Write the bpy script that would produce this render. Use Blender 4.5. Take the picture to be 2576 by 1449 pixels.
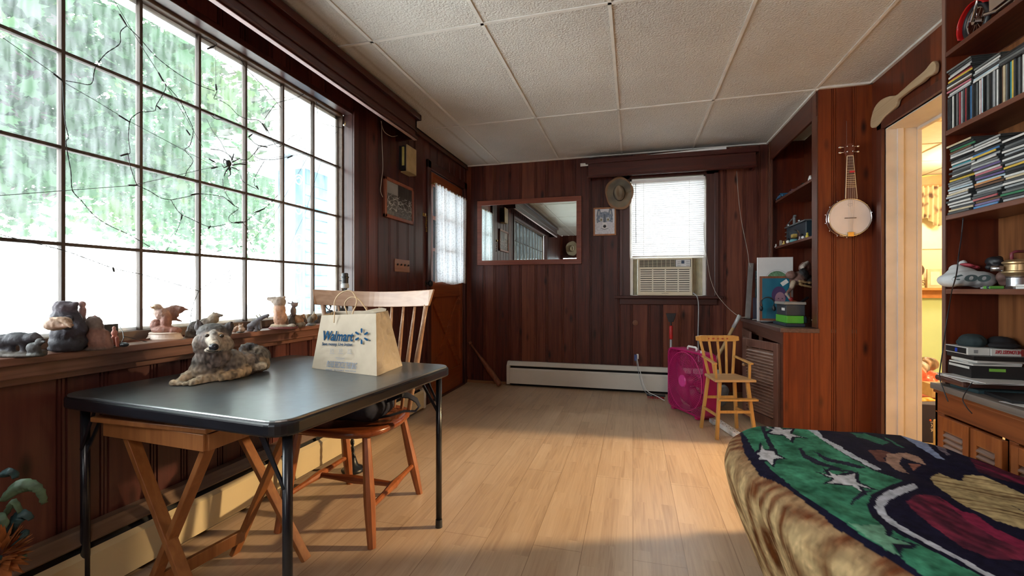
import bpy, bmesh, math, random
from mathutils import Vector, Matrix, Euler, noise as mnoise
random.seed(7)
SC = bpy.context.scene
for _o in list(bpy.data.objects): bpy.data.objects.remove(_o)
COL = SC.collection

# ------------------------------------------------------------- camera
YAW = math.atan(304/1128.); CAMH = 1.05
cd = bpy.data.cameras.new('camera'); cam = bpy.data.objects.new('camera', cd); COL.objects.link(cam)
cam.location = (0, 0, CAMH); cam.rotation_euler = (math.pi/2, 0, YAW)
cd.sensor_width = 36; cd.lens = 1128/2576*36; cd.shift_y = 4.5/2576; cd.clip_start = .02; cd.clip_end = 200
SC.camera = cam
# ------------------------------------------------------------- world, daylight, exposure
wd = bpy.data.worlds.new('world'); SC.world = wd; wd.use_nodes = True
bg = wd.node_tree.nodes['Background']; bg.inputs[0].default_value = (.93, .97, 1, 1); bg.inputs[1].default_value = 9.5
def lamp(name, kind, loc, energy, color, size=.2, size_y=None, rot=None):
    l = bpy.data.lights.new(name, kind); l.energy = energy; l.color = color
    if kind == 'AREA':
        l.size = size
        if size_y: l.shape = 'RECTANGLE'; l.size_y = size_y
    elif kind != 'SUN': l.shadow_soft_size = size
    o = bpy.data.objects.new(name, l); COL.objects.link(o); o.location = loc
    if rot: o.rotation_euler = rot
    return o
# daylight entering the three windows (set in the openings)
portals = []
def portal(name, loc, sx, sy, rot):
    o = lamp(name, 'AREA', loc, 1, (1, 1, 1), sx, sy, rot); o.data.cycles.is_portal = True
portal('portal_left', (-2.02, 1.23, 1.55), 1.36, 2.8, (0, -math.pi/2, 0))
lamp('kitchen_ceiling_light', 'POINT', (4.2, 3.56, 2.3), 120, (1, .70, .38), .06)
ks = lamp('added_doorway_spot', 'SPOT', (4.2, 3.56, 2.32), 850, (1, .72, .40), .10)  # added spot with no fixture of its own, boosts the light through the doorway
ks.data.spot_size = math.radians(37); ks.data.spot_blend = .8; ks.rotation_euler = (Vector((.2, 2.2, 0))-Vector((4.2, 3.56, 2.32))).to_track_quat('-Z', 'Y').to_euler()
lamp('kitchen_far_light', 'POINT', (3.3, 5.4, 2.2), 30, (1, .90, .70), .15)
lamp('hall_light', 'POINT', (.6, -1.1, 2.2), 28, (1, .92, .86), .2)
vs = SC.view_settings
vs.view_transform = 'Standard'; vs.look = 'None'; vs.gamma = 1; vs.use_curve_mapping = False; vs.exposure = 0.85

# ------------------------------------------------------------- pixel helpers (photo frame 2576 x 1449)
FW = Vector((-math.sin(YAW), math.cos(YAW), 0)); RT = Vector((math.cos(YAW), math.sin(YAW), 0)); UP = Vector((0, 0, 1))
CP = Vector((0, 0, CAMH)); FL = 1128.; CX = 1288.; CY = 729.
def ray(u, v): return FW + RT*((u-CX)/FL) + UP*((CY-v)/FL)
def ax(u, v, x): d = ray(u, v); return CP + d*(x/d.x)
def ay(u, v, y): d = ray(u, v); return CP + d*(y/d.y)
def az(u, v, z): d = ray(u, v); return CP + d*((z-CAMH)/d.z)
def ad(u, v, D): return CP + ray(u, v)*D
def proj(p):
    q = Vector(p)-CP; w = q.dot(FW)
    return CX+FL*q.dot(RT)/w, CY-FL*q.z/w

# ------------------------------------------------------------- materials
MATS = {}
def nd(nt, t, **kw):
    n = nt.nodes.new(t)
    for k, v in kw.items(): setattr(n, k, v)
    return n
def base(name, rough=.5, metal=0, spec=None):
    m = bpy.data.materials.new(name); m.use_nodes = True; nt = m.node_tree
    b = nt.nodes['Principled BSDF']; b.inputs['Roughness'].default_value = rough; b.inputs['Metallic'].default_value = metal
    if spec is not None: b.inputs['Specular IOR Level'].default_value = spec
    return m, nt, b
def ramp(nt, stops, interp='LINEAR'):
    r = nd(nt, 'ShaderNodeValToRGB'); cr = r.color_ramp; cr.interpolation = interp
    while len(cr.elements) < len(stops): cr.elements.new(.5)
    for e, (p, c) in zip(cr.elements, stops): e.position = p; e.color = (c[0], c[1], c[2], 1)
    return r
def pm(name, c, rough=.5, metal=0, var=.12, scale=18, bump=0, emit=0, spec=None, trans=0):
    """plain material with a little procedural variation"""
    if name in MATS: return MATS[name]
    m, nt, b = base(name, rough, metal, spec); L = nt.links
    tc = nd(nt, 'ShaderNodeTexCoord'); n = nd(nt, 'ShaderNodeTexNoise'); n.inputs['Scale'].default_value = scale; n.inputs['Detail'].default_value = 3
    L.new(tc.outputs['Object'], n.inputs['Vector'])
    lo = [x*(1-var) for x in c]; hi = [min(1, x*(1+var)) for x in c]
    r = ramp(nt, [(.3, lo), (.7, hi)]); L.new(n.outputs[0], r.inputs[0]); L.new(r.outputs[0], b.inputs['Base Color'])
    if bump:
        bp = nd(nt, 'ShaderNodeBump'); bp.inputs['Strength'].default_value = bump; bp.inputs['Distance'].default_value = .004
        L.new(n.outputs[0], bp.inputs['Height']); L.new(bp.outputs[0], b.inputs['Normal'])
    if emit: L.new(r.outputs[0], b.inputs['Emission Color']); b.inputs['Emission Strength'].default_value = emit
    if trans: b.inputs['Transmission Weight'].default_value = trans
    MATS[name] = m; return m
def wood(name, c1, c2, axis='z', rough=.35, scale=1.0, coord='Object', bump=.05, c3=None):
    if name in MATS: return MATS[name]
    m, nt, b = base(name, rough); L = nt.links
    tc = nd(nt, 'ShaderNodeTexCoord'); mp = nd(nt, 'ShaderNodeMapping')
    s = {'x': (1.2, 22, 22), 'y': (22, 1.2, 22), 'z': (22, 22, 1.2)}[axis]
    mp.inputs['Scale'].default_value = [q*scale for q in s]
    L.new(tc.outputs[coord], mp.inputs[0])
    n = nd(nt, 'ShaderNodeTexNoise'); n.inputs['Scale'].default_value = 1.6; n.inputs['Detail'].default_value = 6; n.inputs['Distortion'].default_value = .9
    L.new(mp.outputs[0], n.inputs['Vector'])
    r = ramp(nt, [(.28, c1), (.72, c2)] + ([(.9, c3)] if c3 else [])); L.new(n.outputs[0], r.inputs[0]); L.new(r.outputs[0], b.inputs['Base Color'])
    bp = nd(nt, 'ShaderNodeBump'); bp.inputs['Strength'].default_value = bump; bp.inputs['Distance'].default_value = .003
    L.new(n.outputs[0], bp.inputs['Height']); L.new(bp.outputs[0], b.inputs['Normal'])
    MATS[name] = m; return m
def panelling(name, along, dark, mid, light, rough=.40):
    """knotty pine boards standing upright; along = 'x' or 'y', the direction the wall runs"""
    m, nt, b = base(name, rough, 0, .38); L = nt.links
    g = nd(nt, 'ShaderNodeNewGeometry'); sp = nd(nt, 'ShaderNodeSeparateXYZ'); L.new(g.outputs['Position'], sp.inputs[0])
    src = sp.outputs[0 if along == 'x' else 1]
    mu = nd(nt, 'ShaderNodeMath', operation='MULTIPLY'); mu.inputs[1].default_value = 1/.148; L.new(src, mu.inputs[0])
    fl = nd(nt, 'ShaderNodeMath', operation='FLOOR'); L.new(mu.outputs[0], fl.inputs[0])
    wn = nd(nt, 'ShaderNodeTexWhiteNoise', noise_dimensions='1D'); L.new(fl.outputs[0], wn.inputs['W'])
    # grain
    cb = nd(nt, 'ShaderNodeCombineXYZ'); L.new(src, cb.inputs[0]); L.new(fl.outputs[0], cb.inputs[1]); L.new(sp.outputs[2], cb.inputs[2])
    mp = nd(nt, 'ShaderNodeMapping'); mp.inputs['Scale'].default_value = (26, 3.1, 1.5); L.new(cb.outputs[0], mp.inputs[0])
    n = nd(nt, 'ShaderNodeTexNoise'); n.inputs['Scale'].default_value = 1.5; n.inputs['Detail'].default_value = 5; n.inputs['Distortion'].default_value = .8; L.new(mp.outputs[0], n.inputs[0])
    ad_ = nd(nt, 'ShaderNodeMath', operation='MULTIPLY_ADD'); ad_.inputs[1].default_value = .42; L.new(wn.outputs[0], ad_.inputs[0])
    sc_ = nd(nt, 'ShaderNodeMath', operation='MULTIPLY_ADD'); sc_.inputs[1].default_value = .72; sc_.inputs[2].default_value = -.07; L.new(n.outputs[0], sc_.inputs[0]); L.new(sc_.outputs[0], ad_.inputs[2])
    r = ramp(nt, [(.18, dark), (.48, mid), (.85, light)]); L.new(ad_.outputs[0], r.inputs[0])
    # knots
    mk = nd(nt, 'ShaderNodeMapping'); mk.inputs['Scale'].default_value = (7.5, 1.7, 2.6); L.new(cb.outputs[0], mk.inputs[0])
    vo = nd(nt, 'ShaderNodeTexVoronoi'); vo.inputs['Scale'].default_value = 1.0; L.new(mk.outputs[0], vo.inputs[0])
    kr = ramp(nt, [(.035, (1, 1, 1)), (.10, (.55, .55, .55)), (.17, (0, 0, 0))]); L.new(vo.outputs['Distance'], kr.inputs[0])
    mx = nd(nt, 'ShaderNodeMix', data_type='RGBA'); L.new(kr.outputs[0], mx.inputs[0]); L.new(r.outputs[0], mx.inputs[6]); mx.inputs[7].default_value = (dark[0]*.35, dark[1]*.35, dark[2]*.5, 1)
    L.new(mx.outputs[2], b.inputs['Base Color'])
    bp = nd(nt, 'ShaderNodeBump'); bp.inputs['Strength'].default_value = .05; bp.inputs['Distance'].default_value = .003; L.new(n.outputs[0], bp.inputs['Height']); L.new(bp.outputs[0], b.inputs['Normal'])
    MATS[name] = m; return m
def vcol(name='painted', rough=.6, bump=0, bscale=120, sheen=0):
    if name in MATS: return MATS[name]
    m, nt, b = base(name, rough); L = nt.links
    a = nd(nt, 'ShaderNodeVertexColor', layer_name='Col'); L.new(a.outputs[0], b.inputs['Base Color'])
    if bump:
        tc = nd(nt, 'ShaderNodeTexCoord'); n = nd(nt, 'ShaderNodeTexNoise'); n.inputs['Scale'].default_value = bscale; L.new(tc.outputs['Object'], n.inputs[0])
        bp = nd(nt, 'ShaderNodeBump'); bp.inputs['Strength'].default_value = bump; bp.inputs['Distance'].default_value = .004; L.new(n.outputs[0], bp.inputs['Height']); L.new(bp.outputs[0], b.inputs['Normal'])
    if sheen: b.inputs['Sheen Weight'].default_value = sheen
    MATS[name] = m; return m

# ------------------------------------------------------------- mesh builder
class MB:
    def __init__(s): s.v = []; s.f = []; s.mi = []; s.cur = 0
    def add(s, vs_, fs):
        o = len(s.v); s.v += [Vector(q) for q in vs_]
        for f in fs: s.f.append(tuple(i+o for i in f)); s.mi.append(s.cur)
        return s
    def box(s, a, b):
        x0, y0, z0 = [min(a[i], b[i]) for i in range(3)]; x1, y1, z1 = [max(a[i], b[i]) for i in range(3)]
        return s.add([(x0,y0,z0),(x1,y0,z0),(x1,y1,z0),(x0,y1,z0),(x0,y0,z1),(x1,y0,z1),(x1,y1,z1),(x0,y1,z1)],
                     [(0,3,2,1),(4,5,6,7),(0,1,5,4),(1,2,6,5),(2,3,7,6),(3,0,4,7)])
    def boxm(s, c, size, M_=None):
        hx, hy, hz = [q/2 for q in size]; vs_ = [Vector((sx*hx, sy*hy, sz*hz)) for sz in(-1,1) for sy in(-1,1) for sx in(-1,1)]
        if M_ is not None: vs_ = [M_ @ q for q in vs_]
        vs_ = [q+Vector(c) for q in vs_]
        return s.add(vs_, [(0,2,3,1),(4,5,7,6),(0,1,5,4),(1,3,7,5),(3,2,6,7),(2,0,4,6)])
    def bar(s, p, q, w, t=None, up=(0,0,1), w2=None, t2=None):
        """square bar from p to q, width w across, thickness t"""
        p = Vector(p); q = Vector(q); t = t or w; w2 = w2 or w; t2 = t2 or t
        d = (q-p).normalized(); u_ = Vector(up)
        if abs(d.dot(u_)) > .98: u_ = Vector((0, 1, 0))
        a = d.cross(u_).normalized(); b = a.cross(d).normalized()
        vs_ = [p+a*sx*w/2+b*sy*t/2 for sx, sy in((-1,-1),(1,-1),(1,1),(-1,1))]+[q+a*sx*w2/2+b*sy*t2/2 for sx, sy in((-1,-1),(1,-1),(1,1),(-1,1))]
        return s.add(vs_, [(0,3,2,1),(4,5,6,7),(0,1,5,4),(1,2,6,5),(2,3,7,6),(3,0,4,7)])
    def tube(s, pts, r, n=8, caps=True, flat=1):
        pts = [Vector(q) for q in pts]; N = len(pts); rs = r if isinstance(r, (list, tuple)) else [r]*N
        vs_ = []; prev = None
        for i, p in enumerate(pts):
            d = (pts[min(i+1, N-1)]-pts[max(i-1, 0)]).normalized()
            if prev is None: a = d.orthogonal().normalized()
            else:
                a = prev - d*prev.dot(d)
                a = a.normalized() if a.length > 1e-6 else d.orthogonal().normalized()
            prev = a; b = d.cross(a)
            for k in range(n):
                t = 2*math.pi*k/n; vs_.append(p+a*math.cos(t)*rs[i]+b*math.sin(t)*rs[i]*flat)
        fs = [(i*n+k, i*n+(k+1)%n, (i+1)*n+(k+1)%n, (i+1)*n+k) for i in range(N-1) for k in range(n)]
        if caps: fs += [tuple(range(n))[::-1], tuple((N-1)*n+k for k in range(n))]
        return s.add(vs_, fs)
    def ell(s, c, r, M_=None, seg=14, rings=9):
        if not isinstance(r, (tuple, list, Vector)): r = (r, r, r)
        vs_ = [Vector((0,0,-r[2]))]
        for i in range(1, rings):
            t = -math.pi/2+math.pi*i/rings
            for k in range(seg): p = 2*math.pi*k/seg; vs_.append(Vector((math.cos(t)*math.cos(p)*r[0], math.cos(t)*math.sin(p)*r[1], math.sin(t)*r[2])))
        vs_.append(Vector((0,0,r[2])))
        fs = [(0, 1+(k+1)%seg, 1+k) for k in range(seg)]
        for i in range(rings-2):
            for k in range(seg): a = 1+i*seg; fs.append((a+k, a+(k+1)%seg, a+seg+(k+1)%seg, a+seg+k))
        a = 1+(rings-2)*seg; fs += [(a+k, a+(k+1)%seg, len(vs_)-1) for k in range(seg)]
        if M_ is not None: vs_ = [M_ @ q for q in vs_]
        return s.add([q+Vector(c) for q in vs_], fs)
    def lathe(s, prof, c=(0,0,0), n=24, M_=None, sx=1, sy=1):
        vs_ = []; N = len(prof)
        for r, z in prof:
            for k in range(n): t = 2*math.pi*k/n; vs_.append(Vector((r*math.cos(t)*sx, r*math.sin(t)*sy, z)))
        fs = [(i*n+k, i*n+(k+1)%n, (i+1)*n+(k+1)%n, (i+1)*n+k) for i in range(N-1) for k in range(n)]
        fs += [tuple(range(n))[::-1], tuple((N-1)*n+k for k in range(n))]
        if M_ is not None: vs_ = [M_ @ q for q in vs_]
        return s.add([q+Vector(c) for q in vs_], fs)
    def prism(s, poly, d):
        """poly: list of 3d points, extruded by vector d"""
        n = len(poly); P_ = [Vector(q) for q in poly]; d = Vector(d)
        return s.add(P_+[q+d for q in P_], [tuple(range(n))[::-1], tuple(range(n, 2*n))]+[(k, (k+1)%n, n+(k+1)%n, n+k) for k in range(n)])
    def grid(s, fn, nu, nv, wrap=False):
        vs_ = [fn(i/nu, j/nv) for j in range(nv+1) for i in range(nu+1)]
        return s.add(vs_, [(j*(nu+1)+i, j*(nu+1)+i+1, (j+1)*(nu+1)+i+1, (j+1)*(nu+1)+i) for j in range(nv) for i in range(nu)])
    def build(s, name, mat, parent=None, smooth=False, bevel=0, local=False, seg=2, origin=None, solid=0, fixn=True, sub=0):
        vs_ = s.v
        if parent is not None:
            if not local: vs_ = [q-parent['_o'] for q in vs_] if False else [q-ORG.get(parent.name, Vector()) for q in vs_]
            org = Vector()
        else:
            if origin is None and not local:
                xs = [q.x for q in vs_]; ys = [q.y for q in vs_]; zs = [q.z for q in vs_]
                org = Vector(((min(xs)+max(xs))/2, (min(ys)+max(ys))/2, min(zs)))
            else: org = Vector(origin or (0,0,0))
            vs_ = [q-org for q in vs_]
        me = bpy.data.meshes.new(name); me.from_pydata([tuple(q) for q in vs_], [], s.f)
        for m_ in (mat if isinstance(mat, (list, tuple)) else [mat]): me.materials.append(m_)
        if isinstance(mat, (list, tuple)): me.polygons.foreach_set('material_index', s.mi)
        if fixn:
            bm = bmesh.new(); bm.from_mesh(me); bmesh.ops.recalc_face_normals(bm, faces=bm.faces); bm.to_mesh(me); bm.free()
        if smooth: me.polygons.foreach_set('use_smooth', [True]*len(me.polygons))
        me.update()
        o = bpy.data.objects.new(name, me); COL.objects.link(o); o.location = org
        if parent is None: ORG[o.name] = org.copy()
        else: ORG[o.name] = ORG.get(parent.name, Vector()); o.parent = parent
        if solid: md = o.modifiers.new('s', 'SOLIDIFY'); md.thickness = solid; md.offset = 0
        if bevel: md = o.modifiers.new('b', 'BEVEL'); md.width = bevel; md.segments = seg; md.limit_method = 'ANGLE'; md.angle_limit = .6
        if sub: md = o.modifiers.new('u', 'SUBSURF'); md.levels = sub; md.render_levels = sub
        return o
ORG = {}
def root(name, loc=(0,0,0), label=None, cat=None, group=None, rz=0):
    o = bpy.data.objects.new(name, None); COL.objects.link(o); o.location = loc; o.rotation_euler = (0,0,rz); o.empty_display_size = .05
    ORG[o.name] = Vector(loc)
    return tag(o, label, cat, group)
def tag(o, label=None, cat=None, group=None, kind=None):
    if label: o['label'] = label
    if cat: o['category'] = cat
    if group: o['group'] = group
    if kind: o['kind'] = kind
    return o
def st(o): o['kind'] = 'structure'; return o
def adopt(ch, par):
    ch.parent = par; ch.location = ch.location-par.location
    for k in ('label', 'category', 'group'):
        if k in ch: del ch[k]
    return ch
def setcol(o, fn):
    me = o.data; a = me.color_attributes.new('Col', 'FLOAT_COLOR', 'POINT'); org = ORG[o.name]
    out = []
    for v_ in me.vertices:
        c = fn(v_.co+org); out += [c[0], c[1], c[2], 1]
    a.data.foreach_set('color', out)
def inpoly(x, y, P_):
    c = False; n = len(P_); j = n-1
    for i in range(n):
        xi, yi = P_[i]; xj, yj = P_[j]
        if (yi > y) != (yj > y) and x < (xj-xi)*(y-yi)/(yj-yi)+xi: c = not c
        j = i
    return c
def nz(x, y=0, z=0, s=1): return mnoise.noise(Vector((x*s, y*s, z*s)))
def lerp(a, b, t): return tuple(a[i]+(b[i]-a[i])*t for i in range(len(a)))

def blob(name, prims, parent=None, furry=0, voxel=.004, smooth=3, disp=0, dscale=60, mat=None, flat_base=None, smat=None, stretch=(1,1,1)):
    """sculpted figure: prims = ('s', p, r, col[, M]) ellipsoids and ('c', p, q, r0, r1, col) tapered limbs, fused into one skin and coloured"""
    mb = MB(); cols = []
    for p in prims:
        if p[0] == 's':
            mb.ell(p[1], p[2], p[4] if len(p) > 4 else None, 12, 8)
            r_ = p[2] if isinstance(p[2], (tuple, list)) else (p[2],)*3
            cols.append((Vector(p[1]), None, r_, None, p[3], p[4].inverted() if len(p) > 4 and p[4] is not None else None))
        else:
            a, b_, r0, r1 = Vector(p[1]), Vector(p[2]), p[3], p[4]
            n = 5; mb.tube([a.lerp(b_, i/n) for i in range(n+1)], [r0+(r1-r0)*i/n for i in range(n+1)], 10)
            mb.ell(a, r0, None, 10, 6); mb.ell(b_, r1, None, 10, 6)
            cols.append((a, b_, r0, r1, p[5], None))
    tmp = mb.build('tmp', vcol(), None, local=True)
    md = tmp.modifiers.new('r', 'REMESH'); md.mode = 'VOXEL'; md.voxel_size = voxel
    md = tmp.modifiers.new('s', 'SMOOTH'); md.factor = .6; md.iterations = smooth
    dg = bpy.context.evaluated_depsgraph_get(); dg.update()
    me = bpy.data.meshes.new_from_object(tmp.evaluated_get(dg)); bpy.data.objects.remove(tmp)
    org = Vector() if parent is None else ORG[parent.name]
    cs = [v_.co.copy() for v_ in me.vertices]; ns = [v_.normal.copy() for v_ in me.vertices]
    if parent is None:
        org = Vector((sum(q.x for q in cs)/len(cs), sum(q.y for q in cs)/len(cs), flat_base if flat_base is not None else min(q.z for q in cs)))
    out = []
    for i, q in enumerate(cs):
        best = []; 
        for (a, b_, r0, r1, c, inv) in cols:
            if b_ is None:
                w = q-a
                if inv is not None: w = inv @ w
                d = math.sqrt((w.x/r0[0])**2+(w.y/r0[1])**2+(w.z/r0[2])**2); dd = (d-1)*min(r0)
            else:
                ab = b_-a; t = max(0, min(1, (q-a).dot(ab)/max(1e-9, ab.length_squared))); dd = (q-(a+ab*t)).length-(r0+(r1-r0)*t)
            best.append((dd, c))
        best.sort(key=lambda e: e[0]); k = best[0]; c = k[1]
        if len(best) > 1:
            g = best[1][0]-k[0]; t = max(0, .5-g/(voxel*3)); c = lerp(k[1], best[1][1], t)
        s_ = max(.3, 1+(.35+.5*furry)*nz(q.x, q.y, q.z*.5, dscale*.7)+(.25+.5*furry)*nz(q.x+5, q.y, q.z*.6, dscale*2.0))
        out += [c[0]*s_, c[1]*s_, c[2]*s_, 1]
        if disp:
            dv = (.45-abs(mnoise.noise(Vector((q.x*dscale, q.y*dscale, q.z*dscale*.45))))*2.2 if furry else mnoise.noise(Vector((q.x*dscale, q.y*dscale, q.z*dscale*.6))))+.5*mnoise.noise(Vector((q.x*dscale*2.3, q.y*dscale*2.3, q.z*dscale*1.3)))
            q = q+ns[i]*dv*disp
        if flat_base is not None and q.z < flat_base: q = Vector((q.x, q.y, flat_base))
        me.vertices[i].co = q-org
    a = me.color_attributes.new('Col', 'FLOAT_COLOR', 'POINT'); a.data.foreach_set('color', out)
    me.materials.clear(); me.materials.append(mat or vcol()); me.polygons.foreach_set('use_smooth', [True]*len(me.polygons)); me.name = name
    o = bpy.data.objects.new(name, me); COL.objects.link(o)
    if parent is None: o.location = org; ORG[o.name] = org
    else: o.parent = parent; ORG[o.name] = org
    return o
def text_mesh(name, txt, mat, org, xdir, ydir, width, parent=None, depth=.0006, bold=.0, height=None):
    """lettering: lower left corner at org, running along xdir, standing along ydir, scaled to width"""
    cu = bpy.data.curves.new('t', 'FONT'); cu.body = txt; cu.size = 1; cu.extrude = .01; cu.offset = bold
    t = bpy.data.objects.new('t', cu); COL.objects.link(t)
    dg = bpy.context.evaluated_depsgraph_get(); dg.update()
    me = bpy.data.meshes.new_from_object(t.evaluated_get(dg)); bpy.data.objects.remove(t)
    xs = [v_.co.x for v_ in me.vertices]; ys = [v_.co.y for v_ in me.vertices]; x0, x1 = min(xs), max(xs); y0, y1 = min(ys), max(ys)
    sx = width/(x1-x0); sy = (height/(y1-y0)) if height else sx
    X = Vector(xdir).normalized(); Y = Vector(ydir).normalized(); Z = X.cross(Y).normalized(); org = Vector(org)
    po = ORG[parent.name] if parent else org
    for v_ in me.vertices: v_.co = org+X*(v_.co.x-x0)*sx+Y*(v_.co.y-y0)*sy+Z*(v_.co.z*depth/.01)-po
    me.materials.clear(); me.materials.append(mat); me.name = name
    o = bpy.data.objects.new(name, me); COL.objects.link(o)
    if parent: o.parent = parent
    else: o.location = po
    ORG[o.name] = po
    return o
# ============================================================= SETTING
XL, YB, XR, H, YE = -1.83, 4.8, 1.57, 2.46, -2.1
DK, MD, LT = (.028, .006, .0045), (.095, .022, .014), (.20, .062, .032)
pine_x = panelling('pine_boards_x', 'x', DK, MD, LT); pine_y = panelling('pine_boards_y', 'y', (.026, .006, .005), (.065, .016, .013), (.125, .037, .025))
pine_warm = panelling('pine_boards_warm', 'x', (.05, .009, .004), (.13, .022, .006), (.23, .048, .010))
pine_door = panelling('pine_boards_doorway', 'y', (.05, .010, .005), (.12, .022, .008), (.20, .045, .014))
trim_wood = wood('trim_wood', (.028, .006, .005), (.060, .014, .009), 'y', .35); trim_wood_x = wood('trim_wood_x', (.030, .006, .005), (.065, .014, .008), 'x', .35)
trim_wood_z = wood('trim_wood_z', (.030, .008, .007), (.075, .022, .016), 'z', .33)
white_paint = pm('white_paint', (.72, .70, .66), .5, var=.05)

def profile(s0, s1, w=.148, seed=1, extra=()):
    """cross-section of tongue-and-groove boards with beaded joints: list of (s, depth)"""
    rnd = random.Random(seed); out = []; s = math.ceil(s0/w)*w; js = []
    while s < s1-.02:
        if s > s0+.03: js.append(s+(.012 if int(round(s/w)) % 2 else -.012))
        s += w
    out.append((s0, 0))
    for j in js:
        out += [(j-.016, 0), (j-.014, -.006), (j-.011, -.006), (j-.009, -.001), (j-.002, -.001), (j, -.007), (j+.002, -.001), (j+.009, -.001), (j+.011, -.006), (j+.014, -.006), (j+.016, 0)]
    out.append((s1, 0)); return out
def panel_wall(name, frm, axis, nrm, s0, s1, z0, z1, mat, holes=(), seed=1, prof=True):
    """axis 'x': wall in plane y=frm running along x; nrm +1/-1 the side the boards face"""
    pr = profile(s0, s1, seed=seed) if prof else [(s0, 0), (s1, 0)]
    cuts = sorted({h for q in holes for h in q[:2] if s0 < h < s1})
    pts = []
    for (a, da), (b, db) in zip(pr, pr[1:]):
        pts.append((a, da))
        for c in cuts:
            if a < c < b: pts.append((c, da+(db-da)*(c-a)/(b-a)))
    pts.append(pr[-1]); mb = MB()
    for (a, da), (b, db) in zip(pts, pts[1:]):
        mid = (a+b)/2; zs = [(z0, z1)]
        for (h0, h1, ha, hb) in holes:
            if h0 < mid < h1:
                nz_ = []
                for (p, q) in zs:
                    if ha > p: nz_.append((p, min(ha, q)))
                    if hb < q: nz_.append((max(hb, p), q))
                zs = nz_
        for (p, q) in zs:
            if axis == 'x': V = [(a, frm+nrm*da, p), (b, frm+nrm*db, p), (b, frm+nrm*db, q), (a, frm+nrm*da, q)]
            else: V = [(frm+nrm*da, a, p), (frm+nrm*db, b, p), (frm+nrm*db, b, q), (frm+nrm*da, a, q)]
            mb.add(V, [(0,1,2,3)])
    return st(mb.build(name, mat, fixn=False))
WIN = (-.18, 2.645, .86, 2.235); DOOR = (3.84, 4.69, 0, 2.17); BWIN = (-.03, .70, .99, 2.19); EWIN = (-1.75, -.75, .95, 1.87)
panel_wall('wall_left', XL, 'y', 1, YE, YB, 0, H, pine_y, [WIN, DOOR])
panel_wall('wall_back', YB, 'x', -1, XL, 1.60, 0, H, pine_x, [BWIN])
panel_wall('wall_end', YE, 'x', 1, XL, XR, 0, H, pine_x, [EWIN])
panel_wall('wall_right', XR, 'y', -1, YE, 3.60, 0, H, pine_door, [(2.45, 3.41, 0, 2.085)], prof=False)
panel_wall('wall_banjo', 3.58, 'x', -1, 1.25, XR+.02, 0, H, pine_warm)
# floor
def floor_mat():
    m, nt, b = base('laminate', .30); L = nt.links
    g = nd(nt, 'ShaderNodeNewGeometry'); mp = nd(nt, 'ShaderNodeMapping'); mp.inputs['Rotation'].default_value = (0, 0, math.pi/2); L.new(g.outputs['Position'], mp.inputs[0])
    br = nd(nt, 'ShaderNodeTexBrick'); br.offset = .37; br.offset_frequency = 2
    br.inputs['Scale'].default_value = 1; br.inputs['Brick Width'].default_value = .43; br.inputs['Row Height'].default_value = .066; br.inputs['Mortar Size'].default_value = .0008
    br.inputs['Color1'].default_value = (.0, .0, .0, 1); br.inputs['Color2'].default_value = (1, 1, 1, 1); br.inputs['Mortar'].default_value = (.3, .3, .3, 1); br.inputs['Bias'].default_value = 0
    L.new(mp.outputs[0], br.inputs[0])
    m2 = nd(nt, 'ShaderNodeMapping'); m2.inputs['Scale'].default_value = (30, 1.6, 1); L.new(g.outputs['Position'], m2.inputs[0])
    ad_ = nd(nt, 'ShaderNodeVectorMath', operation='ADD'); L.new(m2.outputs[0], ad_.inputs[0]); sc = nd(nt, 'ShaderNodeVectorMath', operation='SCALE'); sc.inputs['Scale'].default_value = 9; L.new(br.outputs[0], sc.inputs[0]); L.new(sc.outputs[0], ad_.inputs[1])
    n = nd(nt, 'ShaderNodeTexNoise'); n.inputs['Scale'].default_value = 1.3; n.inputs['Detail'].default_value = 5; n.inputs['Distortion'].default_value = 1.6; L.new(ad_.outputs[0], n.inputs[0])
    r = ramp(nt, [(.25, (.36, .235, .145)), (.5, (.50, .35, .225)), (.8, (.60, .445, .30))])
    mm = nd(nt, 'ShaderNodeMath', operation='MULTIPLY_ADD'); mm.inputs[1].default_value = .20; L.new(br.outputs[0], mm.inputs[0])
    m3 = nd(nt, 'ShaderNodeMath', operation='MULTIPLY_ADD'); m3.inputs[1].default_value = .75; m3.inputs[2].default_value = .05; L.new(n.outputs[0], m3.inputs[0]); L.new(m3.outputs[0], mm.inputs[2])
    L.new(mm.outputs[0], r.inputs[0])
    # faint seams between planks three strips wide
    b2 = nd(nt, 'ShaderNodeTexBrick'); b2.offset = .41; b2.inputs['Scale'].default_value = 1; b2.inputs['Brick Width'].default_value = 1.28; b2.inputs['Row Height'].default_value = .198; b2.inputs['Mortar Size'].default_value = .0013
    b2.inputs['Color1'].default_value = (1,1,1,1); b2.inputs['Color2'].default_value = (1,1,1,1); b2.inputs['Mortar'].default_value = (.55,.5,.45,1); L.new(mp.outputs[0], b2.inputs[0])
    mx = nd(nt, 'ShaderNodeMix', data_type='RGBA', blend_type='MULTIPLY'); mx.inputs[0].default_value = 1; L.new(r.outputs[0], mx.inputs[6]); L.new(b2.outputs[0], mx.inputs[7]); L.new(mx.outputs[2], b.inputs['Base Color'])
    rr = nd(nt, 'ShaderNodeMath', operation='MULTIPLY_ADD'); rr.inputs[1].default_value = .16; rr.inputs[2].default_value = .27; L.new(n.outputs[0], rr.inputs[0]); L.new(rr.outputs[0], b.inputs['Roughness'])
    return m
st(MB().box((XL-.02, YE, -.05), (XR+.12, YB+.02, 0)).build('floor', floor_mat()))
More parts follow.
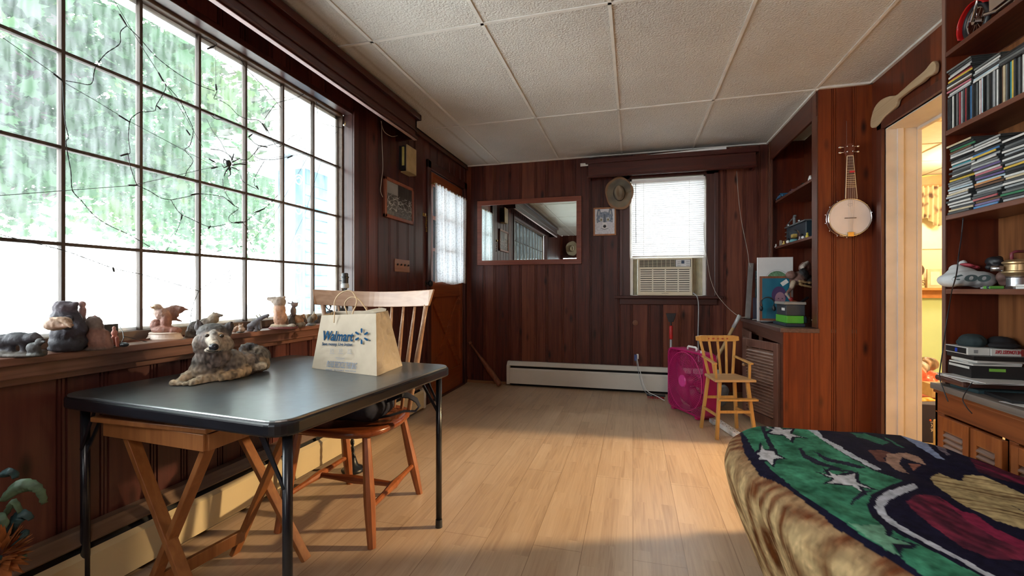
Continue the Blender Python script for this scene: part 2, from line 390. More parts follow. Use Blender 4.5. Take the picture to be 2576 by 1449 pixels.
# ceiling: tile field with grid strips
def ceil_mat():
    m, nt, b = base('ceiling_tile', .85); L = nt.links
    g = nd(nt, 'ShaderNodeNewGeometry'); n = nd(nt, 'ShaderNodeTexNoise'); n.inputs['Scale'].default_value = 95; n.inputs['Detail'].default_value = 4; L.new(g.outputs['Position'], n.inputs[0])
    n2 = nd(nt, 'ShaderNodeTexNoise'); n2.inputs['Scale'].default_value = 1.1; n2.inputs['Detail'].default_value = 3; L.new(g.outputs['Position'], n2.inputs[0])
    r = ramp(nt, [(.3, (.56, .53, .49)), (.7, (.68, .66, .62))]); L.new(n2.outputs[0], r.inputs[0])
    # brown damp line along the window side
    sp = nd(nt, 'ShaderNodeSeparateXYZ'); L.new(g.outputs['Position'], sp.inputs[0]); wv = nd(nt, 'ShaderNodeTexNoise'); wv.inputs['Scale'].default_value = 6; L.new(g.outputs['Position'], wv.inputs[0])
    w1 = nd(nt, 'ShaderNodeMath', operation='MULTIPLY_ADD'); w1.inputs[1].default_value = .03; L.new(wv.outputs[0], w1.inputs[0]); L.new(sp.outputs[0], w1.inputs[2])
    cr = ramp(nt, [(0, (0,0,0)), (.44, (0,0,0)), (.5, (1,1,1)), (.54, (0,0,0))]); mr = nd(nt, 'ShaderNodeMapRange'); mr.inputs[1].default_value = -1.75; mr.inputs[2].default_value = -1.35; L.new(w1.outputs[0], mr.inputs[0]); L.new(mr.outputs[0], cr.inputs[0])
    f = nd(nt, 'ShaderNodeMath', operation='MULTIPLY'); f.inputs[1].default_value = .45; L.new(cr.outputs[0], f.inputs[0])
    mx = nd(nt, 'ShaderNodeMix', data_type='RGBA'); L.new(f.outputs[0], mx.inputs[0]); L.new(r.outputs[0], mx.inputs[6]); mx.inputs[7].default_value = (.30, .22, .14, 1)
    # grey soot smudge on the tiles over the short valance
    vd = nd(nt, 'ShaderNodeVectorMath', operation='SUBTRACT'); vd.inputs[1].default_value = (.55, 4.95, 2.46); L.new(g.outputs['Position'], vd.inputs[0]); vm = nd(nt, 'ShaderNodeVectorMath', operation='MULTIPLY'); vm.inputs[1].default_value = (.9, 2.6, 0); L.new(vd.outputs[0], vm.inputs[0]); vl_ = nd(nt, 'ShaderNodeVectorMath', operation='LENGTH'); L.new(vm.outputs[0], vl_.inputs[0])
    va = nd(nt, 'ShaderNodeMath', operation='MULTIPLY_ADD'); va.inputs[1].default_value = .35; L.new(wv.outputs[0], va.inputs[0]); L.new(vl_.outputs['Value'], va.inputs[2]); sr = ramp(nt, [(.45, (.75,)*3), (1, (0,)*3)]); L.new(va.outputs[0], sr.inputs[0])
    m9 = nd(nt, 'ShaderNodeMix', data_type='RGBA'); L.new(sr.outputs[0], m9.inputs[0]); L.new(mx.outputs[2], m9.inputs[6]); m9.inputs[7].default_value = (.16, .16, .17, 1); L.new(m9.outputs[2], b.inputs['Base Color'])
    bp = nd(nt, 'ShaderNodeBump'); bp.inputs['Strength'].default_value = .8; bp.inputs['Distance'].default_value = .012; L.new(n.outputs[0], bp.inputs['Height']); L.new(bp.outputs[0], b.inputs['Normal'])
    return m
st(MB().box((XL-.02, YE, H), (XR+.12, YB+.02, H+.05)).build('ceiling', ceil_mat()))
mb = MB(); GX = [-1.43, -.77, -.11, .575, 1.24]; GY = [-.45, .9, 2.25, 3.60]
for x in GX: mb.box((x-.009, YE, H-.006), (x+.009, YB if x < 1.2 else 3.58, H-.0005))
for y in GY: mb.box((XL+.17, y-.009, H-.006), (XR, y+.009, H-.0005))
mb.box((XL, YB-.02, H-.012), (1.25, YB, H-.0005)); mb.box((XL, 3.28, H-.012), (XL+.02, YB, H-.0005)); mb.box((XR-.02, YE, H-.014), (XR, 3.58, H-.0005)); mb.box((1.25, 3.56, H-.014), (XR, 3.58, H-.0005)); mb.box((1.235, 3.58, H-.014), (1.252, YB, H-.0005))
st(mb.build('trim_1', pm('grid_paint', (.70, .67, .62), .5, var=.06)))
# left window: frame, reveal, muntins, glass
frame_m = wood('window_frame_wood', (.07, .042, .028), (.16, .10, .068), 'y', .45)
w1 = st(root('window_1', (-1.93, 1.23, .86)))
y0, y1, z0, z1 = WIN; xo, xi = -2.0, -1.90
mb = MB(); mb.box((xo, y0, z0), (xi, y0+.02, z1)); mb.box((xo, y1-.012, z0), (xi, y1+.02, z1)); mb.box((xo, y0, z1-.012), (xi, y1, z1+.03)); mb.box((xo, y0, z0-.02), (xi, y1, z0+.028))
mb.build('window_frame', frame_m, w1, bevel=.004)
mb = MB()
mb.box((xo, y1-.032, z0+.02), (-1.94, y1-.012, z1)); mb.box((xo, y0+.02, z1-.032), (-1.94, y1-.012, z1-.012)); mb.box((xo, y0+.02, z0+.028), (-1.94, y1-.012, z0+.04))
mb.build('storm_frame', pm('storm_white', (.75, .75, .74), .4), w1)
mb = MB(); ycols = [.078, .336, .593, .85, 1.105, 1.362, 1.617, 1.873, 2.128, 2.38]; zrows = [1.21, 1.547, 1.882]
for y in ycols: mb.box((-1.946, y-.006, z0+.02), (-1.920, y+.006, z1-.01))
for z in zrows: mb.box((-1.945, y0, z-.006), (-1.921, y1, z+.006))
mb.build('muntin', wood('muntin_wood', (.035,.022,.015), (.085,.054,.037), 'z', .6), w1, bevel=.002)
def glass_mat(name, haze):
    m = bpy.data.materials.new(name); m.use_nodes = True; nt = m.node_tree; L = nt.links; nt.nodes.remove(nt.nodes['Principled BSDF']); out = nt.nodes['Material Output']
    t = nd(nt, 'ShaderNodeBsdfTransparent'); t.inputs[0].default_value = (.97, .985, .98, 1); gl = nd(nt, 'ShaderNodeBsdfGlossy'); gl.inputs['Roughness'].default_value = .03
    tr = nd(nt, 'ShaderNodeBsdfTranslucent'); tr.inputs[0].default_value = (.9, .95, 1, 1)
    tc = nd(nt, 'ShaderNodeNewGeometry'); mp = nd(nt, 'ShaderNodeMapping'); mp.inputs['Scale'].default_value = (1, 30, 5); L.new(tc.outputs['Position'], mp.inputs[0]); n = nd(nt, 'ShaderNodeTexNoise'); n.inputs['Scale'].default_value = 2.2; n.inputs['Detail'].default_value = 6; L.new(mp.outputs[0], n.inputs[0])
    r = ramp(nt, [(.35, (haze*.3,)*3), (.8, (haze*1.6,)*3)]); L.new(n.outputs[0], r.inputs[0])
    m1 = nd(nt, 'ShaderNodeMixShader'); L.new(r.outputs[0], m1.inputs[0]); L.new(t.outputs[0], m1.inputs[1]); L.new(tr.outputs[0], m1.inputs[2])
    lw = nd(nt, 'ShaderNodeFresnel'); lw.inputs[0].default_value = 1.12; m2 = nd(nt, 'ShaderNodeMixShader'); L.new(lw.outputs[0], m2.inputs[0]); L.new(m1.outputs[0], m2.inputs[1]); L.new(gl.outputs[0], m2.inputs[2]); L.new(m2.outputs[0], out.inputs[0])
    return m
glass = glass_mat('window_glass', .06); glass_clear = glass_mat('clear_glass', .02)
MB().box((-1.938, y0+.02, z0+.028), (-1.934, y1-.012, z1-.012)).build('pane', glass, w1)
# reveal boards and casing around the left window
mb = MB(); mb.box((-1.90, y1, z0-.02), (XL+.001, y1+.018, z1+.02)); mb.box((-1.90, y0-.018, z0-.02), (XL+.001, y0, z1+.02)); mb.box((-1.90, y0, z1), (XL+.001, y1, z1+.03))
mb.box((XL, y1+.002, z0-.1), (XL+.014, y1+.05, z1+.03)); mb.box((XL, y0-.05, z0-.1), (XL+.014, y0, z1+.03))
st(mb.build('trim_2', trim_wood_z, bevel=.002))
mb = MB(); mb.box((-1.92, y0-.03, z0-.032), (-1.735, y1+.03, z0-.008)); mb.box((XL+.001, y0-.03, z0-.075), (-1.765, y1+.03, z0-.032)); mb.box((XL+.001, y0-.03, z0-.10), (-1.80, y1+.03, z0-.07))
st(mb.build('trim_3', wood('sill_wood', (.13, .052, .034), (.27, .125, .085), 'y', .4), bevel=.004))
mb = MB(); mb.box((XL, y1+.3, H-.05), (XL+.02, YB, H)); st(mb.build('trim_4', trim_wood))
# baseboards
mb = MB(); mb.box((XL, 3.62, 0), (XL+.015, 3.80, .07)); mb.box((XL, 4.74, 0), (XL+.015, YB, .07)); st(mb.build('baseboard_left', trim_wood_z))
mb = MB(); mb.box((XL, YB-.016, 0), (-1.36, YB, .03)); mb.box((.42, YB-.016, 0), (1.03, YB, .05)); st(mb.build('baseboard_back', wood('shoe_mould', (.16, .07, .03), (.26, .12, .05), 'x')))
# valance box above the left window
vl = root('window_valance', (-1.74, 1.4, 2.235), 'long dark red wooden valance box running above the big left window', 'valance')
mb = MB(); mb.box((-1.672, -.5, 2.237), (-1.654, 3.235, 2.44)); mb.build('fascia_board', wood('valance_wood', (.030, .005, .004), (.060, .011, .007), 'y', .3), vl, bevel=.003)
mb = MB(); mb.box((-1.654, -.5, 2.245), (-1.646, 3.24, 2.262)); mb.box((-1.654, -.5, 2.30), (-1.644, 3.245, 2.31)); mb.box((-1.654, -.52, 2.395), (-1.625, 3.262, 2.44)); mb.box((-1.829, 3.235, 2.395), (-1.625, 3.262, 2.44))
mb.build('moulding', MATS['valance_wood'], vl, bevel=.006, seg=3)
MB().box((-1.829, 3.215, 2.237), (-1.654, 3.235, 2.44)).build('end_board', MATS['valance_wood'], vl); MB().box((-1.829, -.5, 2.237), (-1.654, -.48, 2.44)).build('end_board', MATS['valance_wood'], vl)
mb = MB(); mb.box((-1.829, -.48, 2.40), (-1.672, 3.215, 2.415)); mb.build('top_board', trim_wood, vl)
mb = MB(); mb.box((-1.676, -.5, 2.2345), (-1.650, 3.235, 2.2368)); mb.build('pale_edge_strip', pm('pale_strip', (.52, .38, .38), .5), vl)
# back window
w2 = st(root('window_2', (.33, 4.85, .99)))
a, b_, z0, z1 = BWIN
mb = MB(); mb.box((a, YB, z0), (a+.02, YB+.12, z1)); mb.box((b_-.02, YB, z0), (b_, YB+.12, z1)); mb.box((a, YB, z1-.02), (b_, YB+.12, z1)); mb.box((a, YB+.07, 1.36), (b_, YB+.10, 1.40)); mb.box((a, YB, z0), (b_, YB+.12, z0+.01))
mb.build('window_frame', white_paint, w2)
MB().box((a+.02, YB+.09, z0), (b_-.02, YB+.093, z1)).build('pane', glass_clear, w2)
mb = MB()
mb.box((a-.10, YB-.022, .96), (a, YB, 2.26)); mb.box((b_, YB-.022, .96), (b_+.11, YB, 2.26)); mb.box((a-.10, YB-.022, z1), (b_+.11, YB, z1+.09)); mb.box((b_+.075, YB-.034, .99), (b_+.11, YB-.02, 2.2)); mb.box((a-.10, YB-.034, .99), (a-.07, YB-.02, 2.2))
st(mb.build('trim_5', trim_wood_z, bevel=.003))
mb = MB(); mb.box((a-.15, YB-.085, .963), (b_+.145, YB+.02, .988)); mb.box((a-.10, YB-.03, .90), (b_+.10, YB, .963))
st(mb.build('trim_6', trim_wood_x, bevel=.004))
# valance over the back window
v2 = root('window_valance', (.35, 4.7, 2.2), 'short dark red wooden valance box above the blinds on the back wall', 'valance')
mb = MB(); mb.box((-.445, 4.655, 2.20), (1.115, 4.675, 2.375)); mb.box((-.445, 4.675, 2.20), (-.425, 4.799, 2.375)); mb.box((1.095, 4.675, 2.20), (1.115, 4.799, 2.375)); mb.build('fascia_board', wood('valance_wood_x', (.035, .005, .004), (.075, .013, .007), 'x', .3), v2, bevel=.003)
mb = MB(); mb.box((-.47, 4.63, 2.34), (1.14, 4.799, 2.385)); mb.box((-.455, 4.645, 2.205), (1.125, 4.656, 2.22)); mb.build('moulding', MATS['valance_wood_x'], v2, bevel=.006, seg=3)
# ============================================================= DOORS
door_m = wood('door_wood', (.15, .030, .008), (.30, .075, .018), 'z', .3); door_h = wood('door_wood_rail', (.15, .030, .008), (.30, .075, .018), 'y', .3)
d1 = st(root('door_1', (XL-.03, 4.265, 0)))
X0, X1 = XL-.045, XL-.005; ya, yb = 3.845, 4.685; gw = (3.925, 4.615, 1.13, 2.05)
mb = MB(); mb.box((X0, ya, .005), (X1, gw[0], 2.165)); mb.box((X0, gw[1], .005), (X1, yb, 2.165)); mb.build('stile', door_m, d1, bevel=.003)
mb = MB(); mb.box((X0, gw[0], gw[3]), (X1, gw[1], 2.165)); mb.box((X0, gw[0], .98), (X1, gw[1], gw[2])); mb.box((X0, gw[0], .005), (X1, gw[1], .22)); mb.build('rail', door_h, d1, bevel=.003)
mb = MB(); mb.box((X0+.012, gw[0], .22), (X1-.018, gw[1], .98)); mb.build('lower_panel', door_m, d1)
mb = MB(); mb.bar((X1-.008, gw[0]+.02, .25), (X1-.008, gw[1]-.02, .95), .075, .02, up=(1,0,0)); mb.bar((X1-.008, gw[0]+.02, .95), (X1-.008, gw[1]-.02, .25), .075, .018, up=(1,0,0)); mb.build('cross_brace', door_h, d1, bevel=.002)
mb = MB(); 
for k in (1, 2): mb.box((X0+.008, gw[0]+(gw[1]-gw[0])*k/3-.013, gw[2]), (X1-.002, gw[0]+(gw[1]-gw[0])*k/3+.013, gw[3]))
for k in (1, 2): mb.box((X0+.008, gw[0], gw[2]+(gw[3]-gw[2])*k/3-.013), (X1-.002, gw[1], gw[2]+(gw[3]-gw[2])*k/3+.013))
mb.build('glazing_bar', door_m, d1)
MB().box((X0+.016, gw[0], gw[2]), (X0+.02, gw[1], gw[3])).build('pane', glass_clear, d1)
portal('portal_door', (XL-.08, 4.27, 1.59), .94, .7, (0, -math.pi/2, 0))
portal('portal_back', (.335, YB+.15, 1.58), .7, 1.15, (math.pi/2, 0, math.pi))
portal('portal_end', (-1.25, YE-.1, 1.41), 1.0, .9, (math.pi/2, 0, 0))
brass = pm('brass', (.55, .38, .14), .3, 1, var=.1); black_metal = pm('black_metal', (.012, .013, .016), .35, .3); black_plastic = pm('black_plastic', (.012, .013, .017), .45); steel = pm('steel', (.55, .57, .60), .28, 1)
p = ax(1080, 713, XL+.04); mb = MB(); mb.tube([(X1, p.y+.02, p.z), (X1+.03, p.y+.02, p.z)], .012, 10); mb.ell((X1+.048, p.y+.02, p.z), (.022, .03, .03)); mb.lathe([(.032, 0), (.032, .008)], (X1, p.y+.02, p.z), 16, Matrix.Rotation(math.pi/2, 4, 'Y'))
mb.build('knob', black_metal, d1, smooth=True)
mb = MB(); mb.box((XL, 3.765, 0), (XL+.02, 3.835, 2.25)); mb.box((XL, 4.695, 0), (XL+.02, 4.765, 2.25)); mb.box((XL, 3.765, 2.175), (XL+.02, 4.765, 2.25))
mb.box((XL-.10, 3.825, 0), (XL, 3.842, 2.175)); mb.box((XL-.10, 4.688, 0), (XL, 4.70, 2.175)); mb.box((XL-.10, 3.84, 2.168), (XL, 4.69, 2.18)); mb.box((XL-.06, 3.84, 0), (XL+.03, 4.69, .012))
st(mb.build('trim_7', trim_wood_z, bevel=.003))
# chain latch
ch = root('door_chain', (XL+.02, 3.80, 1.62), 'small brass chain latch hanging on the casing left of the curtained door', 'chain latch')
p = ax(1066, 540, XL+.022); mb = MB(); mb.box((XL+.02, p.y-.02, p.z-.014), (XL+.028, p.y+.02, p.z+.014)); mb.lathe([(.012, 0), (.012, .012)], (XL+.028, p.y, p.z), 12, Matrix.Rotation(math.pi/2, 4, 'Y')); mb.build('plate', brass, ch)
mb = MB()
for k in range(9):
    c = Vector((XL+.032, p.y+.03+.004*math.sin(k), p.z-.015-.016*k)); mb.lathe([(.006, -.0015), (.0075, 0), (.006, .0015), (.0045, 0), (.006, -.0015)], c, 10, Matrix.Rotation(math.pi/2*(k % 2), 4, 'Z') @ Matrix.Rotation(math.pi/2, 4, 'X'))
mb.build('chain', brass, ch)
# lace curtain over the door window
def curtain_mat():
    m = bpy.data.materials.new('lace'); m.use_nodes = True; nt = m.node_tree; L = nt.links; nt.nodes.remove(nt.nodes['Principled BSDF']); out = nt.nodes['Material Output']
    tc = nd(nt, 'ShaderNodeTexCoord'); n = nd(nt, 'ShaderNodeTexVoronoi'); n.inputs['Scale'].default_value = 60; L.new(tc.outputs['Object'], n.inputs[0]); r = ramp(nt, [(.1, (.42,)*3), (.5, (.12,)*3)]); L.new(n.outputs['Distance'], r.inputs[0])
    d = nd(nt, 'ShaderNodeBsdfDiffuse'); d.inputs[0].default_value = (.85, .86, .88, 1); t = nd(nt, 'ShaderNodeBsdfTranslucent'); t.inputs[0].default_value = (.88, .9, .94, 1); p_ = nd(nt, 'ShaderNodeBsdfTransparent')
    a_ = nd(nt, 'ShaderNodeMixShader'); a_.inputs[0].default_value = .5; L.new(d.outputs[0], a_.inputs[1]); L.new(t.outputs[0], a_.inputs[2])
    b_ = nd(nt, 'ShaderNodeMixShader'); L.new(r.outputs[0], b_.inputs[0]); L.new(a_.outputs[0], b_.inputs[1]); L.new(p_.outputs[0], b_.inputs[2]); L.new(b_.outputs[0], out.inputs[0]); return m
lace = curtain_mat()
cu = root('door_curtain', (XL+.04, 4.28, 1.11), 'white lace curtain gathered on a rod over the window of the wooden door', 'curtain')
def cf(u, v):
    sp = 1-.0*v; y = 3.885+(4.70-3.885)*u; amp = .010+.006*math.sin(u*9)
    return (XL+.035+amp*math.sin(u*62+1.5*math.sin(u*7))+.012*v*math.sin(u*12), y+.006*math.sin(v*5+u*20), 2.058-(2.058-1.115)*v+(.012*math.sin(u*9) if v > .9 else 0))
MB().grid(cf, 150, 18).build('lace_panel', lace, cu, smooth=True, fixn=False)
mb = MB(); mb.tube([(XL+.035, 3.865, 2.05), (XL+.035, 4.715, 2.05)], .005, 8); mb.tube([(XL+.035, 3.868, 2.05), (XL-.004, 3.868, 2.05)], .005, 8); mb.tube([(XL+.035, 4.712, 2.05), (XL-.004, 4.712, 2.05)], .005, 8); mb.build('curtain_rod', brass, cu)

# doorway to the kitchen
jamb_m = pm('jamb_paint', (.60, .53, .46), .55, var=.12, scale=5)
kit_wall = pm('kitchen_plaster', (.75, .66, .45), .8, var=.05, scale=3); kit_green = pm('kitchen_wainscot', (.46, .60, .34), .7, var=.05, scale=3)
D2 = st(root('door_2', (1.65, 2.93, 0)))
mb = MB(); mb.box((1.57, 3.405, 0), (1.735, 3.44, 2.10)); mb.box((1.628, 3.393, 0), (1.66, 3.406, 2.085)); mb.box((1.735, 3.40, 0), (1.76, 3.50, 2.16)); mb.build('door_jamb', jamb_m, D2, bevel=.002)
mb = MB(); mb.box((1.57, 2.42, 0), (1.735, 2.452, 2.10)); mb.box((1.57, 2.42, 2.078), (1.735, 3.44, 2.11)); mb.box((1.735, 2.35, 2.06), (1.76, 3.50, 2.16)); mb.box((1.735, 2.35, 0), (1.76, 2.45, 2.16)); mb.build('door_head', jamb_m, D2)
mb = MB(); mb.box((1.548, 3.415, 0), (1.569, 3.475, 2.14)); mb.box((1.548, 2.30, 2.09), (1.569, 3.475, 2.15)); mb.build('casing', wood('casing_wood', (.05, .012, .008), (.12, .035, .02), 'z', .35), D2, bevel=.003)
MB().box((1.569, 3.405, 0), (1.5695, 3.408, 2.08)).build('jamb_edge', jamb_m, D2)
# kitchen beyond
kx0, kx1, ky0, ky1 = 1.735, 4.6, 1.2, 6.4
st(MB().box((kx0-.12, ky0, -.05), (kx1, ky1, -.001)).build('floor_kitchen', pm('kitchen_vinyl', (.45, .36, .25), .5)))
km = MB()
km.box((kx0-.05, ky0, H-.06), (kx1, ky1, H)); st(km.build('ceiling_kitchen', pm('kitchen_ceiling_board', (.72, .62, .46), .8, var=.04)))
mb = MB()
for x in (2.2, 2.75, 3.3, 3.85): mb.box((x-.006, ky0, H-.066), (x+.006, ky1, H-.0605))
for y in (3.7, 4.35, 5.0, 5.65): mb.box((kx0, y-.006, H-.066), (kx1, y+.006, H-.0605))
st(mb.build('trim_8', pm('kitchen_batten', (.42, .34, .22), .7)))
mb = MB(); mb.box((kx0, ky1, 1.05), (kx1, ky1+.05, H)); st(mb.build('wall_kitchen_far', kit_wall))
mb = MB(); mb.box((kx0, ky1-.01, 0), (kx1, ky1+.05, 1.05)); st(mb.build('wall_kitchen_wainscot', kit_green))
mb = MB(); mb.box((kx1, ky0, 0), (kx1+.05, ky1, H)); mb.box((kx0, ky0-.05, 0), (kx1, ky0, H)); st(mb.build('wall_kitchen_side', kit_wall))
mb = MB(); mb.box((kx0-.10, 3.441, 0), (kx0, ky1, H)); mb.box((kx0-.10, ky0, 0), (kx0, 2.419, H)); mb.box((kx0-.10, 2.419, 2.111), (kx0, 3.441, H)); st(mb.build('wall_kitchen_inner', kit_wall))
mb = MB(); mb.box((kx0, ky1-.03, 2.22), (kx1, ky1, 2.40)); st(mb.build('trim_9', pm('kitchen_green_band', (.34, .38, .10), .6)))
# ============================================================= FITTED FURNITURE
shelf_w = wood('shelf_wood', (.055, .013, .007), (.13, .038, .020), 'y', .35); shelf_face = wood('shelf_edge_wood', (.10, .035, .020), (.20, .08, .05), 'y', .35)
shelf_side = wood('bookcase_side_wood', (.06, .008, .003), (.14, .022, .006), 'z', .35); back_wood = wood('bookcase_back_wood', (.13, .045, .015), (.28, .11, .04), 'z', .35)
dusty = wood('dusty_counter', (.10, .08, .07), (.20, .17, .15), 'y', .6)
louvre_m = wood('louvre_wood', (.14, .07, .045), (.25, .14, .095), 'y', .45); orange_w = wood('orange_wood', (.18, .045, .012), (.33, .10, .025), 'z', .3)
knob_m = wood('knob_wood', (.35, .22, .11), (.5, .33, .18), 'z', .4)
def louvre_door(parent, p, q, h, n, mat, mat_l, knob=None, splits=1, sagz=0):
    """door standing from p to q (floor corners), height h, n = outward normal"""
    p = Vector(p); q = Vector(q); n = Vector(n).normalized(); d = (q-p).normalized(); w = (q-p).length; sw = .05 if w > .3 else .034; t = .02
    P_ = lambda s, z, o=0: p+d*s+UP*z+n*o
    def slab(mb, s0, s1, z0, z1, o0=0, o1=t): mb.add([P_(s0,z0,o0),P_(s1,z0,o0),P_(s1,z0,o1),P_(s0,z0,o1),P_(s0,z1,o0),P_(s1,z1,o0),P_(s1,z1,o1),P_(s0,z1,o1)], [(0,3,2,1),(4,5,6,7),(0,1,5,4),(1,2,6,5),(2,3,7,6),(3,0,4,7)])
    mb = MB(); slab(mb, 0, sw, 0, h); slab(mb, w-sw, w, 0, h); slab(mb, sw, w-sw, 0, .07); slab(mb, sw, w-sw, h-.06, h)
    dr = mb.build('louvred_door', mat, parent, bevel=.002)
    mb = MB(); k = .085
    while k < h-.07:
        a0, a1 = P_(sw, k+.016, .002), P_(w-sw, k+.016, .002); b0, b1 = P_(sw, k-.006, t+.002), P_(w-sw, k-.006, t+.002); u_ = UP*.005
        mb.add([a0,a1,b1,b0,a0+u_,a1+u_,b1+u_,b0+u_], [(0,3,2,1),(4,5,6,7),(0,1,5,4),(1,2,6,5),(2,3,7,6),(3,0,4,7)]); k += .024
    mb.build('louvre_slats', mat_l, dr)
    if knob: c = P_(knob[0], knob[1], t); mb = MB(); mb.tube([c, c+n*.018], .006, 8); mb.ell(c+n*.024, .013); mb.build('knob', knob_m, dr, smooth=True)
    return dr
# corner hutch by the banjo wall
hu = root('corner_hutch', (1.3, 4.2, 0), 'built-in corner hutch with open shelves above a worn counter and louvred doors, beside the banjo', 'hutch')
HX = 1.25
mb = MB(); mb.box((HX, 3.60, .78), (HX+.02, 3.70, H-.001)); mb.build('upright', wood('stile_wood', (.06, .015, .008), (.14, .045, .022), 'z', .35), hu, bevel=.003)
mb = MB(); mb.box((HX, 4.70, .78), (HX+.02, 4.798, H-.001)); mb.box((HX-.008, 4.72, .78), (HX, 4.735, H-.001)); mb.build('upright', MATS['stile_wood'], hu, bevel=.003)
mb = MB(); mb.box((HX, 3.70, 2.272), (HX+.02, 4.70, H-.001)); mb.box((HX-.006, 3.60, 2.272), (HX, 3.612, H-.001)); mb.build('header_board', wood('hutch_header', (.05, .013, .008), (.11, .03, .017), 'y', .35), hu, bevel=.003)
mb = MB(); mb.box((1.552, 3.60, .78), (1.568, 4.79, H-.01)); mb.build('back_panel', panelling('pine_boards_hutch', 'y', (.045, .009, .004), (.10, .019, .007), (.17, .04, .012)), hu)
mb = MB(); mb.box((HX+.02, 3.60, .78), (1.552, 3.612, H-.01)); mb.build('side_panel', shelf_side, hu)
mb = MB(); mb.box((HX+.02, 4.775, .78), (1.552, 4.787, H-.01)); mb.build('side_panel', shelf_side, hu)
for z in (1.845, 1.425): MB().box((HX+.012, 3.612, z), (1.552, 4.60, z+.02)).build('shelf', shelf_w, hu, bevel=.002)
BX = 1.03
mb = MB(); mb.box((BX-.02, 3.584, .748), (1.552, 4.79, .778)); mb.box((BX-.02, 3.565, .748), (1.255, 3.584, .778)); mb.build('counter', wood('hutch_counter', (.06, .03, .025), (.13, .075, .06), 'y', .5), hu, bevel=.004)
mb = MB(); mb.box((BX, 3.582, .66), (BX+.02, 4.79, .748)); mb.box((BX, 3.582, 0), (BX+.02, 3.64, .66)); mb.box((BX, 4.72, 0), (BX+.02, 4.79, .66)); mb.box((BX, 4.17, .0), (BX+.02, 4.21, .66)); mb.build('face_frame', wood('hutch_frame', (.07, .025, .018), (.14, .06, .04), 'y', .4), hu, bevel=.002)
mb = MB(); mb.box((BX, 3.572, 0), (HX-.002, 3.582, .748)); mb.box((BX, 3.564, 0), (BX+.03, 3.572, .748)); mb.box((HX-.05, 3.566, 0), (HX-.035, 3.572, .748)); mb.build('end_panel', pine_warm, hu)
louvre_door(hu, (BX-.001, 3.63, .03), (BX-.15, 4.02, .03), .63, (-1, -.38, 0), wood('louvre_frame', (.10, .045, .032), (.18, .09, .065), 'z', .45), louvre_m, knob=(.365, .42))
louvre_door(hu, (BX-.004, 4.70, .03), (BX-.05, 4.23, .03), .66, (-1, .1, 0), MATS['louvre_frame'], louvre_m)
# bookcase right
bk = root('bookcase', (1.45, 1.85, 0), 'tall dark wood bookcase packed with CD cases at the right edge, louvred doors below', 'bookcase')
FX = 1.36; BY0, BY1 = 1.05, 2.475
for y in (BY1-.018, BY0): MB().box((FX, y, .62), (1.565, y+.018, H-.02)).build('side_panel', shelf_side, bk, bevel=.001)
mb = MB(); mb.box((FX-.004, BY1-.02, .62), (FX, BY1+.001, H-.02)); mb.build('front_edging', wood('edge_wood', (.12, .06, .045), (.22, .12, .09), 'z', .4), bk)
MB().box((1.55, BY0+.018, .62), (1.565, BY1-.018, H-.02)).build('back_panel', back_wood, bk)
SZ = {1: 2.095, 2: 1.742, 3: 1.362, 4: 1.032}
for k, z in SZ.items(): MB().box((FX-.002, BY0+.018, z), (1.55, BY1-.018, z+.021)).build('shelf', shelf_face if k != 1 else shelf_w, bk, bevel=.002)
mb = MB(); mb.box((FX-.045, BY0, .60), (1.55, BY1+.01, .628)); mb.build('counter', dusty, bk, bevel=.004)
mb = MB(); mb.box((FX-.03, BY0, .50), (FX-.01, BY1, .60)); mb.box((FX-.03, BY1-.06, 0), (FX-.01, BY1, .50)); mb.box((FX-.03, 2.02, 0), (FX-.01, 2.06, .5)); mb.box((FX-.03, BY1-.02, 0), (1.565, BY1, .60)); mb.box((FX-.036, BY0, .585), (FX-.028, BY1+.004, .60)); mb.build('base_frame', wood('base_frame_wood', (.14, .035, .010), (.26, .075, .022), 'y', .35), bk, bevel=.003)
for ya_, yb_ in ((2.415, 2.23), (2.22, 2.06), (2.02, 1.84), (1.83, 1.65)): louvre_door(bk, (FX-.031, ya_, .02), (FX-.031, yb_, .02), .475, (-1, 0, 0), orange_w, louvre_m)
# baseboard heaters
heat_w = pm('heater_enamel', (.62, .60, .55), .4, var=.05, scale=4); heat_y = pm('heater_enamel_yellow', (.55, .45, .27), .4, var=.06, scale=4); heat_brown = wood('heater_brown', (.12, .07, .045), (.20, .13, .09), 'y', .4)  # left heater's front cover has an even yellowish enamel
dark_gap = pm('dark_gap', (.008, .008, .009), .8)
def heater(rt, axis, wall, s, a, b, zt, mf, mt, cap):
    def prof(pl, mb, e0=a, e1=b):
        pts = [((wall+s*o, e0, z) if axis == 'y' else (e0, wall+s*o, z)) for o, z in pl]
        mb.prism(pts, (0, e1-e0, 0) if axis == 'y' else (e1-e0, 0, 0))
    mb = MB(); prof([(.068, .03), (.078, .03), (.078, zt-.085), (.062, zt-.068), (.060, zt-.072), (.068, zt-.09)], mb); mb.build('front_cover', mf, rt)
    mb = MB(); prof([(.001, zt-.03), (.001, zt), (.040, zt), (.072, zt-.038), (.066, zt-.045), (.036, zt-.012)], mb); mb.build('top_hood', mt, rt)
    mb = MB(); prof([(.001, .0), (.001, zt-.03), (.03, zt-.05), (.05, zt-.09), (.05, .05), (.03, .0)], mb); mb.build('heating_core', dark_gap, rt)
    for (e0, e1) in ((a-.035, a), (b, b+.035)):
        mb = MB(); prof([(.001, .02), (.001, zt+.002), (.042, zt+.002), (.083, zt-.045), (.083, .02)], mb, e0, e1); mb.build('end_cap', cap, rt, bevel=.005)
hl = root('baseboard_heater', (-1.78, 1.3, 0), 'cream baseboard heater running along the floor under the big left window', 'radiator')
heater(hl, 'y', XL+.001, 1, -.9, 3.56, .245, heat_y, heat_brown, heat_w)
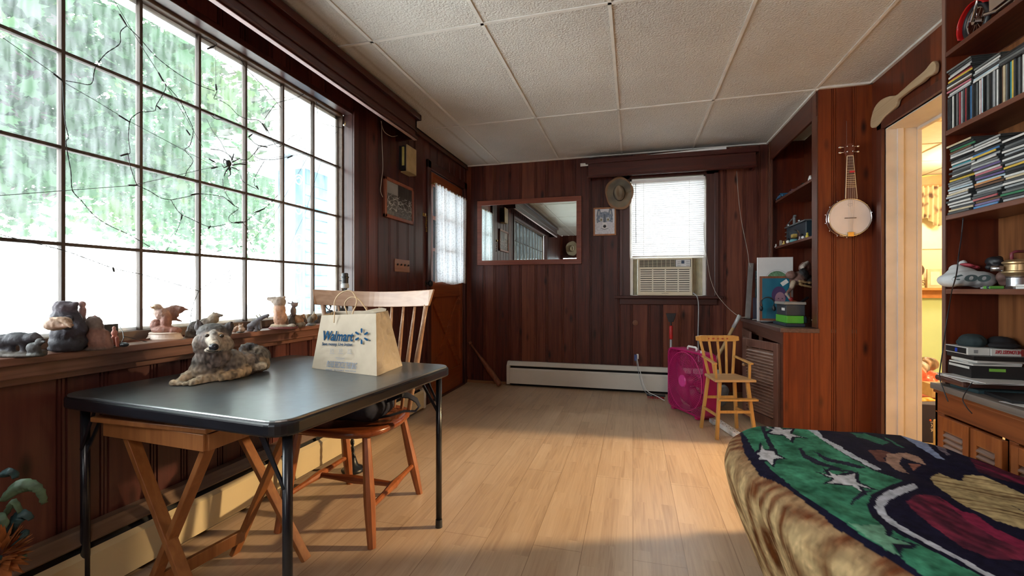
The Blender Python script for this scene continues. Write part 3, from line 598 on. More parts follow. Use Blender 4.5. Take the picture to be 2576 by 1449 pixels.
hb = root('baseboard_heater', (-.5, 4.76, 0), 'white baseboard heater along the back wall under the mirror', 'radiator')
heater(hb, 'x', YB-.001, -1, -1.30, .78, .265, heat_w, heat_w, heat_w)

# ============================================================= TABLE AND CHAIR
tb = root('card_table', (-1.295, 1.452, 0), 'square black vinyl folding card table under the big window', 'table', rz=math.radians(-4.5))
vinyl = pm('black_vinyl', (.045, .060, .066), .30, var=.25, scale=30, bump=.04, spec=1.0); vinyl.node_tree.nodes['Principled BSDF'].inputs['IOR'].default_value = 2.1; blackp = pm('black_enamel', (.010, .011, .015), .25)
def rrect(hx, hy, r, n=6):
    out = []
    for sx, sy, a0 in ((1,1,0),(-1,1,90),(-1,-1,180),(1,-1,270)):
        for k in range(n+1): t = math.radians(a0+90*k/n); out.append((sx*(hx-r)+r*math.cos(t), sy*(hy-r)+r*math.sin(t)))
    return out
TH = .475
def slab(mb, hx, hy, r, z0, z1): mb.prism([(x, y, z0) for x, y in rrect(hx, hy, r)], (0, 0, z1-z0))
mb = MB(); slab(mb, TH-.007, TH-.007, .055, .69, .712); mb.build('table_top', vinyl, tb, local=True, bevel=.004)
mb = MB(); o_ = rrect(TH, TH, .06); i_ = rrect(TH-.012, TH-.012, .05)
mb.prism([(x, y, .668) for x, y in o_], (0, 0, .038)); mb.build('rim', blackp, tb, local=True, bevel=.008, seg=3)
for sx, sy in ((1,1),(1,-1),(-1,1),(-1,-1)):
    x, y = sx*.435, sy*.415; mb = MB(); mb.tube([(x, y, .67), (x, y, .03)], .013, 14); lg = mb.build('leg', blackp, tb, local=True, smooth=True)
    mb = MB(); mb.tube([(x, y, .035), (x, y, .0)], [.0145, .0155], 14); mb.build('foot_cap', black_plastic, lg, local=True, smooth=False)
    mb = MB(); mb.bar((x, y, .50), (x-sx*.10, y, .655), .012, .004, up=(0,1,0)); mb.bar((x-.0, y+.012*sy, .52), (x-sx*.075, y+.012*sy, .66), .010, .004, up=(0,1,0)); mb.build('folding_brace', blackp, lg, local=True)
    lg.location.z = 0
mb = MB(); mb.prism([(-TH+.0, -.30, .668), (-TH+.0, -.38, .60), (-TH+.012, -.38, .60), (-TH+.012, -.30, .668)], (0.0, .09, 0)); 
# wooden chair behind the table
cw = wood('chair_seat_wood', (.14, .032, .010), (.26, .07, .022), 'x', .25); cwl = wood('chair_leg_wood', (.20, .055, .016), (.34, .11, .034), 'z', .3); crest_lit_w = wood('chair_crest_lit_wood', (.27, .15, .09), (.40, .25, .16), 'x', .3)  # crest and spindle wood paler: window light put into the colour
ch_ = root('dining_chair', (-1.268, 1.86, 0), 'orange-brown wooden spindle-back chair pushed in behind the black card table', 'chair')
def seat_pt(t, k=1.0, z=.46): # D-shaped outline
    a = 2*math.pi*t; c, s_ = math.cos(a), math.sin(a); r = 1/((abs(c)**3.2+abs(s_)**3.2)**(1/3.2))
    w_ = .25-(.03 if s_ > 0 else 0)*abs(s_); return (w_*c*r*k, .235*s_*r*k-.02, z)
mb = MB(); n = 40; prof = [(.80, .424), (.95, .428), (1.0, .440), (1.0, .452), (.97, .461), (.80, .455), (.4, .449)]
V = []; 
for k, z in prof: V += [seat_pt(i/n, k, z) for i in range(n)]
V.append((0, -.02, .448)); V.append((0, -.02, .424)); F_ = [(j*n+i, j*n+(i+1)%n, (j+1)*n+(i+1)%n, (j+1)*n+i) for j in range(len(prof)-1) for i in range(n)]
F_ += [((len(prof)-1)*n+i, (len(prof)-1)*n+(i+1)%n, len(V)-2) for i in range(n)]+[((i+1)%n, i, len(V)-1) for i in range(n)]
mb.add(V, F_); mb.build('seat', cw, ch_, local=True, smooth=True)
legs = {}
for sx, sy, fx, fy in ((1,-1,.245,-.25),(-1,-1,-.215,-.25),(1,1,.205,.25),(-1,1,-.215,.26)):
    a_ = Vector((sx*.17, sy*.155-.02, .43)); b_ = Vector((fx, fy, 0)); legs[(sx,sy)] = (a_, b_); pts = [a_.lerp(b_, t) for t in (0, .3, .55, .62, .8, 1)]
    MB().tube(pts, [.017, .021, .024, .024, .021, .017], 8).build('leg', cwl, ch_, local=True)
L_ = lambda k, t: legs[k][0].lerp(legs[k][1], t)
for sx in (1, -1):
    a_, b_ = L_((sx,-1), .66), L_((sx,1), .62); MB().tube([a_, a_.lerp(b_, .3), a_.lerp(b_, .5), a_.lerp(b_, .7), b_], [.011, .013, .020, .013, .011], 8).build('stretcher', cwl, ch_, local=True)
a_ = (L_((1,-1), .66)+L_((1,1), .62))/2; b_ = (L_((-1,-1), .66)+L_((-1,1), .62))/2
MB().tube([a_, a_.lerp(b_, .25), a_.lerp(b_, .5), a_.lerp(b_, .75), b_], [.012, .015, .021, .015, .012], 8).build('stretcher', cw, ch_, local=True)
def crest(u, z): x = -.348+.696*u; return Vector((x-.02, .27-.09*(2*u-1)**2-.03+.14*(z-.97), z))
mb = MB(); nu = 24; V = []
for i in range(nu+1):
    u = i/nu; top = 1.052-.012*math.sin(math.pi*u); bot = .972-.012*math.sin(math.pi*u); p0 = crest(u, bot); p1 = crest(u, top)
    e_ = .012 if i in (0, nu) else 0; inx = .022*(-1 if i == 0 else 1 if i == nu else 0)
    p0.x -= inx; V += [p0+Vector((0,-.011,0)), p0+Vector((0,.011,0)), p1+Vector((0,.009,0)), p1+Vector((0,-.009,0))]
F_ = [(i*4+k, i*4+(k+1)%4, (i+1)*4+(k+1)%4, (i+1)*4+k) for i in range(nu) for k in range(4)]+[(3,2,1,0),(nu*4,nu*4+1,nu*4+2,nu*4+3)]
mb.add(V, F_); mb.build('crest_rail', crest_lit_w, ch_, local=True, bevel=.003)
for i in range(9):
    u = .07+.86*i/8; top = crest(u, .975); bx = -.205+.41*i/8; bot = Vector((bx, .185-.05*(2*i/8-1)**2, .455)); r0, r1, r2 = (.012, .012, .012) if i in (0, 8) else (.009, .009, .006)
    MB().tube([bot, bot.lerp(top, .25), bot.lerp(top, .5), bot.lerp(top, .8), top], [r0*.9, r0*1.15, r1*1.25, r1*.95, r2], 8, flat=.85).build('spindle', crest_lit_w, ch_, local=True, smooth=True)
# dark backpack on the seat
navy = pm('navy_cloth', (.008, .011, .028), .8, var=.3, scale=40, bump=.3)
bp_ = blob('backpack', [('s', (-1.27, 1.80, .555), (.205, .15, .10), (.008,.011,.028)), ('s', (-1.35, 1.78, .57), (.13, .13, .10), (.008,.011,.028)), ('s', (-1.16, 1.80, .53), (.11, .13, .07), (.008,.011,.028)), ('c', (-1.40, 1.76, .52), (-1.12, 1.76, .51), .055, .05, (.01,.013,.03))], voxel=.012, smooth=4, disp=.006, dscale=18, mat=navy, flat_base=.462)
tag(bp_, 'dark navy backpack lying on the chair seat under the card table', 'backpack')
pts = [(-1.07,1.80,.555), (-1.02,1.83,.575), (-.985,1.85,.57), (-.955,1.87,.545), (-.945,1.88,.515), (-.96,1.87,.495), (-1.0,1.84,.50), (-1.05,1.80,.487), (-1.10,1.77,.48)]
mb = MB(); mb.tube([(p[0], p[1]-.005, p[2]) for p in pts], .018, 8, flat=.25); o = mb.build('shoulder_strap', navy, bp_, smooth=True)
mb = MB(); mb.box((-1.03, 1.815, .568), (-1.0, 1.835, .583)); mb.build('buckle', black_plastic, bp_)

# folding wooden tray table under the card table
tw = wood('tray_wood', (.22, .075, .022), (.36, .145, .045), 'z', .4); tt = root('folding_tray_table', (-1.4, 1.27, 0), 'folding orange wood tray table with crossed legs, stored under the black card table', 'tray table')
mb = MB(); mb.box((-1.655, 1.02, .632), (-1.19, 1.50, .648)); mb.build('tray_top', tw, tt, bevel=.003)
mb = MB(); mb.bar((-1.645, 1.06, .605), (-1.20, 1.03, .605), .02, .05); mb.build('apron', tw, tt, bevel=.002); mb = MB(); mb.bar((-1.645, 1.48, .605), (-1.20, 1.48, .605), .02, .05); mb.build('apron', tw, tt, bevel=.002)
mb = MB(); mb.bar((-1.20, 1.03, .605), (-1.20, 1.48, .605), .02, .05); mb.build('apron', tw, tt, bevel=.002)
for (p, q) in (((-1.585, 1.085, .59), (-1.27, 1.085, 0)), ((-1.225, 1.065, .59), (-1.565, 1.115, 0)), ((-1.585, 1.445, .59), (-1.225, 1.475, 0)), ((-1.225, 1.415, .59), (-1.53, 1.435, 0))):
    MB().bar(p, q, .018, .038, up=(0,1,0)).build('leg', tw, tt, bevel=.002)
MB().bar((-1.51, 1.13, .09), (-1.475, 1.425, .09), .018, .045).build('stretcher', tw, tt, bevel=.002)
mb = MB(); 
for c in ((-1.41, 1.045, .30), (-1.405, 1.392, .30)): mb.tube([c, (c[0], c[1]+.06, c[2])], .006, 10)
# floor lamp: base, twisted pole, bare socket
fl_ = root('floor_lamp', (-1.566, 2.27, 0), 'black twisted-pole floor lamp without a shade, standing behind the spindle chair', 'lamp')
mb = MB(); mb.lathe([(.0, 0), (.062, .0), (.066, .012), (.055, .022), (.030, .035), (.018, .07), (.014, .085)], (-1.566, 2.27, 0), 24); mb.build('foot', black_metal, fl_, smooth=True)
mb = MB(); n = 90
for s_ in (0, math.pi): mb.tube([(-1.566+.006*math.cos(s_+i*.9)-.0006*i, 2.27+.006*math.sin(s_+i*.9), .08+.0112*i) for i in range(n)], .0065, 6)
mb.build('pole', black_metal, fl_, smooth=True)
mb = MB(); c = (-1.62, 2.27, 1.058); mb.lathe([(.010, 0), (.022, .004), (.022, .022), (.018, .030)], c, 20); mb.build('socket_base', pm('socket_grey', (.35, .37, .38), .4), fl_, smooth=False)
mb = MB(); mb.lathe([(.019, .030), (.019, .060), (.022, .062), (.022, .068), (.018, .070), (.018, .086), (.014, .09)], c, 20); mb.tube([(c[0]+.018, c[1], c[2]+.045), (c[0]-.034, c[1]-.005, c[2]+.045)], .003, 6); mb.build('socket', black_plastic, fl_)

# ============================================================= BOX FAN
pk = pm('magenta_plastic', (.42, .012, .115), .32, var=.08); pkd = pm('magenta_grille', (.55, .03, .19), .35, var=.08); blade_m = pm('magenta_blade', (.30, .008, .07), .35)
fan = root('box_fan', (.42, 4.035, 0), 'magenta box fan with round wire grille standing before the back wall heater', 'fan', rz=0)
a0 = Vector((.305, 4.265, 0)); a1 = Vector((.54, 3.806, 0)); d_ = (a1-a0).normalized(); nn = Vector((d_.y, -d_.x, 0)); nn = -nn if nn.x > 0 else nn; nb = -nn
W_ = .52; mid = (a0+a1)/2; Fp = lambda s, z, o=0: mid+d_*s+UP*(z+.015)+nb*o
def rr3(hx, hz, r, o, n=6): return [Fp(x, y+.265, o) for x, y in rrect(hx, hz, r, n)]
mb = MB(); A = rr3(.26, .262, .07, 0); B = rr3(.26, .262, .07, .115); A2 = rr3(.246, .248, .062, 0); B2 = rr3(.246, .248, .062, .115); n = len(A)
mb.add(A+B+A2+B2, [(k, (k+1)%n, n+(k+1)%n, n+k) for k in range(n)]+[(2*n+k, 3*n+k, 3*n+(k+1)%n, 2*n+(k+1)%n) for k in range(n)]+[(k, 2*n+k, 2*n+(k+1)%n, (k+1)%n) for k in range(n)]+[(n+k, n+(k+1)%n, 3*n+(k+1)%n, 3*n+k) for k in range(n)])
mb.build('housing', pk, fan)
C_ = lambda a, r, o=-.004: Fp(r*math.cos(a), .265+r*math.sin(a), o)
for side, off, sg in (('f', -.006, -1), ('b', .121, 1)):
    mb = MB(); dome = lambda r: off+sg*.012*(1-(r/.24)**2)
    for i in range(19):
        r = .055+.0103*i; mb.tube([C_(2*math.pi*k/56, r, dome(r)) for k in range(57)], .0011, 4, caps=False)
    for i in range(72):
        a = 2*math.pi*i/72; mb.tube([C_(a+(r-.04)*1.3, r, dome(r)) for r in (.045, .09, .14, .19, .24)], .0011, 4, caps=False)
    # corner mesh
    for cx_, cz_ in ((1,1),(1,-1),(-1,1),(-1,-1)):
        for i in range(1, 9):
            r = .245+.0118*i; pts = [C_(math.atan2(cz_, cx_)+t*.01, r, off+.006*0) for t in range(-40, 41, 2)]; pts = [p for p in pts if max(abs((p-mid).dot(d_)), abs(p.z-.28)) < .252]
            if len(pts) > 2: mb.tube(pts, .0011, 4, caps=False)
        for t in range(-36, 37, 8):
            a = math.atan2(cz_, cx_)+t*.01; pts = [C_(a, r, off) for r in (.24, .27, .30, .335)]; pts = [p for p in pts if max(abs((p-mid).dot(d_)), abs(p.z-.28)) < .252]
            if len(pts) > 1: mb.tube(pts, .0011, 4, caps=False)
    g = mb.build('grille', pkd, fan)
    mb = MB(); mb.tube([C_(2*math.pi*k/56, .243, off-sg*.0) for k in range(57)], .0042, 6, caps=False); mb.build('grille_ring', pkd, g)
    mb = MB(); rot = Matrix((( d_.x, 0, nn.x*(-sg)), (d_.y, 0, nn.y*(-sg)), (0, 1, 0))).to_4x4(); mb.lathe([(.052, 0), (.052, .006), (.046, .012)], C_(0, 0, off+sg*.004) if side == 'b' else C_(0, 0, off-.012+.0), 28, Matrix(((d_.x, 0, nn.x), (d_.y, 0, nn.y), (0, 1, 0))).to_4x4()); mb.build('hub_cap', pm('magenta_cap', (.62, .05, .27), .4), g)
mb = MB()
for k in range(5):
    a = 2*math.pi*k/5
    def bf(u, v, a=a): r = .05+.175*u; w = (.55+.35*u); t = a+(v-.5)*w+.3*u; return C_(t, r, .055+(v-.5)*.05)
    mb.grid(bf, 8, 6)
mb.tube([C_(0, 0, .02), C_(0, 0, .10)], .045, 20); mb.build('fan_blades', blade_m, fan, smooth=True, solid=.002)
mb = MB(); mb.tube([Fp(-.02, .53, .045), Fp(-.02, .548, .045), Fp(-.012, .556, .045), Fp(.09, .556, .045), Fp(.10, .548, .045), Fp(.10, .53, .045)], .009, 8); mb.build('handle', pm('white_plastic', (.80, .80, .78), .35), fan, smooth=True)
mb = MB(); c = Fp(.175, .527, .05); mb.lathe([(.020, 0), (.019, .012), (.014, .016)], c, 16); mb.build('speed_knob', MATS['white_plastic'], fan)
for s_ in (-.17, .17): mb = MB(); mb.boxm(Fp(s_, -.004, .055), (.04, .13, .016), Matrix(((d_.x, nb.x, 0), (d_.y, nb.y, 0), (0, 0, 1))).to_4x4()); mb.build('foot', pk, fan, bevel=.003)

# ============================================================= CHILD'S HIGH CHAIR
hw = wood('highchair_wood', (.42, .21, .055), (.62, .36, .11), 'z', .35); hs = wood('highchair_seat', (.40, .24, .10), (.55, .36, .18), 'x', .4)
hc = root('doll_high_chair', (.665, 3.57, 0), "small honey-coloured wooden doll's high chair with painted hearts, beside the magenta fan", 'high chair', rz=math.radians(14.5))
for sx in (-1, 1):
    for sy in (-1, 1): MB().bar((sx*.097, sy*.095, .40), (sx*.135, sy*.135, .0), .022, .022, up=(0,1,0)).build('leg', hw, hc, local=True, bevel=.003)
mb = MB(); mb.prism([(-.145, -.13, .40), (.145, -.13, .40), (.115, .12, .40), (-.115, .12, .40)], (0, 0, .018)); mb.build('seat', hs, hc, local=True, bevel=.004)
for i in range(5):
    x = -.095+.0475*i; MB().bar((x*.95, .105, .415), (x*1.38, .16, .665), .020 if i in (0, 4) else .017, .010, up=(0,1,0)).build('back_slat', hw, hc, local=True, bevel=.002)
mb = MB(); mb.prism([(-.165+.33*i/8, .15, .655+(.006 if i in (0, 8) else 0)) for i in range(9)]+[(.165-.33*i/8, .158, .70-(.008 if i in (0, 8) else 0)) for i in range(9)], (0, .014, .002)); tr_ = mb.build('top_rail', hw, hc, local=True, bevel=.004)
mb = MB(); red = pm('stencil_red', (.35, .05, .03), .6); 
for k, x in enumerate((-.07, -.035, 0, .035, .07)):
    pts = [(x+.007*math.cos(t)*(1.3 if k % 2 else .8), .1495, .677+.006*math.sin(t)) for t in [2*math.pi*i/10 for i in range(10)]]; mb.prism(pts, (0, -.001, 0))
mb.build('stencil', red, tr_, local=True)
for sx in (-1, 1):
    MB().bar((sx*.12, .135, .545), (sx*.128, -.10, .525), .026, .012).build('armrest', hw, hc, local=True, bevel=.003); MB().bar((sx*.122, -.08, .53), (sx*.118, -.085, .415), .015, .015, up=(0,1,0)).build('arm_post', hw, hc, local=True, bevel=.002)
MB().bar((-.135, -.155, .285), (.135, -.155, .285), .045, .014).build('footrest', hw, hc, local=True, bevel=.003)
for a_, b_, z in (((-.117, -.117), (.117, -.117), .19), ((-.117, .117), (.117, .117), .24), ((-.12, -.12), (-.12, .12), .16), ((.12, -.12), (.12, .12), .16)):
    MB().bar((a_[0], a_[1], z), (b_[0], b_[1], z), .012, .02).build('stretcher', hw, hc, local=True, bevel=.002)
# ============================================================= SCULPTED THINGS (figure helpers)
MY = Matrix.Rotation(YAW, 4, 'Z')
def S(u, v, D, r, c, tilt=None):
    k = D/FL
    if not isinstance(r, (tuple, list)): r = (r, r, r)
    M_ = MY if tilt is None else MY @ Matrix.Rotation(math.radians(tilt), 4, 'Y')
    return ('s', ad(u, v, D), tuple(q*k for q in r), c, M_)
def K(u0, v0, D0, u1, v1, D1, r0, r1, c): return ('c', ad(u0, v0, D0), ad(u1, v1, D1), r0*D0/FL, r1*D1/FL, c)
GR, DK_, CR_, TN, MG = (.115,.095,.08), (.035,.03,.03), (.47,.37,.25), (.30,.19,.10), (.17,.13,.11)
fur = vcol('sculpted_fur', .65, .3, 160)
# large wolf statue on the card table
wf = root('wolf_statue', az(560, 950, .713), 'large lying grey wolf statue with cream paws on the black card table', 'statue')
B = [S(522,915,1.67,(34,34,40),GR), S(512,930,1.66,(30,30,26),(.27,.21,.15)), S(537,893,1.67,(40,38,36),MG), S(532,868,1.66,(42,36,34),MG),
     S(575,912,1.73,(42,34,34),GR), S(612,915,1.79,(38,34,32),(.12,.095,.08)), S(590,932,1.74,(44,30,20),(.26,.18,.11)), S(648,900,1.86,(27,38,30),(.15,.12,.09)), S(655,915,1.84,(20,28,20),(.33,.23,.13)), S(650,921,1.80,(22,20,10),CR_),
     K(610,880,1.80,640,873,1.86,9,9,DK_), K(612,872,1.86,628,868,1.87,7,6,(.12,.11,.09)), K(628,868,1.87,655,882,1.9,8,8,DK_),
     K(495,933,1.66,448,960,1.60,17,10,CR_), K(548,944,1.68,490,962,1.60,17,11,CR_), S(440,962,1.585,(12,14,8),CR_), S(455,966,1.585,(8,12,6),(.45,.36,.25)), S(484,963,1.585,(13,14,9),CR_), S(470,966,1.585,(8,12,6),(.4,.32,.22)),
     K(600,940,1.70,560,948,1.66,12,12,(.40,.28,.16)), S(665,922,1.86,(12,18,9),(.42,.3,.17))]
blob('body', B, wf, furry=1, voxel=.0042, smooth=2, disp=.0042, dscale=62, mat=fur, flat_base=.7135)
Hd = [S(538,855,1.64,(37,32,31),MG), S(536,832,1.65,(36,28,19),(.085,.075,.068)), S(515,838,1.66,(18,20,14),(.12,.105,.095)), S(562,838,1.66,(18,20,14),(.12,.10,.085)), S(508,862,1.63,(20,22,22),(.27,.22,.18)), S(566,864,1.63,(17,22,20),(.34,.25,.17)), K(538,852,1.62,538,872,1.555,19,11,(.50,.42,.33)), S(536,880,1.60,(17,22,7),(.45,.38,.3)),
      S(528,840,1.61,(9,8,5),(.38,.26,.15)), S(553,840,1.61,(9,8,5),(.38,.26,.15)), S(541,846,1.60,(8,8,13),(.10,.09,.08)), K(538,840,1.61,538,861,1.575,11,8,(.36,.31,.26)),
      S(502,824,1.66,(12,8,17),(.05,.036,.033),-14), K(500,816,1.66,497,808,1.66,8,4,(.05,.036,.033)), S(575,826,1.66,(12,8,17),(.05,.036,.033),16), K(579,818,1.66,583,811,1.66,8,4,(.05,.036,.033)), S(500,866,1.64,(14,16,16),(.26,.21,.17)), S(575,868,1.65,(12,16,14),(.24,.17,.12))]
hd = blob('head', Hd, wf, furry=.6, voxel=.0034, smooth=2, disp=.0020, dscale=85, mat=fur)
mb = MB(); mb.ell(ad(538,873,1.545), (.016,.012,.013), MY); mb.build('nose', pm('wolf_nose', (.012,.012,.016), .25), hd, smooth=True)
for (u, v) in ((521,844),(558,845)): mb = MB(); mb.ell(ad(u,v,1.592), (.0078,.006,.0062), MY); mb.build('eye', pm('wolf_eye', (.03,.018,.01), .12), hd, smooth=True)
mb = MB(); mb.tube([ad(519,880,1.575), ad(528,884,1.56), ad(538,885,1.553), ad(549,883,1.56)], .0014, 5); mb.build('mouth', pm('wolf_mouth', (.01,.01,.01), .9, spec=.05), hd)

# figurines along the sill (sill top at z = .852)
SZL = .8525
def sill(D): return D
def fig(name, prims, label, cat='figurine', voxel=.0035, disp=.0012, ds=120, **kw):
    o = blob(name, prims, None, voxel=voxel, smooth=2, disp=disp, dscale=ds, mat=fur, flat_base=SZL, **kw)
    return tag(o, label, cat, 'animal figurines on the window sill')
bl, br, rk = (.035,.035,.045), (.07,.045,.035), (.10,.085,.07)
def DZ(v): return (CAMH-SZL)*FL/(v-CY)   # depth of the sill point seen at row v
D = DZ(897); fig('bear_figurine', [S(10,858,D,(30,17,18),bl), S(45,852,D,(38,18,17),bl), S(80,850,D,(24,14,13),bl), K(90,848,D,112,858,D,10,4,br), S(88,838,D,4,bl), K(12,865,D,12,893,D,9,8,bl), K(30,868,D,27,888,D,8,8,bl), K(62,862,D,60,885,D,9,7,bl), S(50,893,D,(62,22,8),rk), S(10,890,D,(26,20,8),rk), S(105,888,D,(12,12,10),rk)], 'dark walking mother bear figurine at the far left of the sill', voxel=.004)
fig('bear_cub_figurine', [S(85,875,D-.04,(17,12,14),(.06,.06,.06)), S(100,860,D-.04,(10,9,9),(.06,.06,.06)), K(100,860,D-.04,113,860,D-.045,6,3,(.06,.06,.06)), K(78,880,D-.04,76,892,D-.04,7,6,(.05,.05,.05)), K(95,880,D-.04,97,892,D-.04,7,6,(.05,.05,.05)), S(88,893,D-.04,(22,12,5),(.06,.06,.05))], 'small seated bear cub figurine beside the walking mother bear', voxel=.003)
D = DZ(884); d2 = (.045,.040,.055); bsk = (.32,.20,.13)
fig('bear_figurine', [S(172,860,D,(44,32,24),bl), S(172,838,D,(38,32,34),d2), S(165,800,D,(33,26,26),d2), S(164,775,D,(27,23,19),(.09,.07,.09)), S(143,764,D,7,(.1,.08,.1)), S(190,765,D,8,(.1,.08,.1)), K(190,800,D,206,830,D,12,12,d2), S(165,876,D,(42,26,9),bl), K(140,805,D-.06,170,820,D-.08,12,12,d2)], 'tall dark standing bear figurine hugging a striped basket on the sill', voxel=.005, disp=.0022, ds=90)
tall = bpy.data.objects['bear_figurine.001']
bk2 = fig('honeycomb', [S(146,814,D-.11,(36,16,17),bsk,-12)]+[K(125+k*9,808+k*0-8,D-.125,150+k*7,800+k*6,D-.13,3.2,3.2,(.45,.30,.2)) for k in range(5)]+[K(135,822,D-.12,178,818,D-.12,6,6,(.36,.2,.13)), K(150,806,D-.09,176,800,D-.02,8,8,d2)], 'pale striped honeycomb', cat='ornament', voxel=.004); adopt(bk2, tall)
D = DZ(882); rb = (.22,.105,.075); gb_ = (.17,.13,.11)
fig('owl_figurine', [S(207,785,D+.02,(9,8,16),(.34,.2,.19)), S(207,765,D+.02,(8,8,8),(.4,.25,.24)), K(200,764,D+.02,197,767,D+.02,3,1,(.3,.2,.1)), K(207,800,D+.02,214,880,D+.02,7,9,gb_), S(215,880,D+.02,(14,12,6),rk)], 'pale pink bird figurine perched on a post beside the tall bear', voxel=.0035)
D = DZ(880)
D += .0
fig('wildcat_figurine', [S(236,812,D,(20,15,17),gb_), S(243,822,D,(16,14,14),gb_), S(243,845,D,(23,20,26),rb), S(252,862,D,(28,22,22),rb), K(241,805,D,240,794,D,5,2,(.4,.2,.18)), K(222,803,D,224,796,D,4,2,gb_), K(232,835,D,229,872,D,8,9,gb_), K(262,840,D,275,872,D,12,9,rb), S(245,877,D,(34,20,7),rk)], 'reddish brown seated wildcat figurine between the tall bear and a small black box', voxel=.0042, disp=.002)
D = DZ(871)
o = MB().box(ad(256,873,D+.05), ad(298,814,D+.10)).build('speaker_box', black_plastic, bevel=.003); tag(o, 'small black box standing on the sill behind the tiny red dog', 'box'); 
fig('dog_figurine', [S(289,856,D-.02,(9,8,15),(.38,.12,.07)), S(288,838,D-.02,(7,7,8),(.45,.17,.12)), S(287,826,D-.02,(4,4,6),(.5,.25,.2)), K(284,850,D-.03,282,870,D-.03,4,4,(.35,.1,.06)), K(294,850,D-.03,296,870,D-.03,4,4,(.35,.1,.06)), S(290,871,D-.02,(14,9,3),rk)], 'tiny howling red dog figurine in front of the small black box', voxel=.0022, disp=.0005)
mb = MB(); pts = [ad(300,820,D+.06), ad(309,835,D+.03), ad(311,850,D), ad(306,862,D-.01), ad(303,868,D-.01)]; mb.tube(pts, .0012, 5); mb.tube([ad(311,846,D), ad(330,850,D+.05), ad(360,858,D+.12), ad(380,862,D+.16)], .0015, 5); mb.ell(ad(311,867,D-.02), (.02,.012,.008)); o = mb.build('wire', black_plastic); tag(o, 'thin black wire with a plug trailing along the sill from the black box', 'wire')
# eagle on a white oval base
D = DZ(852); eg = root('eagle_figurine', ad(415,857,D), 'brown eagle figurine with spread wings on a round cream base', 'figurine', 'animal figurines on the window sill')
mb = MB(); k = D/FL; c = ad(415,857,D); c.z = SZL; mb.lathe([(0,0),(44*k,0),(44*k,2*k),(41*k,5*k),(38*k,12*k),(39*k,15*k),(36*k,17*k),(0,17*k)], c, 32, None, 1, .75); mb.build('pedestal', pm('cream_ceramic', (.62,.50,.42), .4), eg)
e1, e2, e3 = (.27,.12,.085), (.52,.42,.35), (.20,.09,.06)
blob('eagle', [S(413,830,D,(30,20,12),e1), S(393,818,D,(14,13,16),e1), S(440,832,D,(15,14,10),e1), S(418,808,D,(12,12,22),e1), S(408,790,D,(17,14,16),(.36,.22,.17)), S(398,782,D,(11,11,18),e2), S(394,772,D-.01,(8,9,8),e2), K(388,773,D-.02,380,775,D-.03,4,1.5,(.45,.3,.12)),
   K(392,778,D,379,772,D+.01,6,2,e1), S(428,786,D+.02,(18,7,14),e3,25), S(444,778,D+.03,(20,5,11),e3,10), K(455,776,D+.03,477,780,D+.04,6,1,e3), S(440,790,D+.02,(12,4,9),e3,30), K(432,800,D+.02,456,808,D+.03,6,2,e3)], eg, voxel=.0032, smooth=1, disp=.0018, dscale=130, mat=fur)
# wolf behind the statue
D = DZ(848); wv = (.15,.12,.09)
fig('wolf_figurine', [S(495,825,D,(22,16,18),(.09,.08,.07)), S(480,838,D,(12,12,16),wv), S(520,815,D,(20,15,16),wv), S(536,803,D,(14,11,13),(.24,.18,.12)), S(541,795,D,(11,10,9),(.26,.21,.15)), K(548,794,D,559,793,D,6,3,(.16,.13,.1)), K(537,790,D,537,784,D,3,1,wv), K(545,788,D,547,785,D,2,1,wv), K(478,840,D,470,850,D,9,6,wv), K(520,825,D,522,848,D,8,6,wv), S(495,846,D,(26,14,5),rk)], 'grey wolf figurine with raised head on the sill behind the large wolf statue', voxel=.0035, disp=.0018)
D = DZ(838); pg = (.40,.24,.16)
fig('raccoon_figurine', [S(592,830,D,(9,8,7),pg), S(598,824,D,(6,6,5),pg), K(587,832,D,580,834,D,4,2,pg)], 'tiny pinkish brown mouse figurine lying right behind the wolf statue ear', voxel=.002, disp=.0005)
fig('raccoon_figurine', [S(609,829,D-.02,(8,8,6),(.38,.27,.2)), S(606,822,D-.02,(6,6,5),(.42,.31,.24)), K(602,818,D-.02,602,815,D-.02,2,1.5,pg), K(610,818,D-.02,611,815,D-.02,2,1.5,pg), S(605,835,D-.02,(10,7,3),rk)], 'tiny pale raccoon figurine sitting next to the mouse figurine', voxel=.002, disp=.0005)
D = DZ(833); ek = (.11,.10,.11)
fig('moose_figurine', [S(641,814,D,(15,9,9),ek,-30), S(632,820,D,(10,9,8),ek), K(650,805,D,664,797,D,6,5,ek), K(664,797,D,674,793,D,5,4,ek), K(672,794,D,674,801,D,2,1,ek), K(628,822,D,626,833,D,5,5,ek), K(636,820,D,634,830,D,4,4,ek), K(647,812,D,646,831,D,5,5,ek), K(653,808,D,655,826,D,4,4,ek), K(650,800,D,644,793,D,2,1.5,(.2,.2,.1)), K(656,797,D,652,790,D,2,1.5,(.2,.2,.1)), S(628,833,D,(6,6,2.5),rk), S(648,833,D,(8,6,2),rk)], 'small dark climbing bear figurine with twigs on its back, left of the tan bear', voxel=.0024, disp=.0006)
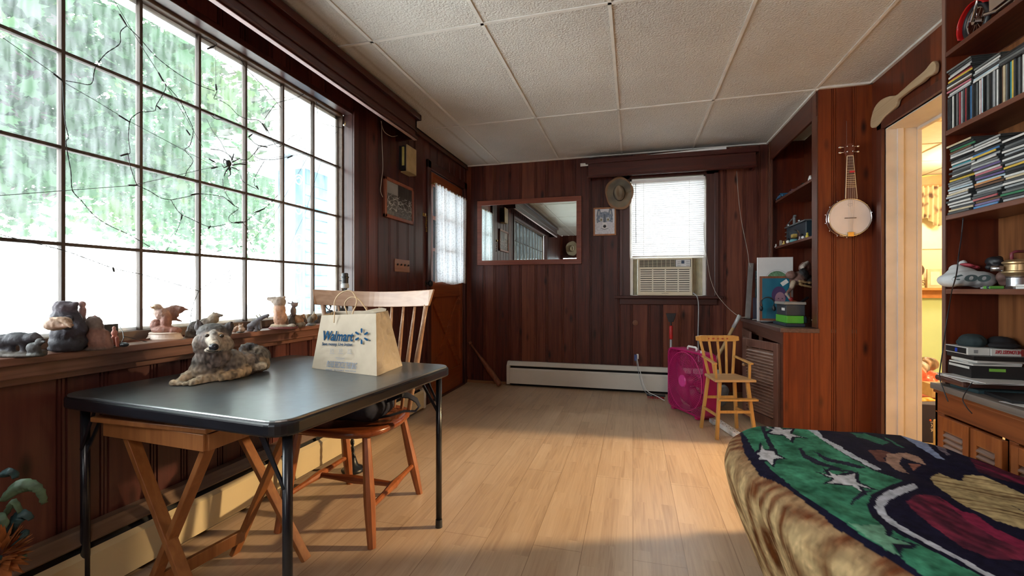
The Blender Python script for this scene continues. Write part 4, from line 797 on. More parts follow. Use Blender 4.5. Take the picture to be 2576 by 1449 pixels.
# tan bear with cub
D = DZ(826); tb2 = root('bear_figurine', ad(710,826,D), 'tan standing bear figurine on a reddish oval base with rocks', 'figurine', 'animal figurines on the window sill')
c = ad(713,826,D); c.z = SZL; k = D/FL; mb = MB(); mb.lathe([(0,0),(36*k,0),(37*k,2*k),(34*k,5*k),(0,5*k)], c, 28, None, 1, .8); mb.build('pedestal', pm('red_brown_base', (.19,.05,.045), .35), tb2)
o1, o2 = (.48,.27,.17), (.30,.23,.18)
blob('bear', [S(705,800,D,(17,14,21),o1), S(703,780,D,(15,13,20),o1), S(703,760,D,(16,13,14),o2), S(695,757,D,(13,11,9),o2), K(690,754,D,676,752,D,8,5,o2), S(714,748,D,4,o2), K(697,785,D-.02,700,800,D-.02,6,6,o1), K(700,812,D,700,822,D,8,8,o1), S(712,820,D,(33,18,4),(.36,.29,.2)), S(690,819,D,(9,8,5),(.4,.3,.2)), S(735,819,D-.02,(10,8,5),(.42,.36,.28))], tb2, voxel=.0032, smooth=2, disp=.0015, dscale=110, mat=fur)
fig('bear_cub_figurine', [S(737,800,D+.05,(10,9,13),(.13,.09,.07)), S(738,783,D+.03,(7,7,12),(.17,.12,.1)), S(741,767,D+.03,(8,7,6),(.2,.14,.12)), K(745,764,D+.03,749,762,D+.03,3,2,(.2,.14,.12)), K(736,761,D+.03,735,757,D+.03,2,1,(.2,.14,.12)), K(735,765,D+.03,724,762,D+.03,2,1.5,(.2,.14,.12)), K(734,806,D+.03,736,822,D+.03,8,8,(.1,.08,.06))], 'dark climbing cub figurine standing just right of the tan bear', voxel=.0028, disp=.001)
D = DZ(824); fx = (.40,.20,.09)
fig('fox_figurine', [S(752,806,D,(12,10,9),fx), S(749,799,D,(8,8,7),(.45,.25,.12)), K(744,794,D,743,789,D,3,1,fx), K(757,796,D,764,792,D,3,3,fx), K(764,792,D,766,799,D,3,2,fx), S(755,816,D,(15,9,8),(.22,.16,.1))], 'small orange fox figurine curled up at the right of the cub', voxel=.0024, disp=.0008)
D = DZ(820)
fig('owl_figurine', [S(782,805,D,(9,8,12),(.14,.11,.08)), S(790,798,D,(9,6,9),(.17,.10,.05)), S(776,798,D,(6,6,8),(.2,.13,.06)), K(789,790,D,790,785,D,3,2,(.4,.38,.3)), S(784,816,D,(12,9,5),(.13,.13,.13))], 'small dark eagle figurine beside the paper bag, just right of the fox', voxel=.0024, disp=.001)
D = DZ(812)
fig('bear_figurine', [S(797,808,D,(9,8,9),(.06,.06,.07)), S(800,801,D,(6,6,6),(.06,.06,.07))], 'tiny black lump figurine half hidden behind the top left edge of the paper bag', voxel=.0028)
D = 2.42; mo = root('moose_figurine', ax(826,790,-1.84), 'black antlered moose figurine seen between the chair back and the paper bag', 'figurine', 'animal figurines on the window sill')
mo.location.z = SZL; ORG[mo.name] = mo.location.copy(); k = (.02,.02,.025)
bm_ = blob('body', [S(842,795,D,(16,9,9),k), S(858,785,D,(14,9,11),k), S(832,786,D,(8,6,7),k), K(826,786,D,820,792,D,5,4,k), K(836,797,D,835,818,D,3.5,3,k), K(848,797,D,849,818,D,3.5,3,k), K(862,790,D,862,818,D,4,3,k), K(870,790,D,872,818,D,4,3,k), S(850,819,D,(26,12,3),k)], mo, voxel=.003, smooth=2, mat=fur, flat_base=SZL)
mb = MB()
for s_ in (-1, 1):
    r_ = [ad(828,780,D), ad(826-6*s_,773,D+.01*s_), ad(824-10*s_,764,D+.02*s_)]; mb.tube(r_, .003, 5)
    for j in range(4): mb.tube([r_[1], ad(822-12*s_+j*4*s_, 764-2*j, D+.02*s_)], .002, 5)
mb.build('antlers', black_plastic, mo)

# ============================================================= PAPER BAG
kraft = pm('kraft_paper', (.37,.305,.225), .75, var=.10, scale=9, bump=.15)
A = az(785,926,.713); Bq = az(948,946,.713); Cq = az(1012,920,.713); Dq = A+(Cq-Bq)
TL, TR, TC, TD = ad(809,793,1.99), ad(946,789,1.85), ad(976,781,1.98), ad(836,783,2.12)
bag = root('paper_bag', (A+Cq)/2, 'brown paper shopping bag with blue lettering and twisted handles on the card table', 'bag'); ORG[bag.name] = (A+Cq)/2
fn_ = (Bq-A).cross(TL-A).normalized(); fn_ = -fn_ if fn_.y > 0 else fn_
def quad(p00, p10, p11, p01, amp, n_, s=9, gus=0, bulge=0):
    def f(u, v):
        p = p00.lerp(p10, u).lerp(p01.lerp(p11, u), v); w = math.sin(math.pi*u)*math.sin(math.pi*min(1, v*1.0+.02)) if True else 1
        e_ = min(1, 8*min(u, 1-u))*min(1, 8*v+.2)
        k1 = nz(u*3.1, v*2.7, s); k2 = abs(nz(u*6+9, v*7, s)); return p-n_*(amp*e_*(.3+.5*k1-.4*k2))+n_*bulge*w-n_*gus*math.sin(math.pi*u)*(v**.7)
    return f
sn_ = (Cq-Bq).cross(TR-Bq).normalized(); sn_ = -sn_ if sn_.x < 0 else sn_
mb = MB(); mb.grid(quad(A, Bq, TR, TL, .0075, fn_, 1), 44, 34); mb.grid(quad(Bq, Cq, TC, TR, .026, sn_, 4, gus=.018), 26, 34); mb.grid(quad(Cq, Dq, TD, TC, .006, -fn_, 7), 30, 20); mb.grid(quad(Dq, A, TL, TD, .008, -sn_, 8, gus=.02), 20, 24)
mb.add([A, Bq, Cq, Dq], [(0,1,2,3)]); mb.build('bag_body', kraft, bag, fixn=False, solid=.0006)
mb = MB(); P_ = [ad(905,785,1.99), ad(935,778,2.0), ad(960,774,2.0), ad(972,777,1.99), ad(970,783,1.95), ad(940,787,1.93)]; mb.add(P_, [tuple(range(6))]); mb.build('top_fold', kraft, bag, fixn=False, solid=.0006)
def hnd(pts, D, r=.0026): mb = MB(); mb.tube([ad(u, v, D) for u, v in pts], r, 8); mb.build('handle', pm('twisted_paper', (.52,.38,.23), .6), bag, smooth=True)
def spl(P_, n=6):
    out = []
    for i in range(len(P_)-1):
        p0, p1, p2, p3 = P_[max(i-1,0)], P_[i], P_[i+1], P_[min(i+2,len(P_)-1)]
        for j in range(n):
            t = j/n; out.append(tuple(.5*((2*p1[a])+(-p0[a]+p2[a])*t+(2*p0[a]-5*p1[a]+4*p2[a]-p3[a])*t*t+(-p0[a]+3*p1[a]-3*p2[a]+p3[a])*t**3) for a in range(len(p1))))
    return out+[tuple(P_[-1])]
hnd(spl([(840,812),(841,788),(842,758),(854,740),(873,731),(887,735),(897,753),(895,769),(887,788),(885,812)]), 1.93); hnd(spl([(875,800),(871,782),(867,767),(873,754),(884,748),(901,752),(917,772),(930,792)]), 2.05)
blue = pm('logo_blue', (.004,.045,.11), .85, spec=.1); bl2 = pm('print_blue_faint', (.22,.26,.33), .85, spec=.1)
def FP(u, v, off=.002):
    d = ray(u, v); t = (A-CP).dot(fn_)/d.dot(fn_); return CP+d*t+fn_*off
def ftext(nm, s_, u0, v0, u1, v1, vt, mat, bold=.0):
    o_ = FP(u0, v0); x_ = FP(u1, v1)-o_; h_ = (FP(u0, vt)-o_).length; y_ = FP(u0, vt)-o_; y_ -= x_*(y_.dot(x_)/x_.length_squared)
    text_mesh(nm, s_, mat, o_, x_, y_, x_.length, bag, bold=bold, height=h_, depth=.0004)
ftext('lettering', 'Walmart', 809.5, 856.5, 888, 859.5, 833, blue, .022); ftext('lettering', 'Save money. Live better.', 810, 871, 888, 873, 861.5, blue, .006)
ftext('lettering', 'PLEASE RECYCLE THIS BAG', 822, 923, 896, 929, 908, bl2, .0); ftext('lettering', 'REUSE  RETURN  RECYCLE', 820, 931, 896, 936, 928, bl2)
ftext('lettering', 'TM', 928, 858, 933, 858.4, 855.5, blue)
mb = MB()
for k in range(6):
    a = math.pi/2+k*math.pi/3; u_, w_ = math.cos(a), -math.sin(a); P_ = []
    for (r, h) in ((8,0),(9,1.9),(13,2.5),(18,2.6),(20,1.2),(20,-1.2),(18,-2.6),(13,-2.5),(9,-1.9)): P_.append(FP(910.5+u_*r*.92-w_*h*.92, 846+w_*r+u_*h+u_*r*.03))
    mb.prism(P_, fn_*.0003)
mb.build('logo_spark', blue, bag)
mb = MB()
for u_ in (836, 858, 880):
    for (a_, b_) in (((-3.5,-4),(3.5,-4)),((3.5,-4),(3.5,4)),((3.5,4),(-3.5,4)),((-3.5,4),(-3.5,-4)),((-2,1),(2,-2))): mb.bar(FP(u_+a_[0], 882+a_[1]), FP(u_+b_[0], 882+b_[1]), .0009, .0004, up=fn_)
    mb.bar(FP(u_-6, 889), FP(u_+6, 890), .0012, .0004, up=fn_)
mb.bar(FP(845,900), FP(868,901.5), .0014, .0004, up=fn_); mb.bar(FP(848,904), FP(866,905.5), .0012, .0004, up=fn_); mb.build('small_print', bl2, bag)

# ============================================================= LEFT WALL THINGS
pf = root('framed_photo', (XL, 3.25, 1.6), 'framed grey forest photo hanging on the left wall above the switch plate', 'picture')
ya_, yb_ = ax(963,440,XL).y, ax(1036,464,XL).y; zt, zb = 1.915, 1.605
fw_ = .026; fr = wood('frame_red_wood', (.16,.045,.025), (.28,.09,.05), 'z', .4)
mb = MB(); mb.box((XL, ya_, zb), (XL+.022, ya_+fw_, zt)); mb.box((XL, yb_-fw_, zb), (XL+.022, yb_, zt)); mb.box((XL, ya_, zt-fw_), (XL+.022, yb_, zt)); mb.box((XL, ya_, zb), (XL+.022, yb_, zb+fw_)); mb.build('frame', fr, pf, bevel=.003)
mb = MB(); mb.grid(lambda u, v: (XL+.012, ya_+fw_+(yb_-ya_-2*fw_)*u, zb+fw_+(zt-zb-2*fw_)*v), 90, 70); o = mb.build('photograph', vcol('print', .25), pf, fixn=False)
def forest(p):
    u = (p.y-ya_)/(yb_-ya_); v = (p.z-zb)/(zt-zb); g = .10+.08*nz(u*9, v*9)
    if v > .62: g = .30+.1*nz(u*4, v*3)
    if u > .45 and v > .38+.1*nz(u*20, 0): g = .05+.05*max(0, nz(u*28, v*3))
    b = abs(nz(u*7+3, v*6)) ; b2 = abs(nz(u*5, v*9+7))
    if .15 < v < .62 and (b < .035 or b2 < .03): g = .42
    if v < .2: g = .14+.1*nz(u*16, v*18)
    return (g*.92, g*.98, g*1.05)
setcol(o, forest)
sw = root('switch_plate', (XL, 3.32, 1.25), 'wooden four-gang light switch plate on the left wall under the framed photo', 'light switch')
y0_, y1_ = ax(992,650,XL).y, ax(1029,652,XL).y; MB().box((XL, y0_, 1.196), (XL+.006, y1_, 1.298)).build('plate', wood('switch_plate_wood', (.22,.10,.06), (.34,.17,.10), 'y'), sw, bevel=.002)
for k in range(4): y = y0_+(y1_-y0_)*(k+.55)/4.1; mb = MB(); mb.bar((XL+.005, y, 1.25), (XL+.018, y, 1.257), .008, .012); mb.build('toggle', black_plastic, sw)
cm = root('door_chime', (XL, 3.42, 2.06), 'cream door chime box with a brass tube, high on the left wall beside the door', 'door chime')
cx_ = XL+.075; y0_, y1_ = ax(1024,380,cx_).y, ax(1048,380,cx_).y; zt, zb = ax(1024,362,cx_).z, ax(1036,437,cx_).z
MB().box((XL, y0_+.004, zb+.02), (cx_-.012, y1_-.01, zt-.01)).build('housing', black_plastic, cm)
mb = MB(); mb.box((cx_-.012, y0_, zb), (cx_, y1_, zt)); mb.box((XL+.004, y0_+.02, zb), (cx_, y1_, zb+.012)); mb.build('cover', pm('aged_cream', (.42,.33,.17), .45), cm, bevel=.005)
mb = MB(); mb.box((cx_-.045, y0_-.002, zb+.05), (cx_-.026, y0_+.006, zt-.02)); mb.build('brass_tube', pm('yellow_brass', (.65,.60,.18), .35, .3), cm)
cord_m = pm('cream_cord', (.42,.38,.33), .6)
mb = MB(); mb.tube([ax(u, v, XL+.012) for u, v in spl([(960,305),(961,360),(963,420),(959,460),(957,480),(963,496)])], .0025, 6); mb.tube([ax(u, v, XL+.02) for u, v in spl([(958,304),(966,330),(985,343),(1000,341)])], .0025, 6); mb.build('hanging_cord', cord_m, vl)
hk = root('cup_hook', ay(868,315,2.63), 'small brass cup hook with a white bead on the right side of the window recess', 'hook'); p = ay(868,315,2.633)
mb = MB(); mb.tube([p+Vector((0,.012,0)), p, p+Vector((.006,-.012,-.006)), p+Vector((.012,-.016,.004)), p+Vector((.012,-.014,.02))], .002, 6); mb.build('hook', brass, hk); mb = MB(); mb.ell(p+Vector((.002,-.014,-.004)), .007); mb.build('bead', MATS['white_plastic'], hk, smooth=True)

# ============================================================= SPIDER WEB LIGHT STRING in the window
wire_m = pm('dark_wire', (.012,.014,.013), .5); GXW = -1.905
web = root('web_light_string', (GXW, 1.3, 1.0), 'dark twisted wire spider-web light string hung across the big left window', 'light string')
def strand(pts, r=.0012, straight=False, twist=True, xx=GXW):
    P_ = pts if straight else spl(pts, 5); mb = MB(); W3 = [ax(u, v, xx) for u, v in P_]
    if twist and not straight:
        for s_ in (-1, 1): mb.tube([q+Vector((0, s_*.0013*math.sin(i*1.9), s_*.0013*math.cos(i*1.9))) for i, q in enumerate(W3)], r*.75, 5)
    else: mb.tube(W3, r, 5)
    mb.build('wire', wire_m, web)
def bulbs(L_, xx=GXW):
    for (u0, v0, u1, v1) in L_: mb = MB(); a_, b_ = ax(u0,v0,xx), ax(u1,v1,xx); mb.tube([a_, a_.lerp(b_, .7), b_], [.0034,.0034,.002], 6); mb.build('mini_bulb', wire_m, web)
strand([(0,90),(137,186),(157,205)], .001, True); strand([(157,205),(240,253),(327,306),(505,400),(540,420)], .0009, True); strand([(0,492),(180,478),(330,467),(545,418)], .0011, True); strand([(283,-5),(340,90),(352,110),(400,185),(470,300),(510,370)], .0011, True)
strand([(319,65),(303,80),(301,110),(266,135),(240,170),(233,205),(222,213),(200,209),(165,203)]); strand([(157,205),(163,300),(172,345),(166,360),(178,430),(182,478),(205,505)])
strand([(320,66),(350,95),(390,140),(440,180),(490,210),(540,229)]); strand([(542,118),(543,215)], .0009, True); strand([(543,215),(546,228),(538,248),(548,250),(575,265),(600,290),(625,300),(650,303),(663,318),(673,335)])
strand([(410,200),(417,220),(405,245),(393,265),(390,278),(370,281),(350,283),(330,298),(326,310)]); strand([(326,306),(323,345),(327,380),(322,388),(303,392)]); strand([(322,388),(328,420),(340,455),(347,467),(375,480),(405,498),(430,503)])
strand([(415,210),(450,250),(470,290),(480,310),(486,330),(478,365),(465,377),(480,395),(485,408),(470,430),(465,443),(445,447)]); strand([(500,90),(530,100),(545,110),(535,120),(522,123)]); strand([(554,70),(575,100),(600,140),(622,175),(660,215),(690,250),(708,272)])
strand([(665,300),(690,265),(700,258),(730,250),(755,242),(788,218)]); strand([(788,218),(795,250),(802,305),(815,312),(850,320),(862,322)]); strand([(205,505),(240,545),(280,570),(320,588),(350,605),(400,635)]); strand([(430,503),(470,495),(500,488),(530,490),(560,495),(572,503),(590,518),(600,525),(580,540),(575,552),(585,560),(612,560),(640,540),(670,520),(700,490)])
strand([(430,503),(440,520),(455,538),(485,553),(525,570),(560,566),(585,560)]); strand([(458,540),(450,570),(430,610),(420,630)], .0011, True); strand([(0,590),(60,605),(160,630),(230,655),(290,676),(355,690),(420,708),(500,732)]); strand([(500,732),(530,710),(580,680),(600,660)]); strand([(500,732),(485,770),(478,812)]); strand([(525,722),(560,730),(575,715),(580,690)])
strand([(850,330),(785,385),(700,395),(545,420)], .0009, True); strand([(830,340),(800,430),(770,530),(720,640)], .0009, True); strand([(785,375),(760,420),(730,470),(690,540),(640,600)], .0009, True)
strand([(530,375),(560,380),(585,395),(620,402),(640,385),(655,370),(680,365),(700,360),(710,358)]); strand([(625,345),(640,360),(650,368),(640,390),(655,400),(680,402),(700,400),(735,392)]); strand([(665,310),(690,360),(705,368),(740,340),(758,345),(750,362),(775,380),(765,385)])
strand([(560,450),(562,470),(570,490),(585,510)]); strand([(520,300),(535,330),(555,355),(570,385)], .001, True); strand([(605,440),(610,455),(625,465),(645,475)]); strand([(665,405),(650,430),(640,450),(640,465),(650,475)]); strand([(610,560),(625,580),(622,595),(645,640)])
strand([(530,290),(545,300),(570,300),(585,310),(590,310)]); strand([(610,620),(590,622),(560,630),(500,640)])
bulbs([(300,35,319,65),(134,185,157,203),(398,182,410,205),(543,212,544,228),(303,392,322,386),(322,466,346,466),(298,290,326,307),(404,275,393,265),(522,123,540,115),(478,340,468,326),(540,290,555,297),(660,310,673,330),(526,400,543,410),(531,424,548,420),(600,412,622,414),(672,370,650,366),(480,490,500,487),(458,540,455,553),(573,503,590,518),(590,560,612,558),(524,575,530,568),(287,684,284,672),(735,392,722,398),(625,345,635,337),(645,467,650,477),(665,525,640,535)])
# plastic spider
sp_ = root('toy_spider', ax(577,415,GXW+.01), 'black plastic toy spider sitting in the web string on the big window', 'spider'); gx = GXW+.012
mb = MB(); mb.ell(ax(575,411,gx), (.010,.0145,.0165)); mb.ell(ax(577,424,gx), (.007,.009,.010)); mb.build('spider_body', black_plastic, sp_, smooth=True)
for P_ in ([(570,405),(564,400),(562,408),(565,414)], [(572,418),(563,422),(558,414)], [(573,424),(568,432),(563,443)], [(578,426),(580,438),(574,445)], [(582,404),(586,395),(588,387)], [(583,408),(592,404),(604,398)], [(584,416),(594,414),(608,412)], [(582,421),(592,424),(602,430)], [(585,402),(581,396),(577,392)]):
    mb = MB(); q = [ax(u, v, gx+.006*math.sin(math.pi*i/(len(P_)-1))) for i, (u, v) in enumerate(P_)]; mb.tube(q, [.003,.0026,.0018,.0014][:len(q)], 6); mb.build('spider_leg', black_plastic, sp_, smooth=True)
# ============================================================= BACK WALL THINGS
mr = root('wall_mirror', (-1.1, 4.78, 1.32), 'large wood-framed mirror on the back wall reflecting the big window', 'mirror')
x0, x1, z0, z1 = -1.69, -.525, 1.325, 2.045; fw_ = .052
mfr = wood('mirror_frame_wood', (.16,.035,.018), (.27,.075,.038), 'x', .35)
mb = MB(); mb.box((x0, 4.765, z0), (x1, 4.797, z0+fw_)); mb.box((x0, 4.765, z1-fw_), (x1, 4.797, z1)); mb.box((x0, 4.765, z0+fw_), (x0+fw_, 4.797, z1-fw_)); mb.box((x1-fw_, 4.765, z0+fw_), (x1, 4.797, z1-fw_)); mb.build('frame', mfr, mr, bevel=.002)
mm, nt, b = base('mirror_glass', .012, 1); b.inputs['Base Color'].default_value = (.80, .90, .88, 1)
MB().box((x0+fw_, 4.776, z0+fw_), (x1-fw_, 4.780, z1-fw_)).build('mirror_glass', mm, mr)
# framed wolf picture
wp = root('framed_picture', (-.285, 4.78, 1.62), 'small framed blue-grey wolf head picture between the mirror and the blinds', 'picture')
x0, x1, z0, z1 = -.402, -.168, 1.618, 1.912; fw_ = .016
mb = MB(); mb.box((x0, 4.778, z0), (x1, 4.797, z0+fw_)); mb.box((x0, 4.778, z1-fw_), (x1, 4.797, z1)); mb.box((x0, 4.778, z0+fw_), (x0+fw_, 4.797, z1-fw_)); mb.box((x1-fw_, 4.778, z0+fw_), (x1, 4.797, z1-fw_)); mb.build('frame', wood('oak_frame', (.25,.10,.04), (.38,.17,.07), 'z', .4), wp, bevel=.002)
mb = MB(); mb.grid(lambda u, v: (x0+fw_+(x1-x0-2*fw_)*u, 4.785, z0+fw_+(z1-z0-2*fw_)*v), 90, 110); o = mb.build('print', vcol('print', .25), wp, fixn=False)
def wolfpic(p):
    u = (p.x-(x0+x1)/2)/(x1-x0)*2; v = (p.z-(z0+z1)/2)/(z1-z0)*2; wht = (.62,.66,.74); c = wht; a = abs(u)
    n_ = nz(u*9, v*9)*.12
    if inpoly(a, v, [(.28,.45),(.42,.92),(.62,.88),(.72,.4),(.6,.1)]): c = (.13,.17,.24)
    if inpoly(a, v, [(.40,.48),(.46,.78),(.56,.74),(.60,.45)]): c = (.42,.44,.5)
    if (a/.72)**2+((v-.12)/.58)**2 < 1: c = (.20+n_,.25+n_,.34+n_)
    if (a/.95)**2+((v+.45)/.5)**2 < 1 and v < -.02: c = (.55+n_,.58+n_,.66+n_)
    if inpoly(a, v, [(.12,.25),(.34,.34),(.5,.12),(.30,-.02),(.12,0)]): c = (.45+n_,.48+n_,.54+n_)
    if (a-.30)**2+(v-.12)**2 < .006: c = (.30,.27,.14)
    if (a-.30)**2+(v-.12)**2 < .0012: c = (.01,.01,.02)
    if a < .11-.04*(v+.2) and -.2 < v < .5: c = (.11,.14,.19)
    if a < .22 and -.55 < v < -.05 and a < .26-(.05 if v > -.2 else 0): c = (.66,.68,.72)
    if (a/.14)**2+((v+.34)/.11)**2 < 1: c = (.015,.018,.03)
    if abs(v+.56-.25*a) < .02 and a < .3: c = (.08,.09,.12)
    return tuple(max(.005, q+n_*.4) for q in c)
setcol(o, wolfpic)
# hats
def hat(name, c, nrm_y, R, colf, label, oval=1.18, tilt=0):
    rt = root(name, c, label, 'hat'); c = Vector(c); n = Vector((0, nrm_y, 0)); X = Vector((1,0,0))
    T = Matrix.Rotation(tilt, 4, 'Y')
    def bf(u, v):
        a = 2*math.pi*u; r = R*(.42+.58*v); lift = .022*v*v*abs(math.cos(a))**1.5+.006*math.sin(3*a)*v
        w_ = 1+.03*math.sin(5*a+1)*v; q = T @ Vector((r*math.cos(a)*w_*.93, 0, r*math.sin(a)*oval*w_)); return c+q+n*(.012+lift)
    mb = MB(); mb.grid(bf, 64, 10); br_ = mb.build('brim', vcol('felt', .8, .3, 90), rt, smooth=True, fixn=False, solid=.003); setcol(br_, lambda p: colf(p, 0))
    def cf_(u, v):
        a = 2*math.pi*u; t = v; r = R*.44*max(0, math.cos(t*math.pi/2))**.42; hgt = .088*math.sin(t*math.pi/2)**.7
        q0 = Vector((r*math.cos(a)*.80, 0, r*math.sin(a)*oval)); crease = .026*math.exp(-(q0.x/(R*.13))**2)*max(0, min(1, (v-.25)*2.5))*(1-.5*abs(q0.z)/(R*.5))
        side = .022*math.exp(-((abs(q0.x)-R*.22)/(R*.10))**2)*max(0, q0.z/(R*.5))*min(1, v*2)
        return c+(T @ q0)+n*(.012+hgt-crease-side)
    mb = MB(); mb.grid(cf_, 56, 18); cr_ = mb.build('crown', vcol('felt', .8, .3, 90), rt, smooth=True, fixn=False); setcol(cr_, lambda p: colf(p, 1))
    mb = MB(); mb.tube([c+(T @ Vector((R*.43*math.cos(a)*.82, 0, R*.445*math.sin(a)*oval)))+n*.02 for a in [2*math.pi*i/48 for i in range(49)]], .0075, 6, caps=False, flat=.5); mb.build('hat_band', pm('hat_band', (.02,.016,.014), .5), rt)
    return rt
hcz = ay(1558, 487, 4.765)
def hc1(p, k):
    q = p-hcz; t = .5+.5*nz(p.x, p.y, p.z, 14); base_ = lerp((.10,.075,.05), (.32,.25,.17), t) if k else lerp((.055,.06,.055), (.25,.21,.15), t)
    r = math.hypot(q.x, q.z/1.18)
    if not k and r > .125: base_ = lerp(base_, (.30,.15,.07), .7)
    return base_
hat('cowboy_hat', hcz+Vector((0,.0,0)), -1, .150, hc1, 'weathered brown and grey cowboy hat hung at the upper left corner of the blinds', 1.15, -.12)
h2c = Vector((-1.52, YE+.03, 2.12)); hat('straw_hat', h2c, 1, .17, lambda p, k: lerp((.45,.40,.28), (.62,.56,.42), .5+.5*nz(p.x,p.y,p.z,16)), 'pale straw hat on the far end wall, seen only in the mirror', 1.1)
# blinds
def slat_mat():
    m = bpy.data.materials.new('blind_slat'); m.use_nodes = True; nt = m.node_tree; L = nt.links; nt.nodes.remove(nt.nodes['Principled BSDF']); out = nt.nodes['Material Output']
    d = nd(nt, 'ShaderNodeBsdfDiffuse'); t = nd(nt, 'ShaderNodeBsdfTranslucent'); tc = nd(nt, 'ShaderNodeTexCoord'); n = nd(nt, 'ShaderNodeTexNoise'); n.inputs['Scale'].default_value = 3; L.new(tc.outputs['Object'], n.inputs[0]); r = ramp(nt, [(.3, (.78,.78,.80)), (.7, (.86,.86,.88))]); L.new(n.outputs[0], r.inputs[0]); L.new(r.outputs[0], d.inputs[0]); L.new(r.outputs[0], t.inputs[0])
    a_ = nd(nt, 'ShaderNodeMixShader'); a_.inputs[0].default_value = .13; L.new(d.outputs[0], a_.inputs[1]); L.new(t.outputs[0], a_.inputs[2]); L.new(a_.outputs[0], out.inputs[0]); return m
slm = slat_mat()
def blinds(label, x0, x1, y, z0, z1, nrm):
    rt = root('venetian_blinds', ((x0+x1)/2, y, z0), label, 'blinds'); mb = MB(); k = z0+.03; dy = .010
    while k < z1-.035: mb.add([(x0+.006, y+dy*nrm*.8, k-.004), (x1-.006, y+dy*nrm*.8, k-.004), (x1-.006, y-dy*nrm*.5, k+.0195), (x0+.006, y-dy*nrm*.5, k+.0195)], [(0,1,2,3)]); k += .0205
    mb.build('slats', slm, rt, fixn=False)
    wm = pm('blind_white', (.80,.80,.82), .4, var=.03)
    mb = MB(); mb.box((x0, y-.014, z1-.032), (x1, y+.014, z1)); mb.build('head_rail', wm, rt, bevel=.002)
    mb = MB(); mb.box((x0+.004, y-.011, z0), (x1-.004, y+.011, z0+.018)); mb.build('bottom_rail', wm, rt, bevel=.003)
    mb = MB()
    for f in (.17, .79): x = x0+(x1-x0)*f; mb.tube([(x, y+.013*nrm, z0+.01), (x, y+.013*nrm, z1-.02)], .0013, 5)
    mb.build('ladder_cord', cord_m, rt)
    return rt
v_ = blinds('white venetian blinds, lowered to the air conditioner in the back window', -.012, .688, 4.772, 1.380, 2.17, -1)
mb = MB(); mb.tube([ay(1599, 462, 4.755), ay(1600, 612, 4.755)], .0028, 6); mb.build('tilt_wand', pm('wand_grey', (.18,.19,.22), .3), v_)
blinds('white venetian blinds on the far end wall window, seen only in the mirror', -1.74, -.76, YE+.03, .97, 1.86, 1)
w3 = st(root('window_3', (-1.25, YE-.02, .95))); mb = MB(); mb.box((-1.83, YE, .87), (-.67, YE+.02, .95)); mb.box((-1.82, YE, .95), (-1.75, YE+.02, 1.95)); mb.box((-.75, YE, .95), (-.67, YE+.02, 1.95)); mb.box((-1.75, YE, 1.87), (-.75, YE+.02, 1.95)); mb.build('window_frame', trim_wood_x, w3)
MB().box((-1.75, YE-.04, .95), (-.75, YE-.036, 1.87)).build('pane', glass_clear, w3)
# air conditioner
ac = root('air_conditioner', (.31, 4.75, .99), 'cream window air conditioner sitting on the sill under the white blinds', 'air conditioner')
acm = pm('ac_cream', (.62,.57,.44), .45, var=.03, scale=3); acw = pm('ac_panel', (.66,.63,.54), .45, var=.03); x0, x1, z0, z1 = .05, .565, .996, 1.366; yf = 4.715
mb = MB(); mb.box((x0, yf+.03, z0), (x1, 4.98, z1)); mb.build('cabinet', acm, ac, bevel=.004)
X = lambda f: x0+(x1-x0)*f; Z = lambda f: z0+(z1-z0)*f
mb = MB(); mb.box((x0-.004, yf+.012, z0-.004), (x1+.004, yf+.03, z1+.004)); mb.box((X(.0), yf, Z(0)), (X(1), yf+.012, Z(.10))); mb.box((X(.0), yf, Z(.10)), (X(.025), yf+.012, Z(1))); mb.box((X(.975), yf, Z(.10)), (X(1), yf+.012, Z(1))); mb.box((X(.025), yf, Z(.955)), (X(.975), yf+.012, Z(1))); mb.box((X(.025), yf, Z(.70)), (X(.975), yf+.012, Z(.76))); mb.build('front_frame', acm, ac, bevel=.003)
mb = MB(); mb.box((X(.025), yf+.010, Z(.10)), (X(.975), yf+.013, Z(.96))); gr = mb.build('grille_back', dark_gap, ac)
mb = MB()
for i in range(10): z = Z(.112+.059*i); mb.box((X(.025), yf+.001, z), (X(.975), yf+.009, z+.0145))
for f in (.025, .265, .5, .735, .95): mb.box((X(f), yf+.0025, Z(.10)), (X(f+.022), yf+.010, Z(.70)))
mb.build('intake_louvres', acw, ac)
mb = MB()
for i in range(6): z = Z(.772+.031*i); mb.box((X(.03), yf+.002, z), (X(.68), yf+.009, z+.0035))
for i in range(9): x = X(.03+.0815*i); mb.box((x, yf+.001, Z(.76)), (x+.0025, yf+.008, Z(.955)))
mb.build('vent_fins', acm, ac)
mb = MB(); mb.box((X(.70), yf-.001, Z(.765)), (X(.965), yf+.006, Z(.95))); cp_ = mb.build('control_panel', pm('ac_control', (.55,.58,.60), .3), ac, bevel=.002)
mb = MB(); mb.box((X(.80), yf-.003, Z(.845)), (X(.855), yf, Z(.93))); mb.build('display', pm('ac_display', (.02,.05,.10), .2), cp_)
mb = MB()
for i in range(3):
    for x in (.735, .765, .895, .925): mb.box((X(x), yf-.003, Z(.79+.05*i)), (X(x)+.010, yf, Z(.79+.05*i)+.006))
mb.build('buttons', pm('ac_button', (.25,.28,.30), .4), cp_)
text_mesh('lettering', 'SAMSUNG', pm('ac_text', (.10,.10,.11), .5), (X(.445), yf-.0005, Z(.035)), (1,0,0), (0,0,1), .062, ac)
mb = MB()
